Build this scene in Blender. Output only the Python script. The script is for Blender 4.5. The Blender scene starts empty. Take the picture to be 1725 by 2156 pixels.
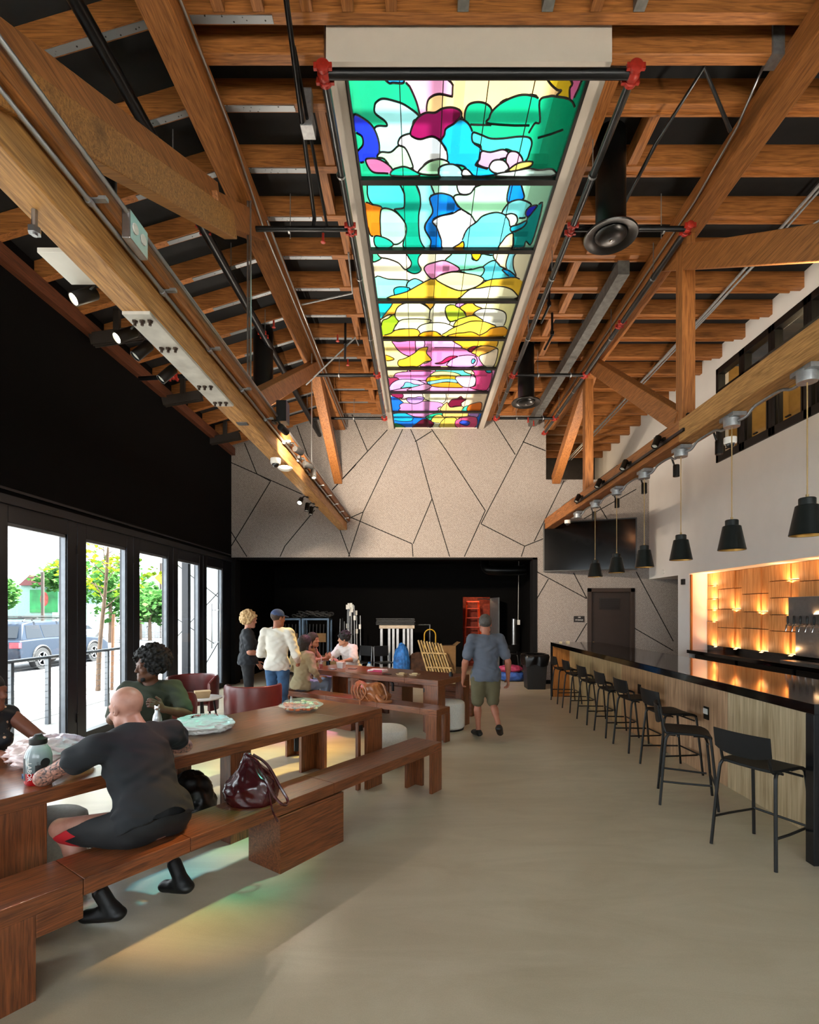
import bpy, bmesh, math, random
import numpy as np
from mathutils import Vector, Matrix, noise as mnoise
random.seed(7)
PI = math.pi
COL = bpy.context.scene.collection
W = {}
S = 1.05

class MB:
    def __init__(s): s.v = []; s.f = []; s.mi = []; s.cur = 0
    def add(s, vs, fs, M=None):
        n = len(s.v)
        s.v += [(M @ Vector(p)) if M else Vector(p) for p in vs]
        s.f += [tuple(n + i for i in f) for f in fs]; s.mi += [s.cur] * len(fs)
        return s
    def box(s, x0, x1, y0, y1, z0, z1, M=None):
        vs = [(x, y, z) for z in (z0, z1) for y in (y0, y1) for x in (x0, x1)]
        return s.add(vs, [(0, 2, 3, 1), (4, 5, 7, 6), (0, 1, 5, 4), (2, 6, 7, 3), (0, 4, 6, 2), (1, 3, 7, 5)], M)
    def bar(s, p, q, w, h, up=(0, 0, 1)):
        p = Vector(p); q = Vector(q); d = q - p; L = d.length; d.normalize()
        u = Vector(up); x = d.cross(u)
        if x.length < 1e-4: x = d.cross(Vector((1, 0, 0)))
        x.normalize(); z = x.cross(d)
        M = Matrix((( *d, 0), (*x, 0), (*z, 0), (0, 0, 0, 1))).transposed(); M.translation = p
        return s.box(0, L, -w / 2, w / 2, -h / 2, h / 2, M)
    def prism(s, poly, z0, z1, M=None):
        n = len(poly)
        a = sum(poly[i][0] * poly[(i + 1) % n][1] - poly[(i + 1) % n][0] * poly[i][1] for i in range(n))
        if a < 0: poly = poly[::-1]
        vs = [(x, y, z0) for x, y in poly] + [(x, y, z1) for x, y in poly]
        fs = [tuple(range(n - 1, -1, -1)), tuple(range(n, 2 * n))] + [(i, (i + 1) % n, n + (i + 1) % n, n + i) for i in range(n)]
        return s.add(vs, fs, M)
    def tube(s, pts, r, n=8, closed=False, M=None):
        pts = [Vector(p) for p in pts]; m = len(pts)
        rr = r if isinstance(r, (list, tuple)) else [r] * m
        vs = []; prev = None
        for i in range(m):
            a = pts[i - 1] if (i > 0 or closed) else pts[i]
            b = pts[(i + 1) % m] if (i < m - 1 or closed) else pts[i]
            t = (b - a)
            if t.length < 1e-9: t = Vector((0, 0, 1))
            t.normalize()
            if prev is None:
                x = t.cross(Vector((0, 0, 1)))
                if x.length < 1e-3: x = t.cross(Vector((0, 1, 0)))
            else: x = prev - t * prev.dot(t)
            x.normalize(); prev = x; y = t.cross(x)
            for k in range(n):
                c = 2 * PI * k / n
                vs.append(pts[i] + (x * math.cos(c) + y * math.sin(c)) * rr[i])
        fs = []
        for i in range(m if closed else m - 1):
            j = (i + 1) % m
            for k in range(n):
                l = (k + 1) % n
                fs.append((i * n + k, i * n + l, j * n + l, j * n + k))
        if not closed: fs += [tuple(range(n - 1, -1, -1)), tuple((m - 1) * n + k for k in range(n))]
        return s.add(vs, fs, M)
    def lathe(s, prof, n=24, c=(0, 0, 0), M=None, cap=True):
        vs = []; m = len(prof)
        for r, z in prof:
            for k in range(n):
                a = 2 * PI * k / n; vs.append((c[0] + r * math.cos(a), c[1] + r * math.sin(a), c[2] + z))
        fs = [(i * n + k, i * n + (k + 1) % n, (i + 1) * n + (k + 1) % n, (i + 1) * n + k) for i in range(m - 1) for k in range(n)]
        if cap: fs += [tuple(range(n - 1, -1, -1)), tuple((m - 1) * n + k for k in range(n))]
        return s.add(vs, fs, M)
    def ball(s, c, r, n=12, m=8, M=None):
        if not isinstance(r, (tuple, list)): r = (r, r, r)
        vs = [(c[0], c[1], c[2] - r[2])]
        for j in range(1, m):
            t = PI * j / m
            for k in range(n):
                a = 2 * PI * k / n
                vs.append((c[0] + r[0] * math.sin(t) * math.cos(a), c[1] + r[1] * math.sin(t) * math.sin(a), c[2] - r[2] * math.cos(t)))
        vs.append((c[0], c[1], c[2] + r[2])); e = len(vs) - 1
        fs = [(0, 1 + (k + 1) % n, 1 + k) for k in range(n)]
        for j in range(m - 2):
            for k in range(n):
                l = (k + 1) % n; a = 1 + j * n; b = a + n
                fs.append((a + k, a + l, b + l, b + k))
        a = 1 + (m - 2) * n
        fs += [(a + k, a + (k + 1) % n, e) for k in range(n)]
        return s.add(vs, fs, M)
    def build(s, name, mats, parent=None, smooth=False, bevel=0, loc=False, subd=0, col=None):
        """one mesh object; loc=True: the vertices are already in the parent's frame"""
        if not isinstance(mats, (list, tuple)): mats = [mats]
        if parent is not None:
            M = Matrix() if loc else W[parent.name].inverted()
            off = M; Wo = W[parent.name]
        else:
            if s.v:
                xs = [p.x for p in s.v]; ys = [p.y for p in s.v]; zs = [p.z for p in s.v]
                c = Vector(((min(xs) + max(xs)) / 2, (min(ys) + max(ys)) / 2, min(zs)))
            else: c = Vector()
            off = Matrix.Translation(-c); Wo = Matrix.Translation(c)
        me = bpy.data.meshes.new(name)
        me.from_pydata([tuple(off @ p) for p in s.v], [], s.f)
        for m in mats: me.materials.append(m)
        me.polygons.foreach_set('material_index', s.mi)
        if smooth:
            me.polygons.foreach_set('use_smooth', [True] * len(s.f))
        me.update()
        o = bpy.data.objects.new(name, me); COL.objects.link(o)
        if parent is not None: o.parent = parent
        else: o.location = Wo.translation
        W[o.name] = Wo
        if smooth == 'a':
            me.set_sharp_from_angle(angle=math.radians(38))
        if bevel:
            b = o.modifiers.new('bevel', 'BEVEL'); b.width = bevel; b.segments = 2; b.limit_method = 'ANGLE'; b.angle_limit = math.radians(50)
        if subd:
            b = o.modifiers.new('sub', 'SUBSURF'); b.levels = subd; b.render_levels = subd
        return o

def thing(name, label, cat, loc=(0, 0, 0), rotz=0, group=None):
    o = bpy.data.objects.new(name, None); COL.objects.link(o)
    o.empty_display_size = .1
    o.location = loc; o.rotation_euler = (0, 0, rotz); W[o.name] = Matrix.Translation(loc) @ Matrix.Rotation(rotz, 4, 'Z')
    o['label'] = label; o['category'] = cat
    if group: o['group'] = group
    return o
def tag(o, label, cat, group=None, kind=None):
    o['label'] = label; o['category'] = cat
    if group: o['group'] = group
    if kind: o['kind'] = kind
    return o
def st(o): o['kind'] = 'structure'; return o
def dup(root, loc, rotz=None, label=None, group=None):
    r = root.copy(); COL.objects.link(r); r.location = loc
    if rotz is not None: r.rotation_euler = (0, 0, rotz)
    if label: r['label'] = label
    if group: r['group'] = group
    for ch in list(root.children):
        c = ch.copy(); COL.objects.link(c); c.parent = r
        for g in ch.children:
            d = g.copy(); COL.objects.link(d); d.parent = c
    return r
def arc(c, r, a0, a1, n, plane='xy'):
    out = []
    for i in range(n + 1):
        a = a0 + (a1 - a0) * i / n; p, q = r * math.cos(a), r * math.sin(a)
        out.append((c[0] + p, c[1] + q, c[2]) if plane == 'xy' else ((c[0] + p, c[1], c[2] + q) if plane == 'xz' else (c[0], c[1] + p, c[2] + q)))
    return out
def spline(pts, n=6, closed=False):
    P = [Vector(p) for p in pts]; m = len(P); out = []
    for i in range(m if closed else m - 1):
        g = lambda k: P[k % m] if closed else P[max(0, min(m - 1, k))]
        a, b, c, d = g(i - 1), g(i), g(i + 1), g(i + 2)
        for j in range(n):
            t = j / n
            out.append(.5 * ((2 * b) + (c - a) * t + (2 * a - 5 * b + 4 * c - d) * t * t + (3 * b - a - 3 * c + d) * t ** 3))
    if not closed: out.append(P[-1])
    return out

# ---------- materials ----------
def hexc(h):
    r = [int(h[i:i + 2], 16) / 255 for i in (0, 2, 4)]
    return tuple(x / 12.92 if x < .04045 else ((x + .055) / 1.055) ** 2.4 for x in r) + (1,)
class NT:
    def __init__(s, name):
        s.m = bpy.data.materials.new(name); s.m.use_nodes = True; s.t = s.m.node_tree; s.t.nodes.clear()
        s.out = s.n('ShaderNodeOutputMaterial')
    def n(s, typ, **k):
        x = s.t.nodes.new(typ)
        for a, b in k.items(): setattr(x, a, b)
        return x
    def l(s, a, b): s.t.links.new(a, b)
    def bsdf(s, col, rough=.5, metal=0, spec=.5):
        b = s.n('ShaderNodeBsdfPrincipled')
        if isinstance(col, tuple): b.inputs['Base Color'].default_value = col
        else: s.l(col, b.inputs['Base Color'])
        if isinstance(rough, (int, float)): b.inputs['Roughness'].default_value = rough
        else: s.l(rough, b.inputs['Roughness'])
        b.inputs['Metallic'].default_value = metal; b.inputs['Specular IOR Level'].default_value = spec
        s.l(b.outputs[0], s.out.inputs[0]); return b
    def coord(s, scale=(1, 1, 1), kind='Object'):
        c = s.n('ShaderNodeTexCoord'); m = s.n('ShaderNodeMapping'); m.inputs['Scale'].default_value = scale
        s.l(c.outputs[kind], m.inputs[0]); return m.outputs[0]
    def noise(s, vec, scale, detail=4, rough=.5, dist=0):
        x = s.n('ShaderNodeTexNoise'); x.inputs['Scale'].default_value = scale; x.inputs['Detail'].default_value = detail
        x.inputs['Roughness'].default_value = rough; x.inputs['Distortion'].default_value = dist
        s.l(vec, x.inputs['Vector']); return x.outputs['Fac']
    def ramp(s, fac, stops):
        r = s.n('ShaderNodeValToRGB'); e = r.color_ramp.elements
        while len(e) < len(stops): e.new(.5)
        for k, (p, c) in enumerate(stops): e[k].position = p; e[k].color = c
        s.l(fac, r.inputs[0]); return r.outputs[0]
    def mix(s, a, b, f, mode='MIX'):
        x = s.n('ShaderNodeMix', data_type='RGBA', blend_type=mode)
        for v, i in ((f, 0), (a, 6), (b, 7)):
            if isinstance(v, (int, float, tuple)): x.inputs[i].default_value = v
            else: s.l(v, x.inputs[i])
        return x.outputs[2]
    def bump(s, b, h, st=.3, d=.01):
        x = s.n('ShaderNodeBump'); x.inputs['Strength'].default_value = st; x.inputs['Distance'].default_value = d
        s.l(h, x.inputs['Height']); s.l(x.outputs[0], b.inputs['Normal'])
def sc(c, k): return tuple(min(1, x * k) for x in c[:3]) + (1,)
MC = {}
def mat(name, h, rough=.5, metal=0, var=.12, scale=8, bump=0, spec=.5, coat=0):
    if name in MC: return MC[name]
    t = NT(name); c = hexc(h) if isinstance(h, str) else h
    v = t.coord(); f = t.noise(v, scale, 3)
    b = t.bsdf(t.ramp(f, [(.3, sc(c, 1 - var)), (.7, sc(c, 1 + var))]), rough, metal, spec)
    if bump: t.bump(b, t.noise(v, scale * 6, 3), bump, .005)
    if coat: b.inputs['Coat Weight'].default_value = coat; b.inputs['Coat Roughness'].default_value = .1
    MC[name] = t.m; return t.m
def wood(name, lo, hi, axis='x', rough=.5, fine=60, knots=True, coat=0, spread=1.0):
    """grain runs along the given local axis"""
    if name in MC: return MC[name]
    t = NT(name); k = {'x': (.06, 1, 1), 'y': (1, .06, 1), 'z': (1, 1, .06)}[axis]
    v = t.coord(k); a = t.noise(v, 9 * spread, 3, .5, 1.5); fi = t.noise(v, fine, 4, .6)
    w = t.n('ShaderNodeMath', operation='MULTIPLY'); t.l(a, w.inputs[0]); w.inputs[1].default_value = 9
    w2 = t.n('ShaderNodeMath', operation='FRACT'); t.l(w.outputs[0], w2.inputs[0])
    lo, hi = hexc(lo), hexc(hi)
    c1 = t.ramp(w2.outputs[0], [(0, lo), (.55, hi), (1, sc(lo, .9))])
    c2 = t.ramp(fi, [(.35, sc(lo, .75)), (.65, sc(hi, 1.08))])
    c = t.mix(c1, c2, .5)
    if knots:
        kn = t.noise(t.coord({'x': (.35, 1, 1), 'y': (1, .35, 1), 'z': (1, 1, .35)}[axis]), 3.2, 2, .4)
        c = t.mix(c, sc(lo, .45), t.ramp(kn, [(.68, (0, 0, 0, 1)), (.8, (.7, .7, .7, 1))]))
    b = t.bsdf(c, rough); t.bump(b, fi, .25, .004)
    if coat: b.inputs['Coat Weight'].default_value = coat; b.inputs['Coat Roughness'].default_value = .15
    MC[name] = t.m; return t.m
def glass(name, tint=(.93, .96, .97, 1), gloss=.12, rough=.02):
    if name in MC: return MC[name]
    t = NT(name); a = t.n('ShaderNodeBsdfTransparent'); a.inputs[0].default_value = tint
    g = t.n('ShaderNodeBsdfGlossy'); g.inputs['Roughness'].default_value = rough
    f = t.n('ShaderNodeLayerWeight'); f.inputs[0].default_value = .5
    pw = t.n('ShaderNodeMath', operation='POWER'); t.l(f.outputs['Facing'], pw.inputs[0]); pw.inputs[1].default_value = 5
    m = t.n('ShaderNodeMath', operation='MULTIPLY_ADD'); t.l(pw.outputs[0], m.inputs[0]); m.inputs[1].default_value = .7; m.inputs[2].default_value = gloss * .3
    x = t.n('ShaderNodeMixShader'); t.l(m.outputs[0], x.inputs[0]); t.l(a.outputs[0], x.inputs[1]); t.l(g.outputs[0], x.inputs[2])
    t.l(x.outputs[0], t.out.inputs[0]); MC[name] = t.m; return t.m
def emis(name, c, s):
    if name in MC: return MC[name]
    t = NT(name); e = t.n('ShaderNodeEmission'); e.inputs[0].default_value = c; e.inputs[1].default_value = s
    t.l(e.outputs[0], t.out.inputs[0]); MC[name] = t.m; return t.m

M_fir = {a: wood('fir_' + a, '774619', 'b3723a', a, .55) for a in 'xyz'}
M_oak = {a: wood('stained_oak_' + a, '4a2412', '8a4e2a', a, .32, 90, False, .25) for a in 'xyz'}
M_black = mat('black_metal', '0c0c0c', .45, .1, .1)
M_blackp = mat('black_paint', '0a0a0b', .8, 0, .1, 8, 0, .2)
M_steel = mat('brushed_steel', 'a8a9aa', .3, .9, .06, 20)
M_galv = mat('galvanised_steel', '9a9da0', .45, .7, .15, 25)
M_chrome = mat('chrome', 'd8d8d8', .12, 1, .02)
M_red = mat('red_pipe_fitting', '9c2418', .45, .1, .2, 40)
M_white = mat('white_plastic', 'e4e2dc', .45, 0, .03)
M_brass = mat('brass', 'b08a4a', .35, .9, .05)
M_dark = mat('dark_rubber', '1a1a1a', .7, 0, .1)
GLASS="""1 1aa878 
1 f8a8cc -16 443 -9 453 -3 467 0 479 1 481 8 477 19 475 26 469 29 461 29 452 31 443
1 fbd28e 31 443 29 452 29 461 28 462 18 460 11 462 7 467 7 477 16 478 29 473 39 481 42 486 52 483 57 475 67 475 75 466 91 461 103 461 108 466 121 463 135 457 128 443
1 e8c52a 109 443 113 450 121 456 125 457 122 462 129 465 137 467 133 451 128 443
1 f57fb5 128 443 133 451 132 456 137 467 140 443
1 1f8fe6 -32 443 -27 450 -23 450 -14 450 -16 443
1 12b07a 42 483 42 475 45 469 53 467 61 469 66 475 66 488 66 489 43 488
1 0fb57e 67 475 75 467 88 461 99 461 108 466 113 488 66 488 65 482
1 10a874 108 466 115 462 122 462 138 467 144 489 107 504 108 488 113 486
1 a4ece6 -41 471 -39 467 -33 464 -23 466 -13 470 -1 480 -6 486 -9 498 -17 501 -21 510 -29 518 -39 518 -43 504 -43 493 -39 490 -31 490 -33 485 -41 478
1 1c33c8 -61 479 -52 483 -45 490 -41 501 -40 513 -43 524 -52 527 -61 530 -63 519 -56 510 -56 501 -62 495
1 b0eab8 -39 518 -29 518 -21 511 -15 513 -11 519 -8 529 -7 536 -11 537 -22 536 -28 538 -36 526 -43 524
1 f2fbfa -21 510 -20 504 -16 500 -7 498 1 503 12 501 20 506 26 516 29 527 14 527 5 532 -1 543 -7 538 -7 534 -11 521 -15 513
1 8c1150 -9 498 -6 488 -1 481 6 477 14 477 21 473 30 472 37 475 38 481 32 488 26 492 24 498 21 505 12 501 1 504 -6 502
1 18aee6 38 483 46 488 51 498 52 507 60 513 63 521 58 531 59 534 74 539 83 544 59 547 50 539 44 534 30 531 28 522 26 514 21 506 24 499 25 493 32 488
1 3fd0b8 51 497 59 499 69 503 81 503 96 501 106 502 110 508 110 518 109 527 104 529 99 519 92 517 85 515 71 518 62 516 60 511 52 507
1 c9a5d0 62 517 71 518 83 515 89 519 89 524 79 527 73 531 71 537 59 532 61 526
1 f0a8d4 89 519 93 517 99 519 105 528 99 534 92 538 88 527
1 f2fbfa 72 536 75 528 84 527 90 532 92 538 85 543 77 542
1 f4e06a 92 540 99 532 107 529 115 529 115 534 109 537 99 540
1 c96a9a -55 527 -50 525 -42 526 -34 531 -29 537 -29 543 -38 543 -48 542 -53 536
1 16b890 -28 539 -22 536 -15 535 -7 539 0 546 -29 546
1 b0eab8 -1 543 5 533 12 528 21 526 29 529 29 534 21 536 20 545
1 9adfe4 20 544 20 537 25 533 34 532 41 536 45 543 45 550 37 553 26 551 22 548
1 f2fbfa 45 539 49 538 54 543 55 546 45 546
1 d0f0e0 83 543 99 540 113 537 124 539 138 538 139 547 84 547
2 a8e8c0 
2 3cc088 -61 549 -53 549 -57 564 -56 579 -55 585 -62 585
2 3fd8c4 -57 564 -52 549 -24 549 -20 561 -17 571 -17 585 -19 590 -29 592 -43 591 -53 585 -57 576
2 0f9c7c -24 549 -9 549 -3 561 1 576 1 590 -1 603 -1 623 3 646 8 655 -19 655 -19 638 -16 625 -18 611 -25 598 -29 592 -19 590 -17 583 -17 569 -20 561
2 7fe6e0 -9 549 8 549 13 561 16 571 12 573 12 583 15 592 13 603 7 613 6 623 14 642 14 655 7 655 1 642 -1 623 -1 600 1 585 0 569 -4 557
2 e07a1c -62 585 -53 585 -44 588 -44 594 -46 603 -46 619 -47 633 -55 634 -61 629
2 9ceabc -43 591 -33 592 -25 599 -18 611 -16 623 -19 638 -26 647 -33 648 -40 642 -47 634 -47 619 -46 603
2 1fa88e -55 634 -41 638 -33 648 -40 655 -55 653
2 0f80e0 11 576 15 571 24 569 34 572 38 577 43 587 47 592 35 598 21 603 15 610 21 621 24 633 28 644 29 655 14 655 14 642 7 625 7 615 10 607 15 596 13 585
2 f2fbfa 15 610 24 602 38 598 47 592 56 598 63 603 66 611 58 621 54 633 53 642 42 655 29 655 27 642 24 631 20 619
2 a6ecb4 38 576 41 571 52 571 57 567 61 560 68 557 76 551 97 549 97 576 100 584 95 596 83 598 71 606 66 611 59 600 46 590
2 e6f4f4 40 557 42 549 62 549 68 556 60 561 56 569 49 571 43 568
2 1fbfd8 62 549 75 550 72 556 66 556
2 1080e4 97 561 98 553 101 550 107 554 112 564 116 576 108 579 100 583 97 574
2 7fe4dc 95 596 100 583 109 578 117 579 126 585 122 594 125 603 116 605 105 601 99 600
2 1a9c94 133 587 139 586 140 646 132 643 131 653 117 653 113 631 124 619 126 607 127 600
2 2a30c0 122 596 125 588 133 586 131 594 127 603 124 602
2 62dce6 54 655 54 635 58 621 67 611 73 602 84 597 93 597 102 603 108 617 114 631 117 655 100 655
2 f4e6b0 100 655 103 642 107 633 113 629 115 638 116 655
2 d8f4d8 100 601 106 598 112 601 115 609 113 617 108 618 105 609
2 20c0dc 109 619 117 615 126 609 124 619 112 627
2 f0a820 42 655 49 648 54 643 55 655
3 fbf2c8 
3 45c890 -61 656 -53 656 -54 666 -50 674 -61 681 -61 669
3 fbf2d4 -53 656 -24 656 -16 669 -11 681 -13 692 -20 696 -28 683 -41 675 -52 671
3 0f9c7c -19 656 6 656 -1 671 -2 683 2 696 -2 703 -10 704 -18 697 -13 691 -11 682 -15 671
3 7fe4b4 34 676 41 666 39 661 59 656 68 664 68 674 73 677 79 666 93 669 99 678 84 691 66 696 53 698 44 686 36 681
3 7fdfe8 59 656 99 656 94 668 81 665 68 661
3 f4b41a 67 662 74 661 79 666 77 676 73 678 68 671
3 f2b020 26 656 55 656 41 661 31 663
3 f6e4b0 95 669 100 656 117 656 114 676 116 696 103 683
3 8ce6ec 114 676 117 656 127 656 122 671 125 691 132 709 124 703 116 693
3 62dce2 84 691 97 678 107 689 118 697 133 714 111 716 89 719 81 709
3 8ce8c0 53 698 70 696 84 691 87 701 81 711 62 703
3 12a0dc 111 697 120 698 131 709 131 714 126 714
3 86e6c4 -61 712 -43 716 -18 718 -14 722 -20 736 -36 739 -38 755 -62 761
3 74dfe6 -19 734 -16 722 -7 715 1 719 5 725 -6 734 -14 739
3 1cb8d0 -37 747 -36 737 -27 733 -14 737 -27 755 -35 755
3 f6c63c -39 762 -18 744 1 727 15 716 22 716 36 730 58 742 79 734 94 719 111 715 138 716 144 762
3 faf0a0 22 716 32 706 47 701 69 705 83 710 89 719 80 733 60 742 42 734
3 fbf6c0 61 756 72 739 86 736 101 732 119 733 135 743 138 762 63 762
3 f49ac4 6 696 9 687 19 682 31 678 40 682 52 692 52 699 42 701 30 706 19 716 12 710
4 faf4a8 
4 f4b83a -40 763 28 763 19 784 16 788 8 775 -3 771 -21 772 -33 782 -38 800 -49 803 -61 815 -59 810 -43 779
4 12c0c8 -62 763 -41 763 -42 777 -50 793 -62 812
4 8cb020 -60 822 -50 812 -40 801 -37 812 -30 821 -38 830 -43 846 -48 858 -62 866
4 fafac0 -38 800 -33 782 -21 772 -3 771 7 777 16 790 15 812 14 815 -22 814 -31 821 -37 812
4 fdfad0 15 812 16 791 21 779 28 763 57 763 53 777 45 776 39 788 40 800 44 815 48 822 46 829 31 825 15 825
4 f8f6b0 -42 847 -38 832 -26 815 14 815 15 825 0 835 -4 843 -20 842 -33 843
4 fbf8c4 -4 843 3 831 17 825 34 824 48 830 55 839 48 848 43 865 35 859 26 851 13 850 1 859 -3 851
4 a8c030 39 788 42 778 50 776 58 780 66 791 72 804 73 807 61 815 49 821 43 810
4 dc8cd0 53 777 60 770 69 768 76 770 66 777 61 784
4 f6b030 61 784 68 774 77 770 85 779 95 786 86 793 82 803 73 807 70 796
4 fafae0 84 800 86 793 95 786 110 786 118 788 131 796 136 815 134 836 122 834 100 820 92 810
4 f8d040 55 835 59 817 69 810 83 804 94 811 100 820 82 821 68 830
4 f8c840 42 866 45 851 56 838 68 829 82 820 100 820 116 829 123 835 127 851 131 866
4 f4b030 -61 866 -48 856 -39 846 -20 842 -4 844 1 859 -2 866
4 f0a018 0 866 4 854 14 850 26 850 35 861 40 866
4 f4a422 50 866 60 856 73 854 84 851 93 856 100 861 110 851 117 840 138 837 140 866
5 f6e08a 
5 f070a8 -47 881 -35 882 -20 879 -6 874 -6 902 -9 921 -19 932 -30 924 -39 909 -44 893
5 f8a8e0 -6 869 12 869 9 888 12 899 0 905 -6 913
5 f8b82c 47 869 123 869 133 879 132 902 113 896 95 899 85 909 71 902 60 885
5 f8a0dc 12 869 44 870 60 885 72 904 14 904 9 890
5 f480b8 14 904 72 904 89 918 101 927 115 954 121 971 56 971 0 971 21 949 13 927
5 f49ce4 70 932 100 932 102 971 54 971 55 950
5 f6c02a -39 949 -26 940 -9 921 0 905 14 901 12 921 22 947 10 954 -3 971 -13 971 -38 971
5 98182c 84 909 92 898 105 898 98 902 92 918
5 f8b048 92 919 101 901 116 896 136 905 122 918 107 935 99 926
5 fbe6c0 107 935 121 921 137 907 139 971 122 971
5 b0184c 28 960 39 954 48 939 57 932 69 933 62 940 52 952 42 961
5 50d0e0 95 950 97 942 102 947 101 957 97 960
5 e89a20 -61 929 -50 937 -47 945 -61 949
6 f498c8 
6 f6d498 -61 971 -24 971 -24 991 -35 994 -48 1004 -50 1014 -61 1016
6 ee5a84 -18 971 20 971 20 991 -17 991
6 f488d0 -50 1010 -45 999 -31 994 -8 991 29 993 20 1013 13 1029 0 1030 -18 1025 -41 1027 -49 1019
6 8c2848 -62 1024 -50 1017 -41 1025 -51 1038 -61 1055
6 c89ae8 -61 1058 -54 1040 -41 1027 -22 1025 -5 1029 10 1045 0 1055 -16 1062 -38 1068 -61 1077
6 6adfe8 -39 1066 -33 1055 -29 1040 -20 1040 -11 1048 1 1051 -5 1060 -23 1062
6 dc98c0 -26 1077 -16 1063 -3 1055 12 1046 24 1058 9 1077
6 5ce0c0 34 977 46 971 70 971 84 978 85 991 101 1007 81 1010 61 994 32 993
6 f8ee90 20 1011 29 994 47 991 69 997 81 1010 72 1013 56 1008 38 1008
6 f6bc1c 13 1032 17 1016 37 1008 56 1007 72 1014 71 1025 49 1024 32 1030 15 1037
6 7ce4e8 15 1037 32 1030 49 1024 71 1026 77 1041 56 1037 39 1041 21 1050
6 f09020 21 1051 39 1041 58 1038 77 1043 94 1062 58 1063 33 1060
6 ee4888 100 971 125 971 140 1000 139 1077 102 1063 113 1055 110 1017 104 1004
6 fac8dc 71 1025 72 1013 83 1010 101 1010 110 1019 112 1048 106 1060 93 1062 82 1050
6 f6d8a0 84 980 90 978 102 991 106 1005 94 1000 85 991
6 18a8b8 126 990 128 984 136 987 137 997 130 997
7 f8dcb4 
7 f6c8d4 -62 1081 6 1081 8 1108 -9 1115 -27 1115 -35 1123 -59 1104
7 8c1c4c -61 1090 -42 1090 -35 1100 -38 1115 -52 1115 -60 1100
7 1468d8 -62 1112 -49 1115 -40 1131 -36 1142 -44 1154 -44 1187 -64 1187
7 fdf6c8 7 1104 9 1081 51 1081 55 1136 33 1136 19 1129 10 1119
7 cc88bc -45 1154 -36 1142 -20 1144 0 1136 15 1132 43 1138 53 1154 41 1171 38 1187 -42 1187 -44 1171
7 b890e0 -29 1123 -24 1112 -12 1113 0 1108 10 1115 5 1134 -9 1146 -22 1142
7 701030 63 1152 70 1123 81 1117 88 1106 94 1119 101 1123 92 1142 93 1158 79 1160 70 1166
7 f2b870 50 1187 50 1162 60 1138 64 1154 71 1166 95 1160 97 1187
7 48d0a8 97 1187 100 1164 111 1154 118 1146 109 1171 109 1187
7 f07820 110 1187 109 1158 119 1144 136 1140 138 1187
8 1070e0 
8 18a8e8 -61 1205 -20 1205 -20 1250 -60 1246
8 cc88bc -37 1185 38 1185 14 1227 -3 1227 -21 1214
8 f4c468 50 1185 114 1185 113 1218 95 1227 88 1246 66 1223 59 1232 52 1205
8 18b888 14 1223 27 1207 50 1200 52 1211 34 1216 26 1246 16 1232
8 ecd060 28 1248 34 1218 47 1209 56 1223 59 1236 53 1265 35 1260
8 c8c8a0 33 1294 35 1265 51 1265 51 1294
8 e4c850 59 1234 68 1225 80 1223 89 1241 88 1265 90 1294 51 1294 50 1265
8 5c0c28 -17 1294 -7 1265 7 1239 21 1241 34 1265 32 1284 24 1294
8 c898e0 114 1214 115 1185 136 1185 136 1227 118 1218
8 f05888 86 1255 93 1236 105 1223 119 1220 136 1232 138 1294 94 1294
8 3050d8 97 1265 102 1246 116 1250 123 1265 116 1282
8 189850 -65 1294 -62 1265 -49 1274 -37 1294"""
# ---------- camera, world, sun ----------
sc_ = bpy.context.scene
cam = bpy.data.cameras.new('camera'); cam.sensor_fit = 'HORIZONTAL'; cam.sensor_width = 36; cam.lens = 1090 / 1725 * 36
cam.shift_x = -21.5 / 1725; cam.shift_y = 209 / 1725; cam.clip_end = 300
co = bpy.data.objects.new('camera', cam); COL.objects.link(co); co.location = (0, 0, 1.82); co.rotation_euler = (PI / 2, 0, 0)
sc_.camera = co
sc_.view_settings.view_transform = 'Standard'; sc_.view_settings.look = 'None'; sc_.view_settings.gamma = 1
sc_.view_settings.exposure = EXPO = 1.0
try:
    sc_.cycles.use_denoising = True; sc_.cycles.max_bounces = 7; sc_.cycles.diffuse_bounces = 4; sc_.cycles.glossy_bounces = 3
    sc_.cycles.transparent_max_bounces = 14; sc_.cycles.sample_clamp_indirect = 6; sc_.cycles.caustics_reflective = False
except Exception: pass
wd = bpy.data.worlds.new('sky'); sc_.world = wd; wd.use_nodes = True
bg = wd.node_tree.nodes['Background']; bg.inputs[0].default_value = (.92, .96, 1, 1); bg.inputs[1].default_value = 5.0
def light(name, kind, loc, energy, color=(1, 1, 1), size=.1, target=None, spot=None, blend=.5, sy=None):
    d = bpy.data.lights.new(name, kind); d.energy = energy; d.color = color
    if kind == 'AREA':
        d.size = size
        if sy: d.shape = 'RECTANGLE'; d.size_y = sy
    elif kind in ('POINT', 'SPOT'): d.shadow_soft_size = size
    elif kind == 'SUN': d.angle = size
    if spot: d.spot_size = spot; d.spot_blend = blend
    o = bpy.data.objects.new(name, d); COL.objects.link(o); o.location = loc
    if target is not None:
        o.rotation_euler = (Vector(target) - Vector(loc)).to_track_quat('-Z', 'Y').to_euler()
    return o
light('sun', 'SUN', (6, 3, 20), 58, (1, .97, .92), math.radians(5), target=(6 - .33 * 10, 3 - .25 * 10, 10))
warm = (1, .72, .42)

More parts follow.
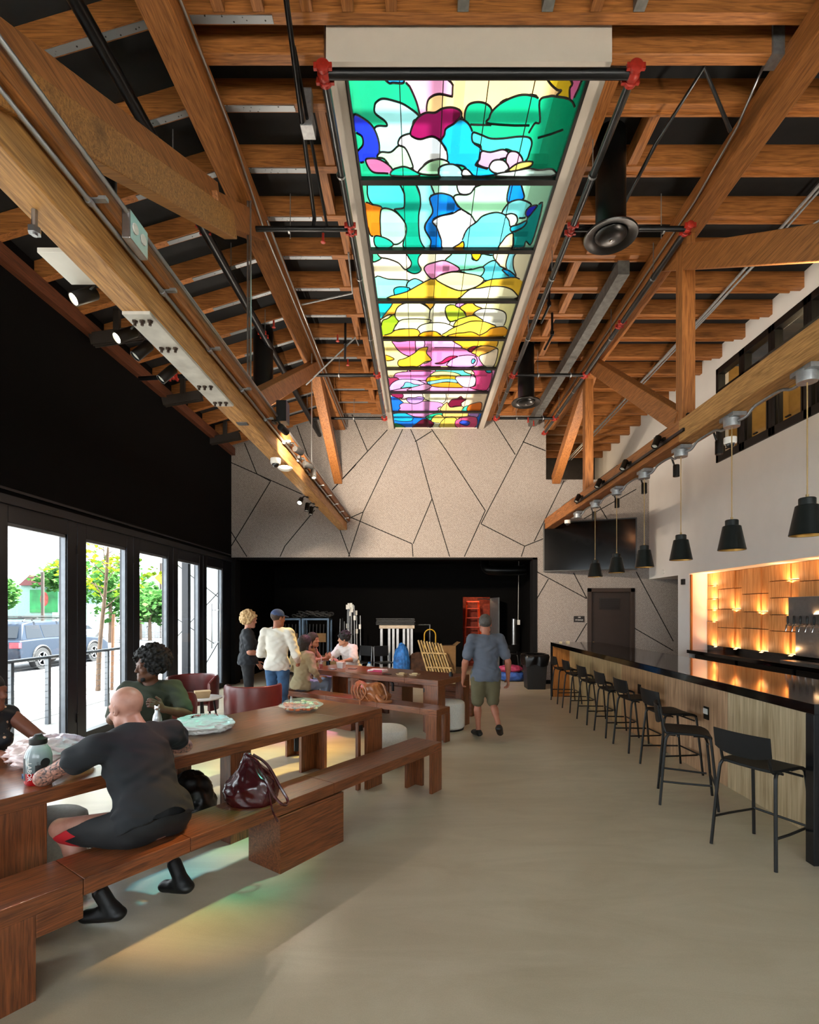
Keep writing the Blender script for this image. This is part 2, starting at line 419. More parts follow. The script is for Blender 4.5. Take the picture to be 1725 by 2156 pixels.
# ---------- room shell ----------
M_floor = NT('polished_concrete'); t = M_floor
v = t.coord(); a = t.noise(v, .9, 5, .6, .8); b_ = t.noise(t.coord((.5, 1.6, 1)), 1.6, 5, .6, 1.2)
c = t.mix(t.ramp(a, [(.35, hexc('b5a88e')), (.65, hexc('c6b99f'))]), t.ramp(b_, [(.35, hexc('ab9e84')), (.6, hexc('c8bca3'))]), .4)
c = t.mix(c, t.ramp(t.noise(v, 160, 2), [(.4, (.8, .8, .8, 1)), (.6, (1, 1, 1, 1))]), .25, 'MULTIPLY')
b = t.bsdf(c, t.ramp(a, [(.3, (.3, .3, .3, 1)), (.7, (.42, .42, .42, 1))]), 0, .45); M_floor = t.m
M_deck = mat('charcoal_roof_board', '17191b', .85, 0, .3, 4)
M_wallw = mat('white_wall_paint', 'e8e4df', .7, 0, .02, 3)
M_wallk = mat('black_wall_paint', '060505', .85, 0, .15, 3, 0, .12)
M_navy = mat('dark_navy_frame', '10131b', .4, .2, .1, 6)
t = NT('acoustic_felt'); v = t.coord()
wv = t.n('ShaderNodeTexWave', bands_direction='DIAGONAL'); wv.inputs['Scale'].default_value = 14; wv.inputs['Distortion'].default_value = .3
t.l(v, wv.inputs[0]); f2 = t.noise(v, 55, 2)
c = t.mix(t.ramp(wv.outputs['Fac'], [(.2, hexc('7f7772')), (.8, hexc('a69e98'))]), t.ramp(f2, [(.35, hexc('726a66')), (.65, hexc('b0a8a2'))]), .45)
b = t.bsdf(c, .95, 0, .1); t.bump(b, wv.outputs['Fac'], .3, .004); M_felt = t.m
M_seam = mat('dark_seam', '141313', .9)
FY = 12.97
def slab(name, boxes, m, bev=0):
    mb = MB()
    for q in boxes: mb.box(*q)
    return st(mb.build(name, m, bevel=bev))
slab('floor_added_bounce', [(-30, 20, -30, -4.0, -.12, -.02)], mat('bounce_paving', 'a8a197', .9, 0, .08, 2))  # unseen ground added behind the storefront to bounce daylight into the room
slab('floor', [(-4.9, 9, -4, 17.3, -.12, 0)], M_floor)
# ceiling: flat field with the skylight hole, slope on the left
mb = MB()
SX0, SX1, SY0, SY1 = -.80, 1.62, 4.30, 13.0
for q in ((-2.1, SX0, -4, 17.3), (SX1, 8.2, -4, 17.3), (SX0, SX1, -4, SY0), (SX0, SX1, SY1, 17.3)): mb.box(*q, 6.9, 7.05)
sl = [(-2.1, 6.9), (-4.98, 6.04), (-4.98, 6.19), (-2.1, 7.05)]
mb.prism([(x, z) for x, z in sl], -4, 17.3, Matrix(((1, 0, 0, 0), (0, 0, 1, 0), (0, 1, 0, 0), (0, 0, 0, 1))))
st(mb.build('ceiling', M_deck))
slab('wall_left', [(-4.98, -4.72, -4, 13.2, 3.12, 6.1), (-4.98, -4.72, -4, .1, 0, 3.12)], M_wallk)
slab('wall_right', [(5.75, 5.97, -4, 17.3, 2.62, 4.68), (5.75, 5.97, -4, 17.3, 6.48, 6.9), (5.75, 5.97, 10.0, 17.3, 4.68, 6.48), (5.75, 5.97, -4, -.2, 4.68, 6.48),
     (5.75, 6.45, 11.05, 11.52, 0, 2.62), (6.21, 6.45, -4, 11.05, 0, 2.62), (5.97, 6.45, -4, 13.0, 2.62, 2.74)], M_wallw)
slab('wall_corridor', [(7.5, 7.7, 11.0, 13.0, 0, 2.8), (6.45, 7.5, 11.3, 11.5, 0, 2.8), (6.45, 7.7, 11.5, 13, 2.66, 2.8)], M_wallk)
slab('wall_rear', [(-4.98, -3.9, -4.2, -4, 0, 7), (4.9, 8, -4.2, -4, 0, 7), (-3.9, 4.9, -4.2, -4, 4.1, 7), (-.3, .3, -4.2, -4, 0, 4.6), (-3.9, 4.9, -4.2, -4, 0, 1.3), (7.9, 8.1, -4.2, 17.3, 2.7, 7)], M_wallw)
slab('wall_stage', [(-4.98, 1.42, 17.0, 17.2, 0, 3.6), (2.33, 3.5, 17, 17.2, 0, 3.6), (1.42, 2.33, 17, 17.2, 2.29, 3.6), (-4.98, -4.78, 13.2, 17.2, 0, 3.6),
     (3.3, 3.5, 13.2, 17.2, 0, 3.6), (-4.98, 3.5, 13.15, 17.2, 3.4, 3.6)], M_wallk)
slab('wall_closet', [(1.0, 2.8, 18.3, 18.45, 0, 2.7), (1.0, 1.1, 17.2, 18.3, 0, 2.7), (2.7, 2.8, 17.2, 18.3, 0, 2.7), (1, 2.8, 17.2, 18.4, 2.6, 2.7), (1, 2.8, 17.2, 18.4, -.1, 0)],
     mat('brick_red_wall', '7a2c1a', .8, 0, .3, 14))
light('closet_lamp', 'POINT', (1.9, 17.6, 2.4), 9, warm, .05)
slab('wall_loft', [(3.1, 3.165, 13.22, 17.2, 5.1, 6.9), (3.1, 5.8, 17.0, 17.2, 5.0, 6.9), (3.1, 5.8, 13.22, 17.2, 4.98, 5.1)], mat('loft_wall', '3b3632', .8))
# far wall with seams
mb = MB()
for q in ((-4.98, 2.93, FY, FY + .25, 3.15, 6.9), (2.93, 3.165, FY, FY + .25, 0, 6.9), (3.165, 4.24, FY, FY + .25, 0, 5.12), (5.34, 7.6, FY, FY + .25, 0, 5.12), (4.24, 5.34, FY, FY + .25, 2.355, 5.12)): mb.box(*q)
SE = '''622,887 670,1022;515,933 541,998;487,974 637,1041;570,1013 487,1150;750,978 691,1041;663,1074 600,1150;717,1080 750,1094;711,1102 737,1172;736,860 774,950;816,905 691,1041
848,904 765,1078;865,904 877,931;874,930 909,908;909,904 941,950;1032,873 1085,957;1129,879 1013,1103;1101,930 1149,949;877,931 910,1050;910,1050 947,1172;941,950 1022,1075;910,1050 870,1145
1022,1075 978,1172;1013,1103 1105,1150;1105,1150 1160,1128;765,1078 734,1172;750,1094 868,1145;868,1145 870,1172;1105,1150 1098,1172;1131,1204 1235,1260;1155,1219 1131,1260;1208,1206 1236,1260
1340,1204 1418,1350;1335,1322 1418,1370;1236,1312 1212,1352;1188,1012 1125,1140;1262,1065 1280,1095;1340,1030 1230,1092;765,1078 711,1102;541,998 570,1013;600,1150 590,1172;487,1120 520,1172'''
mb.cur = 1
for sg in SE.replace('\n', ';').split(';'):
    p, q = [tuple(map(float, e.split(','))) for e in sg.split()]
    P = [((x - 884) * FY / 1090, FY - .001, 1.82 + (1287 - y) * FY / 1090) for x, y in (p, q)]
    mb.bar(P[0], P[1], .006, .022, (0, 1, 0)) if False else mb.bar(P[0], P[1], .022, .006, (0, 1, 0))
st(mb.build('wall_far', [M_felt, M_seam]))
slab('trim_1', [(-4.78, -4.6, 12.9, FY + .3, 0, 3.15), (2.83, 2.94, FY - .02, FY + .3, 0, 3.16), (-4.78, 2.94, FY - .02, FY + .3, 3.12, 3.165)], M_blackp)
slab('trim_2', [(-4.74, -4.66, -.2, 12.9, 3.04, 3.14), (-4.74, -4.69, -.2, 12.9, 3.2, 3.23)], M_navy)
slab('baseboard_far', [(2.94, 4.24, FY - .015, FY, 0, .1)], M_blackp)
# service door in the far wall
d = st(MB().box(4.3, 5.28, FY + .05, FY + .1, .02, 2.3).build('door_1', mat('bronze_door', '2b211b', .5, .1, .1)))
MB().box(4.2, 4.3, FY - .03, FY + .2, 0, 2.4).box(5.28, 5.38, FY - .03, FY + .2, 0, 2.4).box(4.2, 5.38, FY - .03, FY + .2, 2.3, 2.4).build('door_frame', mat('door_frame_paint', '33271f', .5), d, bevel=.005)
mb = MB().box(4.52, 5.02, FY + .03, FY + .06, 1.86, 2.16)
for k in range(12): mb.box(4.54, 5.0, FY + .005, FY + .04, 1.88 + k * .023, 1.89 + k * .023)
mb.build('louvre', mat('louvre', '1d1714', .5), d)
h = MB().tube([(4.37, FY + .05, 1.02), (4.37, FY - .01, 1.02), (4.49, FY - .01, 1.02)], .011).lathe([(.035, 0), (.035, .012)], 14, (0, 0, 0), Matrix.Translation((4.37, FY + .05, 1.02)) @ Matrix.Rotation(PI / 2, 4, 'X'))
h.build('door_handle', M_brass, d, smooth='a')
# stage door leaf standing open with its lever
d = st(MB().bar((2.33, 16.98, 1.13), (2.46, 16.1, 1.13), .045, 2.24).build('door_2', mat('grey_door', '5a5d60', .5)))
MB().tube([(2.39, 16.2, 1.05), (2.3, 16.2, 1.05), (2.3, 16.3, 1.05)], .012).build('door_handle', M_steel, d)
MB().tube([(2.3, 16.9, 2.2), (2.1, 16.7, 2.22), (1.9, 17, 2.22)], .015).build('door_closer', M_steel, d)
# clerestory windows high in the right wall
M_gl = glass('window_glass')
edges = [10.0, 9.2, 8.42, 7.64, 6.86, 6.08, 5.3, 4.52, 3.74]
for k in range(8):
    y1, y0 = edges[k], edges[k + 1]
    mb = MB()
    for q in ((y0, y1, 4.68, 4.82), (y0, y1, 6.36, 6.48), (y0, y0 + .08, 4.68, 6.48), (y1 - .08, y1, 4.68, 6.48), (y0, y1, 5.98, 6.06)): mb.box(5.72, 5.86, *q)
    w = st(mb.build('window_%d' % (k + 1), M_black, bevel=.006))
    MB().box(5.79, 5.8, y0 + .07, y1 - .07, 4.8, 6.4).build('pane', M_gl, w)
    MB().box(5.74, 5.79, y0 + .13, y0 + .16, 4.82, 6.0).box(5.74, 5.79, y1 - .16, y1 - .13, 4.82, 6.0).box(5.70, 5.73, (y0 + y1) / 2 - .05, (y0 + y1) / 2 + .05, 4.84, 4.86).build('sash', M_black, w)
slab('wall_gallery', [(7.2, 7.3, -.2, 10.3, 4.5, 6.6), (5.97, 7.3, -.2, 10.3, 4.5, 4.6), (5.97, 7.3, 10.1, 10.3, 4.5, 6.6)], mat('ochre_wall', '9c7a3c', .8))
for y in (9, 7.2): light('gallery_lamp', 'POINT', (6.7, y, 6.3), 14, warm, .1)
# unseen storefront added behind the camera to bring in more daylight
for k, (a, b2) in enumerate(((-3.9, -.3), (.3, 4.9))):
    mb = MB().box(a, b2, -4.15, -4.05, 1.3, 1.4).box(a, b2, -4.15, -4.05, 3.95, 4.1).box(a, b2, -4.15, -4.05, 2.9, 3.0)
    n = 3
    for i in range(n + 1): x = a + (b2 - a) * i / n; mb.box(max(a, x - .05), min(b2, x + .05), -4.15, -4.05, 1.3, 4.1)
    w = st(mb.build('window_%d' % (9 + k), M_navy)); MB().box(a + .04, b2 - .04, -4.105, -4.095, 1.35, 4.0).build('pane', M_gl, w)

# ---------- folding glass doors on the left ----------
G = [(11.43, 12.34), (10.07, 11.04), (8.69, 9.67), (7.30, 8.31), (5.91, 6.91), (4.52, 5.53), (3.13, 4.14), (1.74, 2.75), (.35, 1.36)]
ed = [12.9] + [(G[i][0] + G[i + 1][1]) / 2 for i in range(8)] + [.1]
for k, (a, b2) in enumerate(G):
    y1, y0 = ed[k], ed[k + 1]
    mb = MB()
    for q in ((y0 + .004, a, .01, 3.06), (b2, y1 - .004, .01, 3.06), (a, b2, .01, .12), (a, b2, 2.84, 3.06)): mb.box(-4.82, -4.70, *q)
    dd = st(mb.build('door_%d' % (3 + k), M_navy, bevel=.006))
    MB().box(-4.765, -4.755, a - .01, b2 + .01, .1, 2.86).build('pane', M_gl, dd)
    MB().box(-4.775, -4.72, a, b2, 2.80, 2.84).box(-4.775, -4.72, a, a + .02, .12, 2.84).box(-4.775, -4.72, b2 - .02, b2, .12, 2.84).build('glazing_bead', mat('grey_bead', '5c6066', .4, .4), dd)
    if k == 0:
        for x in (-4.66, -4.86):
            MB().tube([(x, 12.1, .95), (x, 12.1, 2.0)], .014).tube([(x, 12.1, 1.1), (-4.76, 12.1, 1.1)], .008).tube([(x, 12.1, 1.85), (-4.76, 12.1, 1.85)], .008).build('door_handle', M_steel, dd, smooth=True)
    else:
        MB().box(-4.70, -4.685, y1 - .02, y1 + .02, .3, .42).box(-4.70, -4.685, y1 - .02, y1 + .02, 2.6, 2.72).build('hinge', M_black, dd)
# ---------- roof joists ----------
JY = [4.23] + [4.98 + .7 * k for k in range(12)]
ORD = ['nearest', 'second', 'third', 'fourth', 'fifth', 'sixth', 'seventh', 'eighth', 'ninth', 'tenth', 'eleventh', 'twelfth', 'thirteenth', 'fourteenth', 'fifteenth', 'sixteenth', 'seventeenth', 'eighteenth', 'nineteenth']
def oo(k, s=''): return ORD[k] + (' from the camera' if k == 0 else ' away from the camera') + s
M_strap = NT('perforated_strap'); t = M_strap
vo = t.n('ShaderNodeTexVoronoi'); vo.inputs['Scale'].default_value = 22; t.l(t.coord(), vo.inputs['Vector'])
t.bsdf(t.ramp(vo.outputs['Distance'], [(.12, (.02, .02, .02, 1)), (.2, hexc('8f9498'))]), .45, .6); M_strap = t.m
MX = Matrix(((1, 0, 0, 0), (0, 0, 1, 0), (0, 1, 0, 0), (0, 0, 0, 1)))
for k, y in enumerate(JY):
    hi = 12.95
    # sloping part on the left
    mb = MB().prism([(-2.1, 6.66), (-2.1, 6.9), (-4.72, 6.11), (-4.72, 5.87)], y - .045, y + .045, MX)
    o = mb.build('roof_joist', M_fir['x']); tag(o, 'sloping fir joist above the black wall, %s' % oo(k), 'joist', 'sloping joists on the left')
    MB().prism([(-2.15, 6.638), (-2.15, 6.646), (-3.1, 6.358), (-3.1, 6.35)], y - .03, y + .03, MX).build('strap', M_strap, o)
    if k == 0:
        o = MB().box(-2.1, 8, y - .045, y + .045, 6.66, 6.9).build('roof_joist', M_fir['x'])
        tag(o, 'long fir joist crossing the top of the picture in front of the skylight box', 'joist')
        MB().box(-2.0, -1.2, y - .03, y + .03, 6.652, 6.66).build('strap', M_strap, o)
        continue
    o = MB().box(-2.1, SX0 - .02, y - .045, y + .045, 6.66, 6.9).build('roof_joist', M_fir['x'])
    tag(o, 'short level fir joist between left truss and skylight, %s' % oo(k - 1), 'joist', 'level joists left of the skylight')
    MB().box(-2.05, -1.2, y - .03, y + .03, 6.652, 6.66).build('strap', M_strap, o)
    o = MB().box(SX1 + .02, 5.75, y - .045, y + .045, 6.66, 6.9).box(SX1 + .02, 5.6, y + .045, y + .07, 6.64, 6.72).build('roof_joist', M_fir['x'])
    tag(o, 'level fir joist between skylight and white wall, %s' % oo(k - 1), 'joist', 'level joists right of the skylight')
for k, y in enumerate((13.5, 14.2, 14.9, 15.6, 16.3)):
    tag(MB().box(3.17, 5.75, y - .045, y + .045, 6.66, 6.9).build('roof_joist', M_fir['x']), 'fir joist in the dark loft beyond the far wall, %s' % oo(k), 'joist', 'joists over the loft')
for x0, x1, s in ((-2.1, SX0 - .02, 'left'), (SX1 + .02, 5.75, 'right')):
    o = MB().box(x0, x1, 4.44, 4.54, 6.6, 6.88).build('header_beam', M_fir['x'], bevel=.008)
    tag(o, 'deep fir header beam meeting the %s side of the skylight box' % s, 'beam')
    xx = x1 - .06 if s == 'right' else x0
    MB().box(xx if s == 'left' else 3.02, (xx + .1) if s == 'left' else 3.12, 4.42, 4.56, 6.58, 6.9).build('joist_hanger', M_galv, o)
tag(MB().box(-4.74, -4.62, -1, 12.96, 5.72, 5.9).build('ledger_beam', wood('ledger_wood', '4a2413', '6e3b20', 'y', .6)), 'dark red-brown ledger timber along the top of the black wall', 'beam')
bk = 0
for k, x in enumerate((-2.0, -1.62, -1.3, -.91, -.58, -.23, .35, 1.03, 1.42, 1.77)):
    g = x in (.35, 1.03, 1.77)
    tag(MB().box(x - .045, x + .045, 3.55, 4.18, 6.66, 6.86).build('joist_block', mat('grey_primer', '6d6c68', .6, 0, .2, 20) if g else M_fir['y']),
        '%s block hanging above the skylight box, %s in that row' % ('grey primed' if g else 'bare fir', ORD[k].replace('nearest', 'first') + ' from the left'), 'timber block', 'blocks in front of the skylight box')
for side, x, w, txt in (('l', -1.03, .1, 'left of the skylight'), ('r', 2.25, .1, 'right of the skylight')):
    for k in range(1, 12):
        y0, y1 = (4.55 if k == 0 else JY[k]) + .046, JY[k + 1] - .046 if k < 12 else 12.9
        xx = x + (.06 if k % 2 else -.05)
        tag(MB().box(xx - w / 2, xx + w / 2, y0, y1, 6.67, 6.84).build('joist_block', M_fir['y']), 'fir block between joists %s, %s' % (txt, oo(k - 1)), 'timber block', 'blocks ' + txt)
tag(MB().box(2.72, 2.88, 7.1, 12.95, 6.44, 6.63).build('grey_beam', mat('grey_weathered_beam', '5b5a57', .7, 0, .3, 12)), 'grey painted beam running back beside the right truss', 'beam')
tag(MB().box(1.66, 1.78, 4.6, 12.9, 6.56, 6.66).build('skylight_trimmer', M_fir['y']), 'fir trimmer board along the right of the skylight box', 'beam')

# ---------- trusses ----------
tr = thing('roof_truss', 'left roof truss of heavy fir timbers carrying conduits and a bolted steel plate', 'truss', (-1.95, 1.5, 3.83))
MB().box(-2.12, -1.86, 1.5, 12.95, 6.35, 6.64).build('top_chord', M_fir['y'], tr, bevel=.012)
MB().box(-2.02, -1.82, 1.5, 12.95, 3.85, 4.05).build('bottom_chord', wood('fir_light_y', '946430', 'd09c5c', 'y', .55), tr, bevel=.01)  # spotlight brightness is put into this paler wood colour
MB().box(-1.90, -1.74, 1.5, 12.9, 4.06, 4.19).build('upper_plank', M_fir['y'], tr, bevel=.008)
MB().bar((-1.85, 2.0, 3.99), (-1.85, 5.02, 5.56), .13, .22).build('web_plank', wood('fir_diag', '7c4c1e', 'bd8440', 'x', .55), tr, bevel=.008)
MB().bar((-1.99, 1.8, 4.1), (-1.99, 5.0, 5.8), .13, .26).build('web_plank', M_fir['y'], tr, bevel=.008)
MB().bar((-1.96, 4.85, 5.6), (-1.96, 6.2, 6.42), .17, .26).build('web_block', M_fir['y'], tr, bevel=.008)
MB().bar((-1.9, 5.9, 4.2), (-1.95, 9.7, 6.4), .16, .22).build('web_plank', M_fir['y'], tr, bevel=.008)
MB().bar((-1.97, 9.5, 6.45), (-2.03, 12.93, 5.1), .2, .24).build('end_brace', M_fir['y'], tr, bevel=.01)
for x, y in ((-1.9, 5.72), (-1.87, 5.72), (-1.9, 9.1)): MB().tube([(x, y, 4.1), (x, y, 6.45)], .011, 6).build('tie_rod', M_steel, tr)
mb = MB().box(-2.015, -1.825, 3.5, 5.08, 3.828, 3.852)
pl = mb.build('steel_plate', mat('pale_steel_plate', 'c4c1ba', .6, .1, .2, 6), tr, bevel=.003)
mb = MB()
for y in (3.58, 3.95, 4.62, 4.98):
    for x in (-1.97, -1.92, -1.865): mb.lathe([(.02, 0), (.02, .012), (.011, .013), (.011, .035)], 6, (0, 0, 0), Matrix.Translation((x, y, 3.83)) @ Matrix.Rotation(PI, 4, 'X'))
mb.build('bolt', mat('rusty_bolt', '4a3a30', .5, .6), pl)
MB().box(-1.97, -1.86, 5.55, 5.63, 3.84, 3.852).build('bolt_plate', M_steel, tr)
mb = MB().tube([(-1.95, 2.62, 3.86), (-1.95, 2.62, 3.72)], .014, 8).tube([(-1.95, 2.62, 3.76), (-1.95, 2.62, 3.73)], .03, 6)
mb.build('bolt', M_steel, tr)
for x, z, nm in ((-1.785, 4.035, 0), (-1.71, 4.15, 1), (-1.76, 4.21, 2)):
    MB().tube([(x, 1.5, z), (x, 6, z + .01), (x, 12.85, z)], .014, 8).build('conduit', M_steel, tr, smooth=True)
for k in range(14):
    y = 2 + k * .8; MB().box(-1.82, -1.70, y, y + .03, 4.05, 4.07).lathe([(.02, -.015), (.02, .015)], 8, (0, 0, 0), Matrix.Translation((-1.785, y, 4.035)) @ Matrix.Rotation(PI / 2, 4, 'X')).build('conduit_clip', M_galv, tr)
bx = MB().box(-1.74, -1.69, 3.02, 3.22, 4.0, 4.17).build('outlet_box', M_steel, tr, bevel=.005)
MB().lathe([(.03, 0), (.03, .006)], 12, (0, 0, 0), Matrix.Translation((-1.69, 3.075, 4.09)) @ Matrix.Rotation(PI / 2, 4, 'Y')).lathe([(.03, 0), (.03, .006)], 12, (0, 0, 0), Matrix.Translation((-1.69, 3.165, 4.09)) @ Matrix.Rotation(PI / 2, 4, 'Y')).build('socket', M_white, bx)
MB().box(-1.72, -1.6, 6.2, 6.36, 4.1, 4.35).build('junction_box', M_black, tr)
MB().tube([(-1.83, 1.5, 6.5), (-1.83, 5, 6.48), (-1.83, 6.1, 6.3), (-1.83, 12.9, 6.36)], .013, 8).tube([(-1.80, 6.1, 6.42), (-1.80, 12.9, 6.42)], .012, 8).build('conduit', M_steel, tr, smooth=True)

tr = thing('roof_truss', 'right roof truss above the bar with posts, diagonals and pendant wiring', 'truss', (3.2, 1.5, 3.83))
MB().box(3.12, 3.36, 1.5, 12.95, 6.35, 6.64).build('top_chord', M_fir['y'], tr, bevel=.012)
MB().box(3.10, 3.34, 1.5, 6.2, 3.84, 4.10).build('bottom_chord', wood('fir_worn_y', '8f602c', 'c8965a', 'y', .6), tr, bevel=.012)
MB().box(3.11, 3.33, 6.2, 12.9, 3.86, 4.12).build('bottom_chord', M_fir['y'], tr, bevel=.012)
for y in (6.27, 9.9): MB().box(3.14, 3.30, y - .08, y + .08, 4.1, 6.4).build('post', M_fir['z'], tr, bevel=.008)
MB().bar((3.2, 9.6, 6.4), (3.2, 6.35, 4.15), .15, .24).build('web_plank', M_fir['y'], tr, bevel=.008)
MB().bar((3.22, 6.9, 6.5), (3.22, 3.0, 4.05), .15, .26).build('web_plank', M_fir['y'], tr, bevel=.008)
MB().bar((3.24, 9.6, 6.45), (3.4, 12.93, 5.1), .2, .24).build('end_brace', M_fir['y'], tr, bevel=.01)
MB().tube([(3.07, 4.6, 6.7), (3.07, 5.0, 6.5), (3.09, 5.8, 6.42), (3.09, 12.9, 6.4)], .013, 8).build('conduit', M_steel, tr, smooth=True)
mb = MB()
PY = [4.30 + 1.04 * k for k in range(7)]
for k, y in enumerate(PY):
    z = 3.76
    y2 = y + 1.04
    if k < 6: mb.tube(spline([(3.24, y + .08, z), (3.25, y + .22, z), (3.28, y + .42, 3.83), (3.28, y + .75, 3.83), (3.25, y + .85, z), (3.24, y2 - .08, z)], 4), .014, 8)
mb.build('conduit', M_galv, tr, smooth=True)
for y in PY: MB().lathe([(.075, 3.72), (.078, 3.74), (.078, 3.82), (.06, 3.84)], 20, (3.22, y, 0)).box(3.16, 3.30, y - .12, y + .12, 3.80, 3.842).build('pendant_box', M_galv, tr, smooth='a')
# unseen uplights added on top of the bottom chords to brighten the ceiling
for x, z, w in ((-1.86, 4.2, 'left'), (3.22, 4.13, 'right')):
    for k, y in enumerate((4.4, 6.6, 8.8, 11.2)):
        if w == 'left' and k == 0: continue
        o = MB().box(x - .035, x + .035, y - .45, y + .45, z, z + .05).build('added_uplight', M_black); tag(o, 'slim uplight added out of view on top of the %s truss, %s' % (w, oo(k)), 'uplight', 'added uplights on the %s truss' % w)
        light('added_uplight_beam', 'AREA', (x, y, z + .06), 19, (1, .86, .70), .06, target=(x, y, z + 2), sy=.8)

# ---------- skylight ----------
Z = 6.39
M_box = mat('skylight_box_paint', 'c4bbb0', .7, 0, .02)
sk = thing('stained_glass_skylight', 'long rectangular skylight of multicoloured stained glass in a white box frame', 'skylight', (.41, 8.6, Z))
mb = MB().box(SX0 + .02, -.63, 4.305, FY, Z, 6.7).box(1.45, SX1 - .02, 4.305, FY, Z, 6.7).box(-.63, 1.45, 4.305, 4.42, Z, 6.7)
# light shaft above
mb.box(SX0 + .02, -.66, 4.3, 13.0, 6.7, 7.5).box(1.48, SX1 - .02, 4.3, 13.0, 6.7, 7.5).box(-.66, 1.48, 4.3, 4.36, 6.7, 7.5).box(-.66, 1.48, FY - .02, 13.02, Z, 7.5)
mb.build('box_frame', M_box, sk)
mb = MB().box(-.645, -.615, 4.42, FY - .02, Z - .005, Z + .06).box(1.435, 1.465, 4.42, FY - .02, Z - .005, Z + .06)
for k in range(1, 8): y = 4.45 + 1.065 * k; mb.box(-.63, 1.45, y - .035, y + .035, Z - .008, Z + .06)
mb.box(-.63, 1.45, 4.42, 4.45, Z, Z + .06); mb.build('mullion', M_black, sk)
mb = MB()
for k in range(8): y = 4.98 + 1.065 * k; mb.box(-.66, 1.48, y - .05, y + .05, 7.0, 7.12)
mb.box(.36, .46, 4.4, 12.95, 7.14, 7.24); mb.build('rafter', M_box, sk)
M_came = mat('lead_came', '141210', .5, .3)
def cglass(name='stained_glass'):
    t = NT(name); at = t.n('ShaderNodeVertexColor'); at.layer_name = 'glass'
    nz = t.noise(t.coord(), 2.2, 3); c = t.mix(at.outputs[0], t.ramp(nz, [(.3, (.82, .82, .82, 1)), (.7, (1, 1, 1, 1))]), 1.0, 'MULTIPLY')
    a = t.n('ShaderNodeBsdfTransparent'); b = t.n('ShaderNodeBsdfTranslucent'); g = t.n('ShaderNodeBsdfGlossy'); g.inputs['Roughness'].default_value = .08
    t.l(c, a.inputs[0]); t.l(c, b.inputs[0])
    m = t.n('ShaderNodeMixShader'); m.inputs[0].default_value = .42; t.l(a.outputs[0], m.inputs[1]); t.l(b.outputs[0], m.inputs[2])
    m2 = t.n('ShaderNodeMixShader'); m2.inputs[0].default_value = .04; t.l(m.outputs[0], m2.inputs[1]); t.l(g.outputs[0], m2.inputs[2])
    t.l(m2.outputs[0], t.out.inputs[0]); return t.m
M_cg = cglass()
blobs = {}
for ln in GLASS.split('\n'):
    p = ln.split(); k = int(p[0]); pts = [float(x) / 100 for x in p[2:]]
    blobs.setdefault(k, []).append((hexc(p[1]), list(zip(pts[::2], pts[1::2]))))
def inside(px, py, poly):
    # vectorised even-odd test
    r = np.zeros(px.shape, bool); x0, y0 = poly[-1]
    for x1, y1 in poly:
        c = ((y1 > py) != (y0 > py)) & (px < (x0 - x1) * (py - y1) / ((y0 - y1) or 1e-9) + x1)
        r ^= c; x0, y0 = x1, y1
    return r
CW = .0125
for k in range(1, 9):
    ya, yb = 4.45 + 1.065 * (k - 1), 4.45 + 1.065 * k
    if k == 8: yb = FY - .02
    nx = int(2.08 / CW); ny = int(round((yb - ya) / CW)); cx = 2.08 / nx; cy = (yb - ya) / ny
    gx, gy = np.meshgrid(-.63 + cx * (np.arange(nx) + .5), ya + cy * (np.arange(ny) + .5))
    idx = np.zeros((ny, nx), int); L = blobs[k]; cols = [L[0][0]]; outl = []
    for i, (c, poly) in enumerate(L[1:]):
        # smooth outline
        P = [(q.x, q.y) for q in spline([(x, y, 0) for x, y in poly], 4, True)]
        idx[inside(gx, gy, P)] = i + 1; cols.append(c); outl.append(P)
    vs = []; fs = []; fc = []
    for r in range(ny):
        s0 = 0
        for q in range(1, nx + 1):
            if q == nx or idx[r, q] != idx[r, s0]:
                x0, x1 = -.63 + cx * s0, -.63 + cx * q; y0, y1 = ya + cy * r, ya + cy * (r + 1)
                n = len(vs); vs += [(x0, y0, Z + .03), (x0, y1, Z + .03), (x1, y1, Z + .03), (x1, y0, Z + .03)]; fs.append((n, n + 1, n + 2, n + 3)); fc.append(cols[idx[r, s0]]); s0 = q
    mb = MB().add(vs, fs); g = mb.build('glass_panel', M_cg, sk)
    ca = g.data.color_attributes.new('glass', 'FLOAT_COLOR', 'CORNER')
    ca.data.foreach_set('color', [x for c in fc for _ in range(4) for x in (c[0] * .135, c[1] * .135, c[2] * .135, 1)])
    # lead cames: the visible stretches of every outline plus the straight joints
    mb = MB()
    for i, P in enumerate(outl):
        a = np.array(P + [P[0]]); later = np.zeros(len(a), bool)
        for P2 in outl[i + 1:]: later |= inside(a[:, 0], a[:, 1], P2)
        ok = ~later & (a[:, 0] > -.62) & (a[:, 0] < 1.44) & (a[:, 1] > ya + .01) & (a[:, 1] < yb - .01)
        run = []
        for j in range(len(a)):
            if ok[j]: run.append((a[j, 0], a[j, 1], Z + .025))
            if (not ok[j] or j == len(a) - 1):
                if len(run) > 1: mb.tube(run, .0095, 5)
                run = []
    for x in (-.175, .205, .6, 1.0): mb.box(x - .004, x + .004, ya, yb, Z + .02, Z + .032)
    mb.build('lead_came', M_came, g)
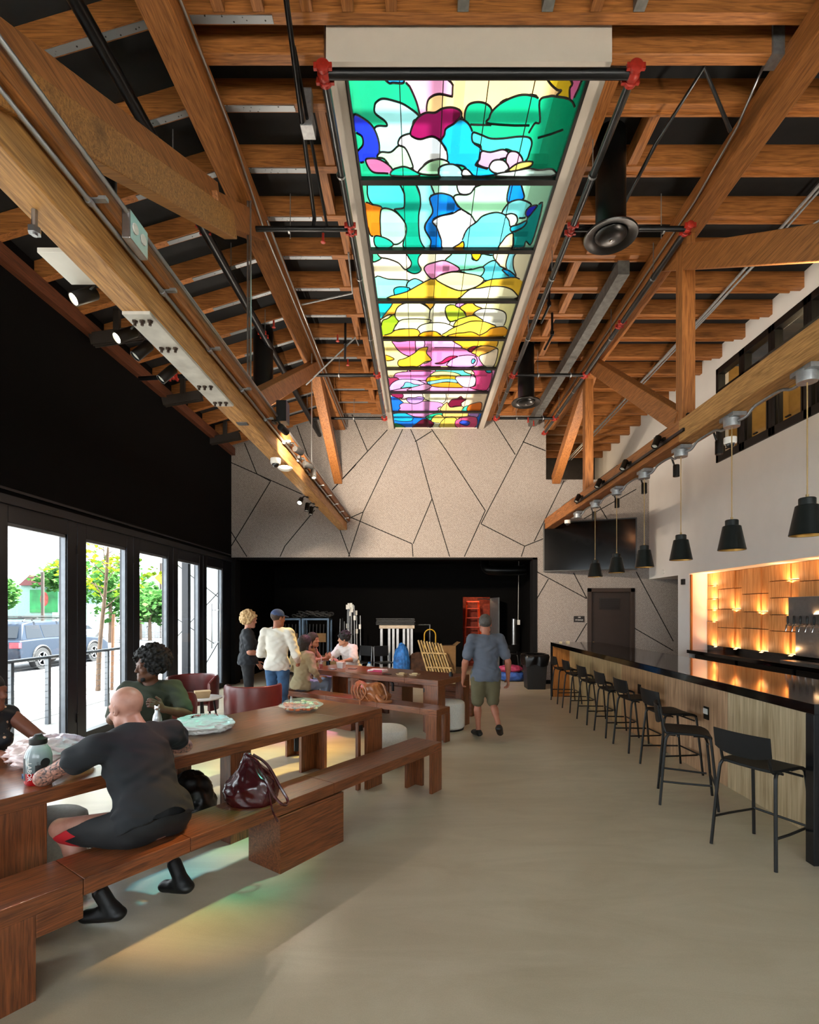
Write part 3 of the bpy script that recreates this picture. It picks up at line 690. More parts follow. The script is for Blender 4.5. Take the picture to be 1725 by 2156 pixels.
# ---------- sprinkler pipes ----------
PZ = 6.2
M_pipe = mat('black_steel_pipe', '1c1d1f', .35, .6, .15)
M_pipeg = mat('grey_steel_pipe', '4a4d4f', .3, .8, .15)
def coupling(mb, x, y, z, ax='y', r=.05):
    R = {'y': Matrix.Rotation(PI / 2, 4, 'X'), 'x': Matrix.Rotation(PI / 2, 4, 'Y'), 'z': Matrix()}[ax]
    M = Matrix.Translation((x, y, z)) @ R
    mb.lathe([(r * .8, -.08), (r * 1.05, -.075), (r * 1.05, -.05), (r * .85, -.045), (r * .85, .045), (r * 1.05, .05), (r * 1.05, .075), (r * .8, .08)], 14, (0, 0, 0), M)
    for s in (-1, 1): mb.box(s * r * 1.0 - .022, s * r * 1.0 + .022, -.025, .025, -.07, -.045, M); mb.box(s * r * 1.0 - .022, s * r * 1.0 + .022, -.025, .025, .045, .07, M)
    mb.ball((x, y, z), r * 1.1, 10, 7)
def hanger(mb, x, y, z, top=6.66):
    mb.tube([(x, y, top), (x, y, z + .05)], .006, 5).lathe([(.045, -.012), (.045, .012)], 12, (0, 0, 0), Matrix.Translation((x, y, z)) @ Matrix.Rotation(PI / 2, 4, 'X'), cap=False)
sp = thing('sprinkler_piping', 'black sprinkler pipework with red couplings framing the skylight', 'pipework', (.5, 4.2, PZ))
MB().tube([(-.76, 4.22, PZ), (1.73, 4.22, PZ)], .04, 12).build('pipe', M_pipe, sp, smooth='a')
MB().tube([(-.78, 4.22, PZ), (-.80, 11.75, PZ)], .036, 12).build('pipe', M_pipeg, sp, smooth='a')
MB().tube([(1.74, 4.22, PZ), (1.74, 11.75, PZ)], .036, 12).build('pipe', M_pipeg, sp, smooth='a')
MB().tube([(3.07, 5.93, PZ), (3.07, 12.75, PZ)], .036, 12).build('pipe', M_pipeg, sp, smooth='a')
for y in (5.93, 9.6, 11.75):
    MB().tube([(1.74, y, PZ), (3.07, y, PZ)], .03, 10).build('pipe', M_pipe, sp, smooth='a')
    MB().tube([(-.79, y, PZ), (-2.47, y, PZ)], .03, 10).build('pipe', M_pipe, sp, smooth='a')
MB().tube([(-2.48, 3.0, 6.22), (-2.48, 12.8, 6.18)], .055, 14).build('pipe', M_pipe, sp, smooth='a')
MB().tube([(-.95, 3.5, 6.32), (-1.2, 5.9, 6.3), (-1.22, 5.93, 6.2)], .022, 10).tube([(-1.02, 4.2, 6.4), (-1.06, 5.93, 6.22)], .016, 8).build('pipe', M_pipe, sp, smooth='a')
for p in ((-.78, 4.22), (1.74, 4.22), (-.79, 5.93), (1.74, 5.93), (3.07, 5.93), (-.79, 9.6), (1.74, 9.6), (3.07, 9.6), (-.8, 11.75), (1.74, 11.75), (3.07, 11.75), (3.07, 12.7), (-2.48, 5.93), (-2.48, 8.2), (-2.48, 11.6), (3.07, 7.9)):
    mb = MB(); coupling(mb, p[0], p[1], PZ, 'y', .052 if p[1] < 5 else .042); mb.build('coupling', M_red, sp, smooth='a')
for x in (-.79, 1.74, 3.07, -2.48):
    for y in (5.2, 6.8, 8.3, 10.3, 11.4):
        if not (x == 3.07 and y < 6): mb = MB(); hanger(mb, x, y, PZ); mb.build('pipe_hanger', M_galv, sp)
for y in (6.0, 9.65, 11.8):
    for x in (-1.5, 2.2, 2.8): MB().tube([(x, y, 6.66), (x, y, PZ - .06)], .005, 5).lathe([(.04, -.01), (.04, .01)], 10, (0, 0, 0), Matrix.Translation((x, y - .05, PZ)) @ Matrix.Rotation(PI / 2, 4, 'Y'), cap=False).build('pipe_hanger', M_galv, sp)
for x, y in ((-1.12, 6.0), (2.45, 11.7), (2.62, 11.9), (-2.2, 7.8), (-1.3, 8.2), (-1.25, 9.0)): MB().tube([(x, y, PZ), (x, y, PZ - .1)], .014, 8).lathe([(.02, 0), (.03, .005)], 8, (x, y, PZ - .11)).build('sprinkler_head', M_red, sp)
o = MB().tube([(3.0, 5.0, 6.46), (2.5, 4.55, 6.6), (2.34, 5.1, 6.45), (2.3, 5.8, 6.4)], .02, 10).build('pipe', M_pipeg, sp, smooth='a')
for k, (x, y) in enumerate(((1.9, 7.6), (2.15, 8.4), (-1.25, 8.7))):
    o = MB().tube([(x, y, 6.66), (x, y, 6.3), (x - .05, y + .3, 6.22)], .02, 8).lathe([(.03, 6.3), (.035, 6.34), (.03, 6.36)], 10, (x, y, 0)).build('sprinkler_drop', M_pipe, smooth='a')
    tag(o, ['short black drop pipe right of the skylight, nearer one', 'short black drop pipe right of the skylight, farther one', 'short black drop pipe left of the skylight'][k], 'pipe')
# long diagonal conduits right of the truss
o = MB().tube([(4.35, 3.6, 6.55), (4.5, 8, 6.52), (4.6, 16, 6.5)], .02, 8).tube([(4.43, 4.5, 6.55), (4.58, 8, 6.52), (4.68, 16, 6.5)], .014, 8).tube([(4.9, 6.3, 6.6), (4.55, 6.9, 6.52), (4.52, 16, 6.48)], .014, 8).build('conduit_run', M_galv, smooth='a')
tag(o, 'bundle of thin grey conduits running back under the joists near the white wall', 'conduit')
o = MB().tube([(-2.0, 9.1, 5.8), (-1.1, 8.85, 6.5), (-1.1, 9.3, 6.6)], .014, 8).build('conduit_bend', M_galv, smooth='a')
tag(o, 'bent thin conduit between left truss and skylight, farther one', 'conduit')
tag(MB().tube([(-.95, 6.9, 6.6), (-1.0, 7.7, 6.55), (-1.8, 7.9, 6.5)], .013, 8).build('conduit_bend', M_galv, smooth='a'), 'bent thin conduit between left truss and skylight, nearer one', 'conduit')
o = MB().box(-1.1, -.98, 4.75, 4.9, 6.28, 6.4).box(-1.08, -1.0, 4.78, 4.86, 6.4, 6.66).build('junction_box', M_galv, bevel=.004); tag(o, 'small grey square electrical box hanging left of the skylight corner', 'electrical box')
# round ducts
for k, (x, y, r, w) in enumerate(((2.03, 5.5, .155, 'large black round ceiling duct with diffuser right of the skylight, nearer one'), (2.03, 9.88, .155, 'small black round ceiling duct with diffuser right of the skylight, farther one'))):
    d = thing('duct_diffuser', w, 'air duct', (x, y, 5.8), 0, 'round drop ducts')
    MB().lathe([(r, .02), (r, 1.09)], 28).build('duct', mat('black_duct', '0f1010', .35, .5), d, smooth='a', loc=True)
    MB().lathe([(.155, .06), (.2, .05), (.265, .02), (.278, 0), (.272, -.012), (.2, -.0), (.17, .02)], 40, cap=False).build('diffuser_ring', mat('gloss_black', '0a0a0a', .3), d, smooth='a', loc=True)
    MB().lathe([(.02, -.035), (.1, -.03), (.15, -.012), (.165, .01), (.15, .02), (.1, .03), (.02, .03)], 36).build('diffuser_cone', mat('gloss_black', '0a0a0a', .3), d, smooth='a', loc=True)
    MB().lathe([(.004, -.05), (.02, -.045), (.02, -.03)], 12).build('screw', M_chrome, d, smooth='a', loc=True)
o = MB().lathe([(.16, 5.6), (.16, 6.25)], 20, (-3.05, 4.9, 0)).build('duct', mat('black_duct', '0f1010', .35, .5), smooth='a'); tag(o, 'black vertical duct behind the left truss', 'air duct')
o = MB().lathe([(.16, 5.2), (.16, 6.5)], 20, (-2.6, 8.6, 0)).build('duct', mat('black_duct', '0f1010', .35, .5), smooth='a'); tag(o, 'black vertical duct farther back behind the left truss', 'air duct')
# ---------- pendants ----------
M_pend = mat('dark_bronze_shade', '101512', .45, .4, .2, 12); M_gold = mat('gold_leaf_inside', 'b08848', .4, .8)
def pendant():
    p = thing('pendant_lamp', '', 'lamp', (3.22, PY[0], 2.45), 0, 'pendant lamps over the bar')
    MB().lathe([(.128, 0), (.132, .004), (.128, .02), (.085, .245), (.078, .25), (.062, .252), (.062, .305), (.055, .312), (.02, .315)], 40, cap=False).build('lamp_shade', M_pend, p, smooth='a', loc=True)
    MB().lathe([(.125, .002), (.122, .02), (.08, .24), (.01, .245)], 32, cap=False).build('shade_lining', M_gold, p, smooth='a', loc=True)
    MB().ball((0, 0, .17), (.03, .03, .04)).lathe([(.02, .2), (.02, .245)], 12).build('bulb', mat('frosted_bulb', 'e8dcc0', .4), p, smooth=True, loc=True)
    MB().tube([(0, 0, .31), (0, 0, 1.28)], .0055, 8).lathe([(.012, .31), (.012, .34)], 8).build('cord', mat('tan_cord', 'a88a5a', .6), p, loc=True)
    return p
pd = pendant()
for k, y in enumerate(PY[:6]):
    o = pd if k == 0 else dup(pd, (3.22, y, 2.45))
    o['label'] = 'dark cone pendant lamp hanging above the bar, ' + (oo(k))
# ---------- spotlights ----------
M_lens = emis('lit_lens', (1, .80, .55, 1), 30); M_lensoff = mat('spot_lens', 'c8c8c0', .2)
def spot_head(name, label, loc, aim, lit, e=40, L=.16, r=.042, grp=None, cone=70, base=None):
    d = (Vector(aim) - Vector(loc)).normalized()
    q = d.to_track_quat('Z', 'Y').to_matrix().to_4x4(); M = Matrix.Translation(loc) @ q
    o = thing(name, label, 'spotlight', loc, 0, grp)
    MB().lathe([(r * .9, -L / 2), (r, -L / 2 + .01), (r, L / 2), (r * .85, L / 2), (r * .8, L / 2 - .02)], 20, (0, 0, 0), M).build('housing', M_black, o, smooth='a')
    MB().lathe([(.001, L / 2 - .012), (r * .8, L / 2 - .012)], 16, (0, 0, 0), M, cap=False).build('lens', M_lens if lit else M_lensoff, o)
    if base is not None:
        MB().tube([loc, ((loc[0] + base[0]) / 2, (loc[1] + base[1]) / 2, base[2]), base], .012, 6).box(base[0] - .02, base[0] + .02, base[1] - .06, base[1] + .06, base[2] - .02, base[2] + .02).build('bracket', M_black, o)
    if lit and e:
        l = light('spot_beam', 'SPOT', tuple(Vector(loc) + d * (L / 2 + .02)), e, (1, .82, .62), .03, target=tuple(Vector(loc) + d * 3), spot=math.radians(cone), blend=.8)
    return o
for k, (y, lit) in enumerate(((3.35, 1), (3.82, 1), (4.05, 0), (4.45, 0))):
    spot_head('track_spotlight', ['lit round spotlight shining on the outer side of the left truss, nearest', 'lit small spotlight outside the left truss, second back', 'unlit black cylinder spotlight outside the left truss, nearer one', 'unlit black cylinder spotlight outside the left truss, farther one'][k],
        (-2.17, y, 3.86), (-2.17 + (-1.0 if lit else -.6), y - (1.2 if lit else .4), 2.6 if lit else 3.0), lit, 60, grp='spotlights outside the left truss', base=(-2.03, y, 3.93), cone=110)
for k, (y, z, lit) in enumerate(((6.15, 3.98, 1), (6.9, 3.96, 1), (7.5, 3.94, 1), (7.9, 3.92, 0))):
    spot_head('track_spotlight', 'black spotlight on the inner side of the left truss, %s%s' % (oo(k), '' if lit else ', unlit'), (-1.62, y, z), (-.4 + k * .9, 12.9, 3.7) if lit else (-1.5, y - .5, 3), lit, 420, grp='spotlights inside the left truss', base=(-1.74, y, z + .1), cone=85)
for k, (y, lit) in enumerate(((9.2, 1), (9.75, 0), (10.1, 0))):
    spot_head('track_spotlight', ['small lit spotlight under the far end of the left truss', 'unlit spotlight under the far end of the left truss, nearer one', 'unlit spotlight under the far end of the left truss, farther one'][k], (-2.12, y, 3.78), (-2.2, y - (1.5 if lit else .3), 2.6), lit, 60, grp='spotlights at the far end of the left truss', base=(-2.0, y, 3.86), cone=90)
for k, y in enumerate((6.6, 7.65, 8.75, 9.9)):
    spot_head('track_spotlight', 'black spotlight on the room side of the right truss, %s' % oo(k), (3.02, y, 3.98), (2.3, y - .4, 2.6), 0, grp='spotlights on the room side of the right truss', base=(3.1, y, 4.0))
tag(MB().box(3.075, 3.10, 6.05, 10.2, 3.93, 3.965).build('light_track', M_black), 'black light track along the room side of the right truss', 'light track')
for k, y in enumerate((6.0, 7.0, 8.0, 9.1, 10.3)):
    spot_head('track_spotlight', 'black cylinder downlight behind the right truss, %s' % oo(k), (3.47, y, 3.72), (3.47, y, 2), 0, grp='downlights behind the right truss', base=(3.34, y, 3.9))
for k, (x, y, z) in enumerate(((-1.88, 6.75, 3.80), (3.42, 5.7, 3.72), (3.2, 11.2, 3.78))):
    d = thing('dome_camera', ['white dome camera under the left truss', 'white dome camera behind the right truss near the windows', 'white dome camera at the far end of the right truss'][k], 'security camera', (x, y, z - .06))
    MB().lathe([(.06, .0), (.065, .02), (.065, .07)], 24).build('housing', M_white, d, smooth='a', loc=True)
    MB().ball((0, 0, 0), (.045, .045, .045), 16, 10).build('dome', mat('smoked_dome', '2a2a2c', .1), d, smooth=True, loc=True)
tag(MB().lathe([(.0, -.03), (.06, -.025), (.1, 0), (.1, .015), (.08, .03)], 30, (-1.86, 7.15, 3.79)).build('wireless_puck', M_white, smooth='a'), 'round white ceiling disc under the left truss beside the dome camera', 'access point')
for k, (y, x) in enumerate(((7.35, -4.3), (9.5, -4.35), (11.7, -4.4))):
    o = MB(); 
    for i in range(3): o.bar((x - .35, y - .06 + i * .05, 5.66), (x + .3, y + .05 + i * .05, 5.82), .02, .16)
    o.box(x - .04, x + .04, y - .03, y + .03, 5.8, 6.1)
    tag(o.build('louvred_bracket', mat('dark_louvre', '241c16', .7)), 'dark slatted fixture where joists meet the black wall, %s' % oo(k), 'fixture', 'slatted fixtures on the black wall')
o = MB().tube([(-4.5, 8.3, 5.55), (-3.2, 8.3, 5.62)], .035, 10).build('pipe_stub', M_pipe, smooth='a'); tag(o, 'short black pipe with a red coupling near the black wall', 'pipe')
mb = MB(); coupling(mb, -3.95, 8.3, 5.58, 'x', .045); mb.build('coupling', M_red, o)
o = MB().box(-2.22, -2.06, 3.0, 3.3, 3.9, 3.93).box(-2.14, -2.02, 3.1, 3.2, 3.93, 4.0).build('flat_panel_sensor', M_white, bevel=.004); tag(o, 'small white rectangular panel outside the left truss', 'sensor')
# ceiling spot fill: track heads over the aisle (real lamps on the right chord underside already modelled)
# ---------- television ----------
tv = thing('television', 'large black wall-mounted television left of the white wall, tilted into the room', 'television', (4.2, 12.6, 2.75))
A, B = (3.08, 12.9), (5.1, 12.15)
for nm, z0, z1, off, mt, ins in (('casing', 2.80, 4.02, 0, M_black, 0), ('screen', 2.83, 3.99, -.03, mat('tv_screen', '040405', .12, 0, .02), .03)):
    d = (Vector((B[0], B[1], 0)) - Vector((A[0], A[1], 0))).normalized(); nrm = Vector((d.y, -d.x, 0))
    a = Vector((A[0], A[1], (z0 + z1) / 2)) + d * ins + nrm * (-off); b = Vector((B[0], B[1], (z0 + z1) / 2)) - d * ins + nrm * (-off)
    MB().bar(a, b, .06 if nm == 'casing' else .004, z1 - z0).build(nm, mt, tv)
MB().tube([(4.2, 12.97, 3.4), (4.15, 12.55, 3.4)], .04).box(4.0, 4.4, 12.93, 12.97, 3.2, 3.6).build('wall_bracket', M_black, tv)
o = MB().box(3.86, 4.12, FY - .02, FY, 1.55, 1.70).build('door_sign', mat('dark_sign', '1d1a19', .5)); tag(o, 'small dark STORAGE sign beside the bronze door', 'sign')
def text(body, size, loc, rot, m, parent, name='lettering', ext=.002, align='CENTER'):
    c = bpy.data.curves.new(name, 'FONT'); c.body = body; c.size = size; c.extrude = ext; c.align_x = align; c.align_y = 'CENTER'
    o = bpy.data.objects.new(name, c); COL.objects.link(o); bpy.context.view_layer.update()
    me = bpy.data.meshes.new_from_object(o.evaluated_get(bpy.context.evaluated_depsgraph_get())); bpy.data.objects.remove(o)
    o = bpy.data.objects.new(name, me); COL.objects.link(o); me.materials.append(m)
    R = Matrix.Translation(loc) @ rot
    if parent is not None: me.transform(W[parent.name].inverted() @ R); o.parent = parent
    else: o.matrix_world = R
    return o
RX = Matrix.Rotation(PI / 2, 4, 'X')
text('104', .045, (3.99, FY - .022, 1.665), RX, M_white, o); text('STORAGE', .045, (3.99, FY - .022, 1.60), RX, M_white, o)
# ---------- bar ----------
M_stone = mat('black_stone', '0b0b0d', .07, 0, .1, 30, spec=.6)
bar = thing('bar_counter', 'long bar with black stone waterfall top and pale plywood front', 'bar counter', (3.3, 7.4, 0))
MB().box(2.81, 3.87, 3.69, 11.12, 1.08, 1.157).build('countertop', M_stone, bar, bevel=.004)
MB().box(2.81, 3.87, 3.69, 3.77, 0, 1.08).build('end_panel', mat('black_end_panel', '101216', .25), bar, bevel=.004)
MB().box(2.81, 3.87, 11.04, 11.12, 0, 1.08).build('end_panel', M_blackp, bar)
MB().box(2.84, 3.19, 11.02, 11.04, 0, 1.08).build('end_cladding', wood('ply_orange', '9c5a20', 'c4823c', 'z', .5, 50, False), bar)
ys = [3.77, 5.36, 6.75, 8.18, 9.6, 11.03]
tones = [('a98f68', 'cdb894'), ('a07a58', 'c9a37f'), ('a0754c', 'c89c70'), ('a8875a', 'd0b080'), ('a88c5c', 'd2b684')]
for k in range(5):
    MB().box(3.19, 3.23, ys[k] + .002, ys[k + 1] - .002, .0, 1.08).build('front_panel', wood('ply_%d' % k, *tones[k], 'z', .45, 30, False, 0, .45), bar)
MB().box(3.8, 3.84, 3.77, 11.04, .0, 1.08).build('back_panel', M_blackp, bar)
mb = MB()
for y in (5.75, 7.5): mb.box(3.178, 3.192, y - .045, y + .045, .62, .76)
mb.build('outlet', M_black, bar); MB().box(3.170, 3.18, 5.71, 5.79, .68, .74).build('outlet_cover', M_white, bar)
tag(MB().box(3.1, 3.16, 10.9, 10.98, 1.158, 1.19).box(2.95, 3.0, 10.9, 10.95, 1.158, 1.18).build('coaster_stack', mat('cream_card', 'd8c8a0', .6)), 'small cream box on the far end of the bar', 'box')
# stools
def stool(loc, rot):
    o = thing('bar_stool', '', 'bar stool', loc, rot, 'black bar stools along the bar')
    # local +x faces the bar, backrest at -x
    sz = .68
    mb = MB()
    vs = []; nx, ny = 8, 8
    for i in range(nx + 1):
        for j in range(ny + 1):
            x = -.19 + .40 * i / nx; y = -.205 + .41 * j / ny
            cr = abs(2 * j / ny - 1); z = sz + .006 * cr * cr - (.03 * max(0, (i - 6) / 2) ** 2)
            k2 = 1 - .04 * (cr > .99) ; vs.append((x * k2, y * (1 - .03 * (i in (0, nx))), z))
    n1 = (nx + 1) * (ny + 1); vs += [(x, y, z - .022) for x, y, z in vs]
    fs = []
    for i in range(nx):
        for j in range(ny):
            a = i * (ny + 1) + j; b = a + ny + 1
            fs += [(a, b, b + 1, a + 1), (n1 + a, n1 + a + 1, n1 + b + 1, n1 + b)]
    for i in range(nx):
        a = i * (ny + 1); b = a + ny + 1; fs.append((a, n1 + a, n1 + b, b)); a += ny; b += ny; fs.append((a, b, n1 + b, n1 + a))
    for j in range(ny):
        fs.append((j, j + 1, n1 + j + 1, n1 + j)); a = nx * (ny + 1) + j; fs.append((a, n1 + a, n1 + a + 1, a + 1))
    mb.add(vs, fs).build('seat', mat('black_plastic', '090909', .5, 0, .1, 90, .15, .3), o, smooth='a', loc=True, bevel=.004)
    fl = [(-.235, s * .245, 0) for s in (-1, 1)]; ff = [(.25, s * .225, 0) for s in (-1, 1)]
    for s in (-1, 1):
        MB().tube(spline([(-.235, s * .245, 0), (-.19, s * .215, .55), (-.17, s * .205, .645), (-.14, s * .2, .665), (-.1, s * .19, .66)], 5), .0125, 8).build('leg', M_black, o, smooth='a', loc=True)
        MB().tube(spline([(.25, s * .225, 0), (.2, s * .2, .55), (.185, s * .19, .645), (.15, s * .18, .662), (.05, s * .18, .66)], 5), .0125, 8).build('leg', M_black, o, smooth='a', loc=True)
        MB().tube(spline([(-.1, s * .19, .655), (-.17, s * .185, .665), (-.20, s * .183, .72), (-.235, s * .18, .89)], 5), .0105, 8).build('back_post', M_black, o, smooth='a', loc=True)
    for pts in ([(-.213, -.23, .22), (-.05, -.225, .22), (.2, -.2, .22)], [(-.213, .23, .22), (-.05, .225, .22), (.2, .2, .22)], [(.23, -.212, .22), (.23, .212, .22)], [(.17, -.19, .60), (.17, .19, .60)], [(-.08, -.2, .648), (-.08, .2, .648)]):
        MB().tube(pts, .0095, 8).build('stretcher', M_black, o, smooth='a', loc=True)
    # backrest: curved panel
    vs = []; n = 12
    for j in range(n + 1):
        y = -.215 + .43 * j / n; c = 2 * j / n - 1; x = -.235 - .03 * (1 - c * c) + .012
        zb = .745 + .035 * abs(c) ** 3; zt = .925
        vs += [(x, y, zb), (x - .02, y, zt), (x - .012, y, zb), (x - .032, y, zt)]
    fs = []
    for j in range(n):
        a = 4 * j; b = a + 4; fs += [(a, b, b + 1, a + 1), (a + 2, a + 3, b + 3, b + 2), (a + 1, b + 1, b + 3, a + 3), (a, a + 2, b + 2, b)]
    fs += [(0, 1, 3, 2), (4 * n, 4 * n + 2, 4 * n + 3, 4 * n + 1)]
    MB().add(vs, fs).build('backrest', mat('black_plastic', '090909', .5, 0, .1, 90, .15, .3), o, smooth='a', loc=True, bevel=.004)
    return o
ST = [((2.60, 3.93, 0), .42, 'nearest the camera, turned slightly away'), ((2.57, 5.0, 0), -.40, 'second from the camera, turned sideways'), ((2.88, 5.95, 0), .05, 'third from the camera, partly behind the second'),
      ((2.90, 6.87, 0), .03, 'fourth from the camera'), ((2.90, 7.66, 0), 0, 'fifth from the camera'), ((2.90, 8.52, 0), .02, 'sixth from the camera'), ((2.92, 9.5, 0), 0, 'seventh from the camera'), ((2.93, 10.38, 0), 0, 'farthest from the camera')]
s0 = None
for k, (l, r, w) in enumerate(ST):
    if s0 is None: s0 = stool(l, r); o = s0
    else: o = dup(s0, l, r)
    o['label'] = 'black metal bar stool at the bar, ' + w
# back bar
bb = thing('back_bar_counter', 'black stone counter under the glowing plywood tiles', 'counter', (5.9, 5, 0))
MB().box(5.70, 6.21, -1, 11.05, .93, 1.0).build('countertop', M_stone, bb, bevel=.004)
MB().box(6.14, 6.21, -1, 11.05, 1.0, 1.1).build('splashback', M_stone, bb)
MB().box(5.82, 6.2, -1, 11.04, 0, .1).build('plinth', M_blackp, bb)
fr = None; M_fr = mat('fridge_black', '0e0f11', .3, .2)
for k, y in enumerate((10.18, 8.72, 7.26, 5.8)):
    if fr is None:
        fr = thing('bar_refrigerator', '', 'refrigerator', (5.78, y, .1), 0, 'black refrigerators under the back bar')
        MB().box(.02, .42, -.7, .7, 0, .82).build('body', M_fr, fr, loc=True)
        for s in (-1, 1):
            dr = MB().box(0, .02, .02 if s > 0 else -.69, .69 if s > 0 else -.02, .12, .72).build('door', M_fr, fr, bevel=.004, loc=True)
            MB().tube([(-.0, s * .08, .66), (-.05, s * .08, .68), (-.055, s * .08, .45), (0, s * .08, .43)], .013, 8).build('handle', M_chrome, dr, smooth='a', loc=True)
        MB().box(0, .02, -.69, .69, .735, .81).build('grille', M_black, fr, loc=True); o = fr
    else: o = dup(fr, (5.78, y, .1))
    o['label'] = 'black under-counter bar refrigerator, %s along the back bar' % ['farthest', 'second farthest', 'third farthest', 'nearest'][k]
# glowing plywood tiles
M_ply = wood('ply_tile', 'b87636', 'dba266', 'z', .45, 30, False, 0, .5); M_led = emis('led_strip', (1, .62, .28, 1), 3)
pw = thing('backlit_tile_wall', 'wall of staggered plywood tiles glowing orange behind the bar', 'wall panelling', (6.2, 5.5, 1.1))
MB().box(6.2, 6.208, 6.8, 11.04, 1.1, 2.62).build('backing', M_blackp, pw)
cols = [(11.04, 10.64, [2.36, 2.08, 1.85, 1.61]), (10.64, 9.88, [2.27, 1.86, 1.49]), (9.88, 9.11, [2.14, 1.81, 1.5]), (9.11, 8.38, [2.34, 2.05, 1.76, 1.48]), (8.38, 7.6, [2.3, 2.0, 1.7, 1.4]), (7.6, 6.8, [2.2, 1.8, 1.45])]
rr = random.Random(3)
for ci, (y1, y0, sm) in enumerate(cols):
    zs = [1.1] + sorted(sm) + [2.62]
    for i in range(len(zs) - 1):
        z0, z1 = zs[i] + .006, zs[i + 1] - .006
        w = (y1 - y0) * .27 if ci else .0
        dp = .02 * rr.random(); mb = MB().box(6.12 + dp, 6.2, y0 + w + .004, y1 - .012, z0, z1)
        if w: mb.box(6.165, 6.2, y0 + .004, y0 + w, z0, z1)
        pan = mb.build('wall_tile', M_ply, pw)
        if (i % 2 == (0 if ci != 1 else 0)) or ci == 0:
            yy = y0 + (w + .06 if w else .1)
            MB().box(6.145, 6.165, y0 + .01, y0 + w + .02 if w else y1 - .02, z0 + .002, z0 + .008).build('led_strip', M_led, pan)
            light('tile_lamp', 'AREA', (6.04, (y0 + yy) / 2 + .08, z0 + .03), 1.5, (1, .55, .26), .09, target=(6.16, (y0 + yy) / 2 + .08, z0 + .22), sy=.3)
tag(MB().box(5.77, 5.80, 11.0, 11.05, 1.0, 2.6).build('niche_edge', wood('ply_orange', '9c5a20', 'c4823c', 'z', .5, 50, False)), 'thin orange wooden edge at the left of the tile wall', 'trim board')
tt = thing('tap_wall', 'stainless tap panel with a row of beer taps on the tile wall', 'beer taps', (6.0, 7.8, 1.1))
MB().box(5.98, 6.13, 7.0, 8.4, 1.58, 2.05).build('tap_box', M_steel, tt, bevel=.006)
MB().box(6.10, 6.125, 7.0, 8.4, 1.1, 1.57).build('splash_sheet', M_steel, tt)
for k in range(9):
    y = 8.32 - k * .14
    f = MB().tube([(5.98, y, 1.62), (5.90, y, 1.60), (5.88, y, 1.5)], [.014, .014, .01], 10).build('tap', M_chrome, tt, smooth='a')
    MB().lathe([(.012, 0), (.017, .05), (.016, .13), (.008, .14)], 12, (5.915, y, 1.61)).build('tap_handle', M_black, f, smooth='a')
MB().box(5.85, 6.1, 7.0, 8.4, 1.0, 1.03).build('drip_tray', M_steel, tt)
tag(MB().box(5.70, 5.75, 11.2, 11.3, 2.4, 2.52).build('wall_speaker', M_black), 'small black sensor on the white wall by the bar niche', 'sensor')
tag(MB().lathe([(.06, 0), (.06, .03)], 16, (0, 0, 0), Matrix.Translation((5.75, 12.2, 2.75)) @ Matrix.Rotation(-PI / 2, 4, 'Y')).build('strobe_alarm', M_white), 'small white round alarm on the white wall', 'alarm')
# ---------- tables and benches ----------
def leg_L(mb, x, y, sx, sy, z1, a, b, t=.035):
    """L-profile leg at the corner (x, y); sx, sy point inwards"""
    mb.box(*sorted((x, x + sx * a)), *sorted((y, y + sy * t)), 0, z1)
    return mb.box(*sorted((x, x + sx * t)), *sorted((y + sy * t, y + sy * b)), 0, z1)
def slab_top(mb, L, w, z, th, seams):
    xs = [0] + sorted(seams, reverse=True) + [-L]
    for i in range(len(xs) - 1): mb.box(xs[i + 1] + .0015, xs[i] - .0015, 0, w, z - th, z)
    return mb
UA = math.atan2(.818, .575); VA = math.atan2(-.575, .818)
def bench(label, loc, rot, L, seams, blocks=(), wide=None, grp=None):
    o = thing('bench', label, 'bench', (*loc, 0), rot, grp); z, w, th = .485, .34, .085
    slab_top(MB(), L, w, z, th, seams).build('seat', M_oak['x'], o, bevel=.003, loc=True)
    for y, s in ((0, 1), (w, -1)): leg_L(MB(), 0, y, -1, s, z - th, .18, .12).build('leg', M_oak['z'], o, bevel=.003, loc=True)
    if wide:
        MB().box(-wide, -wide + .2, .0, w, z - th - .11, z - th).build('apron', M_oak['x'], o, bevel=.003, loc=True)
        MB().box(-L, -wide, 0, .04, 0, z - th).box(-L, -wide, w - .04, w, 0, z - th).build('leg', M_oak['z'], o, bevel=.003, loc=True)
    else:
        for y, s in ((0, 1), (w, -1)): leg_L(MB(), -L, y, 1, s, z - th, .18, .12).build('leg', M_oak['z'], o, bevel=.003, loc=True)
    for a, b in blocks: MB().box(-b, -a, -.012, w, 0, z - th - .006).build('base_block', M_oak['x'], o, bevel=.004, loc=True)
    return o
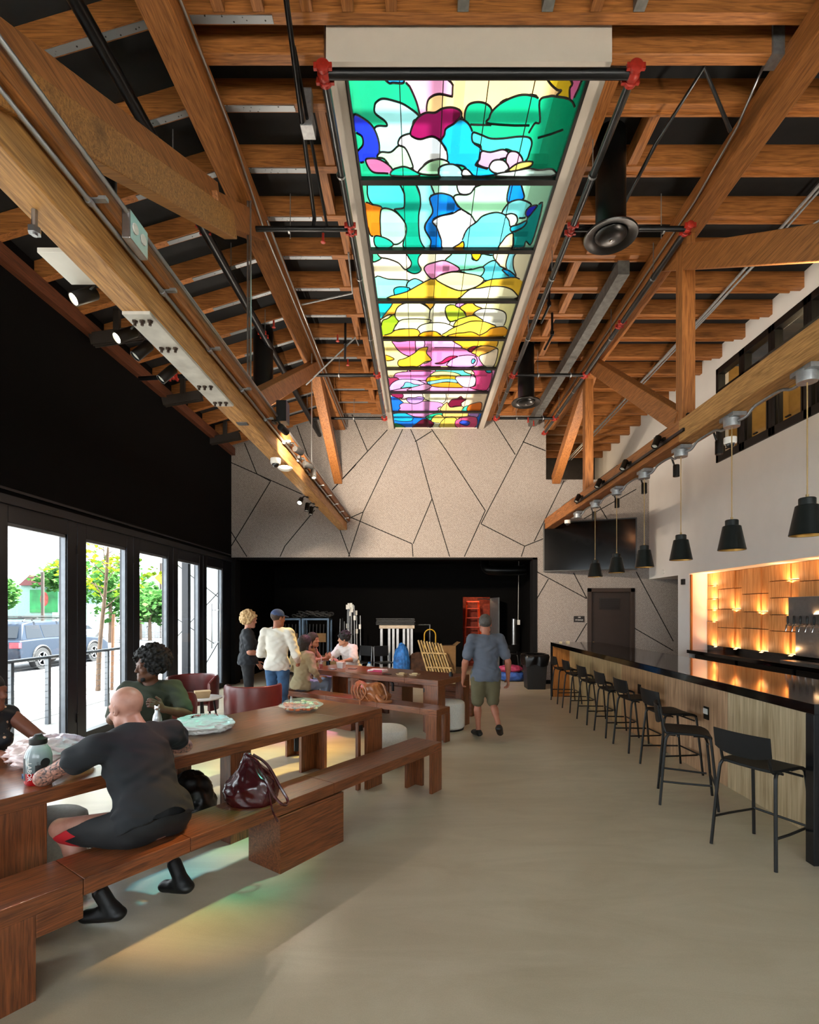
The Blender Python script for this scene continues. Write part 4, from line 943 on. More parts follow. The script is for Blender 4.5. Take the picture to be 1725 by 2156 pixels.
def table(label, loc, rot, L, w, seams, wide=None):
    o = thing('communal_table', label, 'table', (*loc, 0), rot); z, th = .80, .085
    slab_top(MB(), L, w, z, th, seams).build('tabletop', M_oak['x'], o, bevel=.004, loc=True)
    for y, s in ((0, 1), (w, -1)):
        leg_L(MB(), 0, y, -1, s, z - th, .24, .2, .04).build('leg', M_oak['z'], o, bevel=.003, loc=True)
        if not wide: leg_L(MB(), -L, y, 1, s, z - th, .24, .2, .04).build('leg', M_oak['z'], o, bevel=.003, loc=True)
        MB().box(-1.75, -1.6, *sorted((y + s * .06, y + s * .1)), 0, z - th).box(-1.79, -1.75, *sorted((y + s * .06, y + s * .2)), 0, z - th).build('leg', M_oak['z'], o, bevel=.003, loc=True)
    if wide: MB().box(-L, -wide, 0, .05, 0, z - th).box(-L, -wide, w - .05, w, 0, z - th).box(-L, -L + .05, .05, w - .05, 0, z - th).build('leg', M_oak['z'], o, bevel=.003, loc=True)
    MB().box(-.31, -.27, .06, .1, 0, z - th).build('inner_post', M_oak['z'], o, bevel=.003, loc=True)
    MB().box(-.30, -.25, .05, .06, .6, .66).build('hinge', M_black, o, loc=True)
    MB().tube([(-1.3, .2, z - th - .02), (-1.05, .2, z - th - .02), (-1.0, .2, z - th - .06), (-1.0, .2, z - th - .18)], .022, 8).build('extension_arm', M_black, o, smooth='a', loc=True)
    return o
table('long stained oak communal table nearest the camera with bottles and plastic bags on it', (-.396, 5.466), UA, 3.66, 1.016, [-.62], 3.04)
bench('long oak bench in the foreground where the bald man sits', (.226, 5.29), UA, 4.3, [-1.55, -2.74, -3.31], [(1.455, 2.085)], 3.51)
bench('oak bench on the window side of the nearest table', (-.396 + .27 * .575 - 1.3 * .818, 5.466 + .27 * .818 + 1.3 * .575), UA, 3.7, [-1.5, -2.7])
table('stained oak communal table farther back with papers and takeaway boxes', (.27, 7.6), VA, 2.9, .93, [-.62, -1.7])
bench('oak bench in front of the farther table holding a tan leather bag', (.230, 6.98), VA, 3.15, [-.28, -1.05, -2.1], [(1.55, 2.1)])
bench('oak bench behind the farther table near the stage', (.9, 8.93), VA, 3.3, [-.3, -1.6], [(0, .6), (1.5, 2.1)])
M_boucle = mat('white_boucle', 'd9d5ca', .95, 0, .08, 60, .6, .1)
def ottoman(loc, lab):
    o = thing('ottoman', lab, 'stool', loc, 0, 'round boucle ottomans')
    MB().lathe([(.22, .025), (.246, .05), (.25, .1), (.25, .37), (.243, .415), (.215, .437), (.1, .442), (.01, .443)], 36).build('cushion', M_boucle, o, smooth='a', loc=True)
    MB().lathe([(.23, 0), (.235, .025)], 30).build('base', M_black, o, loc=True); return o
ot = ottoman((-.40, 6.2, 0), 'white round boucle stool beside the end of the nearest table')
dup(ot, (.45, 8.02, 0), 0, 'white round boucle stool at the end of the farther table')
dup(ot, (-2.53, 3.5, 0), 0, 'round boucle stool in shadow beneath the nearest table')
# ---------- lounge corner ----------
M_lea = mat('oxblood_leather', '5c201c', .33, 0, .25, 5, .15, .5)
def tub(loc, rot, lab):
    o = thing('tub_chair', lab, 'armchair', loc, rot, 'oxblood leather tub chairs')   # opens towards +x
    n = 36; a0, a1 = math.radians(52), math.radians(308); prof = [(.335, .2), (.385, .2), (.392, .7), (.38, .745), (.355, .755), (.335, .74), (.33, .7)]
    vs = []; m = len(prof)
    for i in range(n + 1):
        a = a0 + (a1 - a0) * i / n; e = min(i, n - i) / 5; dip = .1 * max(0, 1 - e) ** 2
        for r, z in prof: vs.append((r * math.cos(a) * 1.0, r * math.sin(a) * 1.05, z - (dip if z > .5 else 0)))
    fs = [(i * m + k, (i + 1) * m + k, (i + 1) * m + (k + 1) % m, i * m + (k + 1) % m) for i in range(n) for k in range(m)] + [tuple(range(m)), tuple(n * m + k for k in range(m))[::-1]]
    MB().add(vs, fs).build('backrest', M_lea, o, smooth='a', loc=True)
    MB().lathe([(.3, .3), (.335, .32), (.34, .42), (.32, .455), (.1, .465), (.01, .465)], 32, (.02, 0, 0)).build('seat', M_lea, o, smooth='a', loc=True)
    for a in (45, 135, 225, 315):
        c, s = math.cos(math.radians(a)), math.sin(math.radians(a)); MB().tube([(.27 * c, .27 * s, .32), (.33 * c, .33 * s, 0)], [.022, .014], 10).build('leg', M_black, o, smooth='a', loc=True)
    return o
t1 = tub((-2.45, 7.62, 0), math.radians(100), 'oxblood leather tub chair with its back to the camera beside the nearest table')
dup(t1, (-3.75, 8.55, 0), math.radians(-80), 'oxblood leather tub chair facing the room by the glass doors')
dup(t1, (-3.42, 6.95, 0), math.radians(70), 'oxblood leather tub chair partly hidden behind the man in the olive shirt')
rt = thing('side_table', 'small round white side table between the tub chairs', 'side table', (-3.2, 7.6, 0))
MB().lathe([(.27, .535), (.285, .54), (.285, .555), (.27, .56)], 40).build('tabletop', mat('white_marble', 'dcdcda', .2, 0, .04, 4), rt, smooth='a', loc=True)
for a in (20, 110, 200, 290):
    c, s = math.cos(math.radians(a)), math.sin(math.radians(a)); MB().tube([(.16 * c, .16 * s, .54), (.24 * c, .24 * s, 0)], [.016, .009], 8).build('leg', M_black, rt, smooth='a', loc=True)
def taper(mb, c, a, b, h, rz, k=1.25):
    R = Matrix.Translation(c) @ Matrix.Rotation(rz, 4, 'Z'); vs = [(x * a / 2 * s, y * b / 2 * s, z) for z, s in ((0, 1 / k), (h, 1)) for y in (-1, 1) for x in (-1, 1)]
    return mb.add(vs, [(0, 2, 3, 1), (4, 5, 7, 6), (0, 1, 5, 4), (2, 6, 7, 3), (0, 4, 6, 2), (1, 3, 7, 5)], R)
M_kraft = mat('kraft_card', 'b89c74', .8, 0, .06); M_paper = mat('white_paper', 'e2dfd8', .7, 0, .03)
b0 = taper(MB(), (-3.17, 7.55, .561), .22, .17, .1, .5).build('takeaway_box', M_kraft, bevel=.003); tag(b0, 'brown kraft takeaway box on the small round white table', 'food box')
# ---------- things on the nearest table ----------
TZ = .80
def blob(name, m, label, cat, c, r, f, n=48, mm=28, parent=None, mats=None):
    """closed lump: radius function f(direction) around c"""
    vs = [];
    for j in range(mm + 1):
        t = PI * j / mm
        for k in range(n):
            a = 2 * PI * k / n; d = Vector((math.sin(t) * math.cos(a), math.sin(t) * math.sin(a), math.cos(t))); s = f(d)
            z = c[2] + max(d.z * r[2] * s, -r[2] * .78); vs.append((c[0] + d.x * r[0] * s, c[1] + d.y * r[1] * s, z))
    fs = [(j * n + k, (j + 1) * n + k, (j + 1) * n + (k + 1) % n, j * n + (k + 1) % n) for j in range(mm) for k in range(n)]
    o = MB().add(vs, fs).build(name, m, parent, smooth=True)
    if label: tag(o, label, cat)
    return o
def crump(k, a, ridge=True, off=(0, 0, 0)):
    def f(d):
        q = Vector(off) + d * k; v = mnoise.noise(q) * .6 + mnoise.noise(q * 2.1) * .3
        return 1 + a * ((1 - 2 * abs(v)) if ridge else v * 1.6) - a * .4
    return f
def thinplastic(name, col, alpha, rough=.25):
    t = NT(name); a = t.n('ShaderNodeBsdfTransparent'); b = t.n('ShaderNodeBsdfPrincipled'); b.inputs['Base Color'].default_value = col; b.inputs['Roughness'].default_value = rough
    b.inputs['Specular IOR Level'].default_value = .8
    t.bump(b, t.noise(t.coord(), 26, 4), .6, .01)
    m = t.n('ShaderNodeMixShader'); m.inputs[0].default_value = alpha; t.l(a.outputs[0], m.inputs[1]); t.l(b.outputs[0], m.inputs[2]); t.l(m.outputs[0], t.out.inputs[0]); return t.m
M_bag = thinplastic('white_plastic_film', (.9, .87, .84, 1), .82); M_clear = thinplastic('clear_plastic', (.9, .92, .93, 1), .16, .08)
M_pinkbag = thinplastic('pinkish_plastic_film', (.8, .62, .6, 1), .8)
bg1 = blob('plastic_bag', M_bag, 'crumpled white plastic bag with red and black print on the nearest table', 'plastic bag', (-1.86, 4.42, TZ + .055), (.23, .19, .07), crump(2.7, .34), 72, 44)
from mathutils.bvhtree import BVHTree
def drape(t_, tgt, off=.003):
    # lay lettering onto the surface below it (both share the parent's frame)
    bv = BVHTree.FromPolygons([v.co for v in tgt.data.vertices], [tuple(p.vertices) for p in tgt.data.polygons])
    bm = bmesh.new(); bm.from_mesh(t_.data); bmesh.ops.triangulate(bm, faces=bm.faces)
    for _ in range(2): bmesh.ops.subdivide_edges(bm, edges=[e for e in bm.edges if e.calc_length() > .008], cuts=1); bmesh.ops.triangulate(bm, faces=bm.faces)
    for v in bm.verts:
        h_ = bv.ray_cast(Vector((v.co.x, v.co.y, 1)), Vector((0, 0, -1)))
        if h_[0] is not None: v.co.z = h_[0].z + off
    bm.to_mesh(t_.data); bm.free(); return t_
M_redp = mat('red_print', 'b01a1c', .5); M_blk = mat('black_print', '141414', .6)
RT = lambda x, y, z, rz, tilt=0: (x, y, z)
def flat(rz, tilt=0): return Matrix.Rotation(rz, 4, 'Z') @ Matrix.Rotation(tilt, 4, 'X')
drape(text('SUPER', .065, (-1.81, 4.42, TZ + .148), flat(.55 + PI, -.2), M_redp, bg1), bg1, .009); drape(text('A', .12, (-1.90, 4.36, TZ + .15), flat(.45, .25), M_redp, bg1), bg1, .011); drape(text('A', .13, (-1.907, 4.367, TZ + .146), flat(.45, .25), M_blk, bg1), bg1, .009)
drape(text('Have a nice day', .022, (-1.93, 4.44, TZ + .14), flat(.5, .3), M_blk, bg1), bg1, .009); drape(text('THANK YOU', .022, (-1.94, 4.41, TZ + .13), flat(.5, .3), M_redp, bg1), bg1, .009)
blob('plastic_bag', M_pinkbag, 'pinkish plastic bag on the nearest table behind the large jug', 'plastic bag', (-2.52, 3.52, TZ + .07), (.22, .2, .09), crump(3.2, .36, off=(3, 1, 0)), 72, 44)
blob('bin_bag', mat('black_bin_film', '09090a', .3, 0, .1), 'black plastic bag on the floor beneath the nearest table', 'plastic bag', (-1.93, 4.3, .2), (.2, .2, .26), crump(1.8, .3, off=(7, 1, 0)))
# salad bowl
sb = thing('salad_container', 'clear plastic salad container with orange and green food on the nearest table', 'food container', (-1.22, 5.32, TZ))
MB().lathe([(.15, .0), (.165, .01), (.2, .045), (.225, .055), (.228, .06)], 40).build('bowl', M_clear, sb, smooth='a', loc=True)
MB().lathe([(.226, .062), (.2, .07), (.17, .1), (.13, .112), (.06, .112), (.05, .105), (.01, .105)], 40, cap=False).build('lid', M_clear, sb, smooth='a', loc=True)
rr = random.Random(5); fm = [mat('food_orange', 'c8581c', .5), mat('food_green', '5c7a24', .5), mat('food_cream', 'e0cfa0', .5)]
mb = MB()
for k in range(130):
    a, r = rr.random() * 6.28, .165 * math.sqrt(rr.random()); mb.cur = rr.choice((0, 0, 0, 0, 2)) if math.sin(a) < .3 else rr.choice((1, 2, 2, 0))
    mb.ball((r * math.cos(a), r * math.sin(a), .03 + rr.random() * .045), (.025, .015, .012), 7, 5)
fo = mb.build('salad', fm, sb, smooth=True, loc=True); fo['kind'] = 'stuff'
# steel bottle
sbm = thing('steel_bottle', 'slim stainless steel water bottle on the table beside the bald man', 'bottle', (-2.12, 4.18, TZ))
MB().lathe([(.03, 0), (.035, .006), (.035, .15), (.03, .18), (.019, .205), (.018, .225)], 28).build('body', M_steel, sbm, smooth='a', loc=True)
MB().lathe([(.02, .225), (.021, .228), (.021, .258), (.018, .262)], 24).build('cap', M_chrome, sbm, smooth='a', loc=True)
# gallon jug
jg = thing('sports_jug', 'large clear jug with black cap and sticker lettering near the left edge', 'water jug', (-2.27, 3.08, TZ))
t = NT('jug_sides'); sx = t.n('ShaderNodeSeparateXYZ'); t.l(t.coord(), sx.inputs[0])
b = t.bsdf(t.ramp(sx.outputs[2], [(0, hexc('a01418')), (.07, hexc('a01418')), (.075, hexc('5c6668')), (.2, hexc('98a4a6')), (.26, hexc('dfe6e6'))]), .12); M_jug = t.m
MB().lathe([(.062, 0), (.068, .008), (.07, .02), (.07, .16), (.062, .195), (.042, .225), (.036, .235)], 32).build('body', M_jug, jg, smooth='a', loc=True)
cp = MB().lathe([(.044, .232), (.046, .236), (.046, .262), (.03, .27), (.02, .285), (.018, .29)], 24).build('cap', M_blk, jg, smooth='a', loc=True)
MB().tube(arc((-.015, 0, .275), .035, 0, 2 * PI, 20, 'xy'), .006, 6).build('carry_loop', M_blk, cp, smooth='a')
bd = [(.071 * math.cos(a), .071 * math.sin(a)) for a in np.linspace(-2.5, -.3, 14)]
mb = MB(); n = len(bd)
for i in range(n - 1):
    p, q = bd[i], bd[i + 1]; mb.add([(*p, .08), (*q, .08), (*q, .12), (*p, .12)], [(0, 1, 2, 3)]) if i > 7 else mb.add([(*p, .03), (*q, .03), (*q, .16), (*p, .16)], [(0, 1, 2, 3)]) if i < 3 else None
mb.build('sticker', M_blk, jg, loc=True)
def lab_at(ang, z, rot2, body, size, m, r=.0735):
    p = Vector((-2.27, 3.08, TZ + z)) + Vector((math.cos(ang), math.sin(ang), 0)) * r
    text(body, size, p, Matrix.Rotation(ang + PI / 2, 4, 'Z') @ RX @ Matrix.Rotation(rot2, 4, 'Z'), m, jg, 'sticker_lettering', .0005)
lab_at(-1.55, .085, -PI / 2, 'LABOR', .034, M_paper); lab_at(-.95, .1, PI / 2, 'SPACECRAFT', .014, M_blk); lab_at(-.95, .06, PI / 2, 'SUPPLY', .014, M_blk)
MB().lathe([(.026, 0), (.026, .001)], 20, (0, 0, 0), Matrix.Translation((.071 * math.cos(-.45), .071 * math.sin(-.45), .13)) @ Matrix.Rotation(-.45, 4, 'Z') @ Matrix.Rotation(PI / 2, 4, 'Y')).build('round_sticker', M_blk, jg, loc=True)
tag(MB().box(-.04, .04, -.03, .03, 0, .015, Matrix.Translation((-2.41, 3.2, TZ)) @ Matrix.Rotation(.7, 4, 'Z')).build('snack_packet', mat('blue_foil', '2a5f9a', .25, .4)), 'small blue foil packet beside the large jug', 'packet')
# ---------- things on the farther table ----------
def vp(t, w, z=TZ): return (.27 - .818 * t + .575 * w, 7.6 + .575 * t + .818 * w, z)
mb = MB(); c = vp(1.5, .42)
for i in range(5): mb.box(-.15 + i * .004, .15 - i * .003, -.10, .10, i * .007, i * .007 + .005, Matrix.Translation(c) @ Matrix.Rotation(-.5 + .05 * i, 4, 'Z'))
o = mb.build('paper_stack', M_paper); tag(o, 'stack of white and pink papers on the farther table', 'papers')
MB().box(-.15, .15, -.105, -.098, 0, .036, Matrix.Translation(c) @ Matrix.Rotation(-.5, 4, 'Z')).build('pink_cover', mat('pink_card', 'c0305c', .6), o)
for k, (tt_, w) in enumerate(((.86, .25), (.66, .33))):
    o = taper(MB(), vp(tt_, w), .16, .11, .025, -.6).build('paper_tray', M_kraft); tag(o, 'paper food tray on the farther table, %s of two' % ('left' if k == 0 else 'right'), 'food tray', 'paper trays')
    MB().ball(Vector(vp(tt_, w)) + Vector((0, 0, .03)), (.05, .035, .012), 10, 6).build('food', mat('food_cream', 'e0cfa0', .5), o, smooth=True)
def phone(c, rz, lab): tag(MB().box(-.075, .075, -.036, .036, 0, .009, Matrix.Translation(c) @ Matrix.Rotation(rz, 4, 'Z')).build('phone', mat('black_glass', '0a0a0c', .1), bevel=.003), lab, 'phone', 'phones')
phone(vp(1.1, .17), -.6, 'black phone on the farther table near the paper trays'); phone(vp(2.1, .45), -.3, 'black phone on the farther table near the man in white')
phone(vp(2.35, .2), -.7, 'black phone beside the plastic cup')
cu = thing('drink_cup', 'clear plastic cup with straw and red drink on the farther table', 'cup', vp(2.62, .18))
MB().lathe([(.032, 0), (.042, .11), (.044, .14)], 20).build('cup', M_clear, cu, smooth='a', loc=True); MB().lathe([(.03, .004), (.037, .075)], 18).build('drink', mat('red_drink', 'b04038', .3), cu, smooth='a', loc=True)
MB().tube([(0, 0, .02), (.012, .01, .22)], .004, 6).build('straw', M_paper, cu, loc=True)
o = taper(MB(), vp(2.35, .42), .15, .1, .11, -.5, 1.3).build('takeaway_pail', M_paper); tag(o, 'white takeaway pail on the farther table near the man in white', 'food box')
o = MB().lathe([(.03, 0), (.032, .03), (.02, .06), (.018, .07)], 16, vp(.12, .55)).build('dark_bottle_cap', M_blk, smooth='a'); tag(o, 'small black container at the right corner of the farther table', 'container')
# ---------- bags ----------
M_mar = mat('maroon_leather', '3d0c10', .22, 0, .3, 6, .3, .6, .4); M_tan = mat('tan_leather', '8a5430', .4, 0, .3, 5, .3)
hb = thing('shoulder_bag', 'slouchy maroon leather shoulder bag on the foreground bench', 'handbag', (-1.17, 3.63, .485))
def slouch(d):
    s = 1 + .12 * mnoise.noise(d * 1.7) + .10 * (1 - 2 * abs(mnoise.noise(d * 3.2 + Vector((4, 0, 0)))))
    if d.z > .1: s *= 1 - .35 * d.z * (1 - abs(d.z)) * 2
    return s
vs = []; n, mm = 60, 36
for j in range(mm + 1):
    h = j / mm; w = [1, 1.08, 1.1, 1.05, .95, .8, .62, .45, .3, .2, .12][min(10, int(h * 10))] * (1 - (h * 10 % 1)) + [1, 1.08, 1.1, 1.05, .95, .8, .62, .45, .3, .2, .12, .1][min(11, int(h * 10) + 1)] * (h * 10 % 1)
    for k in range(n):
        a = 2 * PI * k / n; q = Vector((math.cos(a) * 1.3, math.sin(a) * 1.3, h * 3)); f = 1 + .13 * mnoise.noise(q) + .10 * (1 - 2 * abs(mnoise.noise(q * 2 + Vector((9, 0, 0))))) * (.4 + h) + .05 * math.sin(a * 9 + 5 * h) * h
        vs.append((.17 * w * f * math.cos(a) - .04 * h * h, .125 * w * f * math.sin(a), .34 * h ** .9))
fs = [(j * n + k, j * n + (k + 1) % n, (j + 1) * n + (k + 1) % n, (j + 1) * n + k) for j in range(mm) for k in range(n)] + [tuple(range(n - 1, -1, -1)), tuple(mm * n + k for k in range(n))]
MB().add(vs, fs).build('bag_body', M_mar, hb, smooth=True, loc=True)
MB().tube(spline([(-.03, -.02, .33), (.05, -.06, .3), (.12, -.11, .2), (.19, -.13, .08), (.25, -.12, .02), (.26, -.06, .03), (.2, -.04, .12), (.1, 0, .26), (0, 0, .33)], 5), .010, 6).build('strap', M_mar, hb, smooth='a', loc=True)
MB().tube(spline([(.14, -.12, .14), (.17, -.15, .04), (.2, -.19, -.01), (.23, -.2, -.06)], 4), .007, 6).build('tassel', M_mar, hb, smooth='a', loc=True)
tb = thing('duffel_bag', 'large slouchy tan leather bag lying on the bench in front of the farther table', 'bag', (-.72, 7.78, .485), VA)
def fold(d): 
    q = d * 1.6 + Vector((2, 5, 0)); return 1 + .16 * (1 - 2.2 * abs(mnoise.noise(q * 1.5))) + .06 * math.sin(9 * math.atan2(d.y, d.x) + 4 * d.z) * (1 - abs(d.z))
vs = []; n, mm = 56, 30
for j in range(mm + 1):
    t_ = PI * j / mm
    for k in range(n):
        a = 2 * PI * k / n; d = Vector((math.sin(t_) * math.cos(a), math.sin(t_) * math.sin(a), math.cos(t_))); s = fold(d); bx = math.copysign(abs(d.x) ** .7, d.x); vs.append((bx * .30 * s, d.y * .16 * s, max(0, .10 + d.z * .14 * s - .05 * d.x + .03 * math.sin(d.x * 7))))
MB().add(vs, [(j * n + k, (j + 1) * n + k, (j + 1) * n + (k + 1) % n, j * n + (k + 1) % n) for j in range(mm) for k in range(n)]).build('bag_body', M_tan, tb, smooth=True, loc=True)
MB().tube(spline([(-.15, -.1, .22), (-.05, -.17, .26), (.05, -.19, .16), (-.02, -.19, .04), (-.1, -.17, .02)], 6), .014, 7).build('strap', M_tan, tb, smooth='a', loc=True)
MB().tube(spline([(.1, .05, .25), (.22, 0, .24), (.33, -.05, .1), (.36, -.12, .02)], 6), .014, 7).build('strap', M_tan, tb, smooth='a', loc=True)
MB().tube(spline([(.2, -.12, .1), (.3, -.17, .05), (.38, -.13, .03), (.42, -.05, .03)], 5), [.03] * 8 + [.022] * 8, 8).build('pouch', M_tan, tb, smooth=True, loc=True)
for q in range(5): MB().tube(spline([(-.26 + q * .05, -.13, .22 - q * .01), (-.24 + q * .06, -.19, .14), (-.2 + q * .07, -.17, .03)], 5), .012, 6).build('fold', M_tan, tb, smooth=True, loc=True)
MB().box(-.1, -.07, -.175, -.165, -.05, .09).build('buckle_tab', M_tan, tb, loc=True)
# ---------- people: signed-distance bodies meshed with surface nets ----------
class SDF:
    def __init__(s, lo, hi, h):
        s.lo = np.array(lo, float); s.h = h; s.n = np.ceil((np.array(hi) - s.lo) / h).astype(int) + 1
        s.F = np.full(s.n, .2, np.float32)
    def _box(s, lo, hi):
        a = np.maximum(0, np.floor((np.array(lo) - s.lo) / s.h).astype(int)); b = np.minimum(s.n, np.ceil((np.array(hi) - s.lo) / s.h).astype(int) + 1)
        if np.any(b <= a): return None
        g = np.meshgrid(*[s.lo[i] + s.h * np.arange(a[i], b[i]) for i in range(3)], indexing='ij', sparse=True)
        return tuple(slice(a[i], b[i]) for i in range(3)), g
    def _put(s, sl, d, k, cut=False):
        A = s.F[sl]
        if cut:
            B = -d; hh = np.maximum(k - np.abs(A - B), 0) / k; s.F[sl] = np.maximum(A, B) + hh * hh * k * .25
        else:
            hh = np.maximum(k - np.abs(A - d), 0) / k; s.F[sl] = np.minimum(A, d) - hh * hh * k * .25
    def cap(s, a, b, ra, rb=None, k=.02, cut=False, flat=1, fn=None):
        rb = ra if rb is None else rb; a = np.array(a, float); b = np.array(b, float); m = max(ra, rb) * 1.0 + k + 2 * s.h
        r = s._box(np.minimum(a, b) - m, np.maximum(a, b) + m)
        if r is None: return
        sl, (X, Y, Z) = r; ab = b - a; L = float(ab @ ab) + 1e-12
        t = np.clip(((X - a[0]) * ab[0] + (Y - a[1]) * ab[1] + (Z - a[2]) * ab[2]) / L, 0, 1)
        dx, dy, dz = X - a[0] - t * ab[0], Y - a[1] - t * ab[1], Z - a[2] - t * ab[2]
        if flat != 1 and fn is not None:
            # squash along the unit normal fn
            q = dx * fn[0] + dy * fn[1] + dz * fn[2]; e = (1 / flat - 1); d = np.sqrt(np.maximum(dx * dx + dy * dy + dz * dz + q * q * ((1 / flat) ** 2 - 1), 0))
        else: d = np.sqrt(dx * dx + dy * dy + dz * dz)
        s._put(sl, (d - (ra + t * (rb - ra))).astype(np.float32), k, cut)
    def ell(s, c, r, R=None, k=.02, cut=False):
        c = np.array(c, float); r = np.array(r, float); m = r.max() + k + 2 * s.h; q = s._box(c - m, c + m)
        if q is None: return
        sl, (X, Y, Z) = q; X, Y, Z = X - c[0], Y - c[1], Z - c[2]
        if R is not None: X, Y, Z = [R[0][i] * X + R[1][i] * Y + R[2][i] * Z for i in range(3)]
        k0 = np.sqrt((X / r[0]) ** 2 + (Y / r[1]) ** 2 + (Z / r[2]) ** 2); k1 = np.sqrt((X / r[0] ** 2) ** 2 + (Y / r[1] ** 2) ** 2 + (Z / r[2] ** 2) ** 2) + 1e-9
        s._put(sl, (k0 * (k0 - 1) / k1).astype(np.float32), k, cut)
    def plane(s, p, n):   # keep the side the normal points away from
        g = np.meshgrid(*[s.lo[i] + s.h * np.arange(s.n[i]) for i in range(3)], indexing='ij', sparse=True)
        n = np.array(n, float); n /= np.linalg.norm(n); d = (g[0] - p[0]) * n[0] + (g[1] - p[1]) * n[1] + (g[2] - p[2]) * n[2]
        s.F = np.maximum(s.F, d.astype(np.float32))
    def wrinkle(s, amp, sc_, off=0):
        g = np.meshgrid(*[s.lo[i] + s.h * np.arange(s.n[i]) for i in range(3)], indexing='ij', sparse=True)
        X, Y, Z = [q * sc_ for q in g]
        s.F = s.F + amp * (np.sin(X * 1.3 + 2.1 * np.sin(Z * .9 + off) + off) * np.sin(Z * 1.9 + 1.7 * np.sin(Y * 1.1) + off) + .5 * np.sin(Y * 2.7 + X * 1.9 + 2 * np.sin(Z * 1.7))).astype(np.float32)
    def mesh(s):
        F = s.F; n = F.shape; I = F < 0
        act = np.zeros((n[0] - 1, n[1] - 1, n[2] - 1), bool); cnt = np.zeros(act.shape, np.float32); P = [np.zeros(act.shape, np.float32) for _ in range(3)]
        for ax in range(3):
            o = [x for x in range(3) if x != ax]
            sl0 = [slice(None)] * 3; sl1 = [slice(None)] * 3; sl0[ax] = slice(0, -1); sl1[ax] = slice(1, None)
            A, B = F[tuple(sl0)], F[tuple(sl1)]; cr = (A < 0) != (B < 0); t = np.where(cr, A / np.where(cr, A - B, 1), 0)
            for i in (0, 1):
                for j in (0, 1):
                    q = [slice(None)] * 3; q[o[0]] = slice(i, n[o[0]] - 1 + i); q[o[1]] = slice(j, n[o[1]] - 1 + j); q = tuple(q)
                    c = cr[q]; act |= c; cnt += c; P[ax] += t[q]; P[o[0]] += i * c; P[o[1]] += j * c
        idx = -np.ones(act.shape, int); w = np.argwhere(act); idx[act] = np.arange(len(w)); c = cnt[act]
        V = np.stack([(w[:, i] + P[i][act] / c) for i in range(3)], 1) * s.h + s.lo
        Q = []
        for ax in range(3):
            o = [(ax + 1) % 3, (ax + 2) % 3]; sl0 = [slice(None)] * 3; sl1 = [slice(None)] * 3; sl0[ax] = slice(0, -1); sl1[ax] = slice(1, None)
            a, b = I[tuple(sl0)], I[tuple(sl1)]; e = np.argwhere(a != b); e = e[(e[:, o[0]] > 0) & (e[:, o[1]] > 0) & (e[:, o[0]] < n[o[0]] - 1) & (e[:, o[1]] < n[o[1]] - 1)]
            if not len(e): continue
            def g(d0, d1): r = e.copy(); r[:, o[0]] -= d0; r[:, o[1]] -= d1; return idx[r[:, 0], r[:, 1], r[:, 2]]
            q = np.stack([g(1, 1), g(0, 1), g(0, 0), g(1, 0)], 1); ins = a[e[:, 0], e[:, 1], e[:, 2]]; q[~ins] = q[~ins][:, ::-1]; Q.append(q)
        return V, np.concatenate(Q)
def np_mesh(name, parts, mats, parent):
    """parts: list of (V, F, material index); vertices in the parent's frame"""
    vs, fs, mi, n = [], [], [], 0
    for V, F, k in parts:
        vs.append(V); fs.append(np.asarray(F) + n); mi += [k] * len(F); n += len(V)
    me = bpy.data.meshes.new(name); me.from_pydata(np.concatenate(vs).tolist(), [], [tuple(f) for a in fs for f in a.tolist()])
    for m in mats: me.materials.append(m)
    me.polygons.foreach_set('material_index', mi); me.polygons.foreach_set('use_smooth', [True] * len(mi)); me.update()
    o = bpy.data.objects.new(name, me); COL.objects.link(o); o.parent = parent; W[o.name] = W[parent.name]; return o
def V3(*a): return np.array(a, float)
def nrm(a): a = np.array(a, float); return a / (np.linalg.norm(a) + 1e-12)
def rotm(yaw, pitch=0, roll=0):
    M = Matrix.Rotation(math.radians(yaw), 3, 'Z') @ Matrix.Rotation(math.radians(pitch), 3, 'X') @ Matrix.Rotation(math.radians(roll), 3, 'Y')
    return np.array([[M[i][j] for j in range(3)] for i in range(3)])
def skin(name, h): return mat('skin_' + name, h, .5, 0, .06, 30, .05, .35)

def hand(G, w, el, dirv, palm, side, k=S, curl=.35, spread=.12, fist=False):
    """w wrist, dirv finger direction, palm the way the palm faces; side +1 right hand"""
    d = nrm(dirv); p = nrm(np.array(palm) - d * (np.array(palm) @ d)); x = np.cross(d, p) * side   # x: towards the thumb side... flipped below
    x = nrm(x); c = np.array(w) + d * .045 * k
    G.cap(np.array(w) - d * .01, c, .025 * k, .03 * k, .02, flat=.6, fn=p)
    for i, (o, L) in enumerate(((.028, .078), (.0095, .086), (-.0095, .08), (-.027, .064))):
        b = np.array(w) + d * .09 * k + x * o * k; G.cap(np.array(w) + d * .03 * k + x * o * .7 * k, b, .014 * k, .0105 * k, .012)
        a = curl * (1.2 + .15 * i); q = b; dd = nrm(d + x * o * spread * 30)
        for j in range(3):
            an = a * (.5 + j * .8) * (1 if not fist else 1.4); e = nrm(dd * math.cos(an) + p * math.sin(an)); q2 = q + e * L * k * (.42, .32, .26)[j]
            G.cap(q, q2, (.0095, .0088, .008)[j] * k, (.0088, .008, .007)[j] * k, .004); q = q2
    b = np.array(w) + d * .025 * k + x * .025 * k; m = b + (d * .03 + x * .035 + p * .012) * k; e = m + (d * .032 + x * .010 + p * .012) * k
    G.cap(b, m, .014 * k, .0115 * k, .012); G.cap(m, e, .0105 * k, .009 * k, .006)
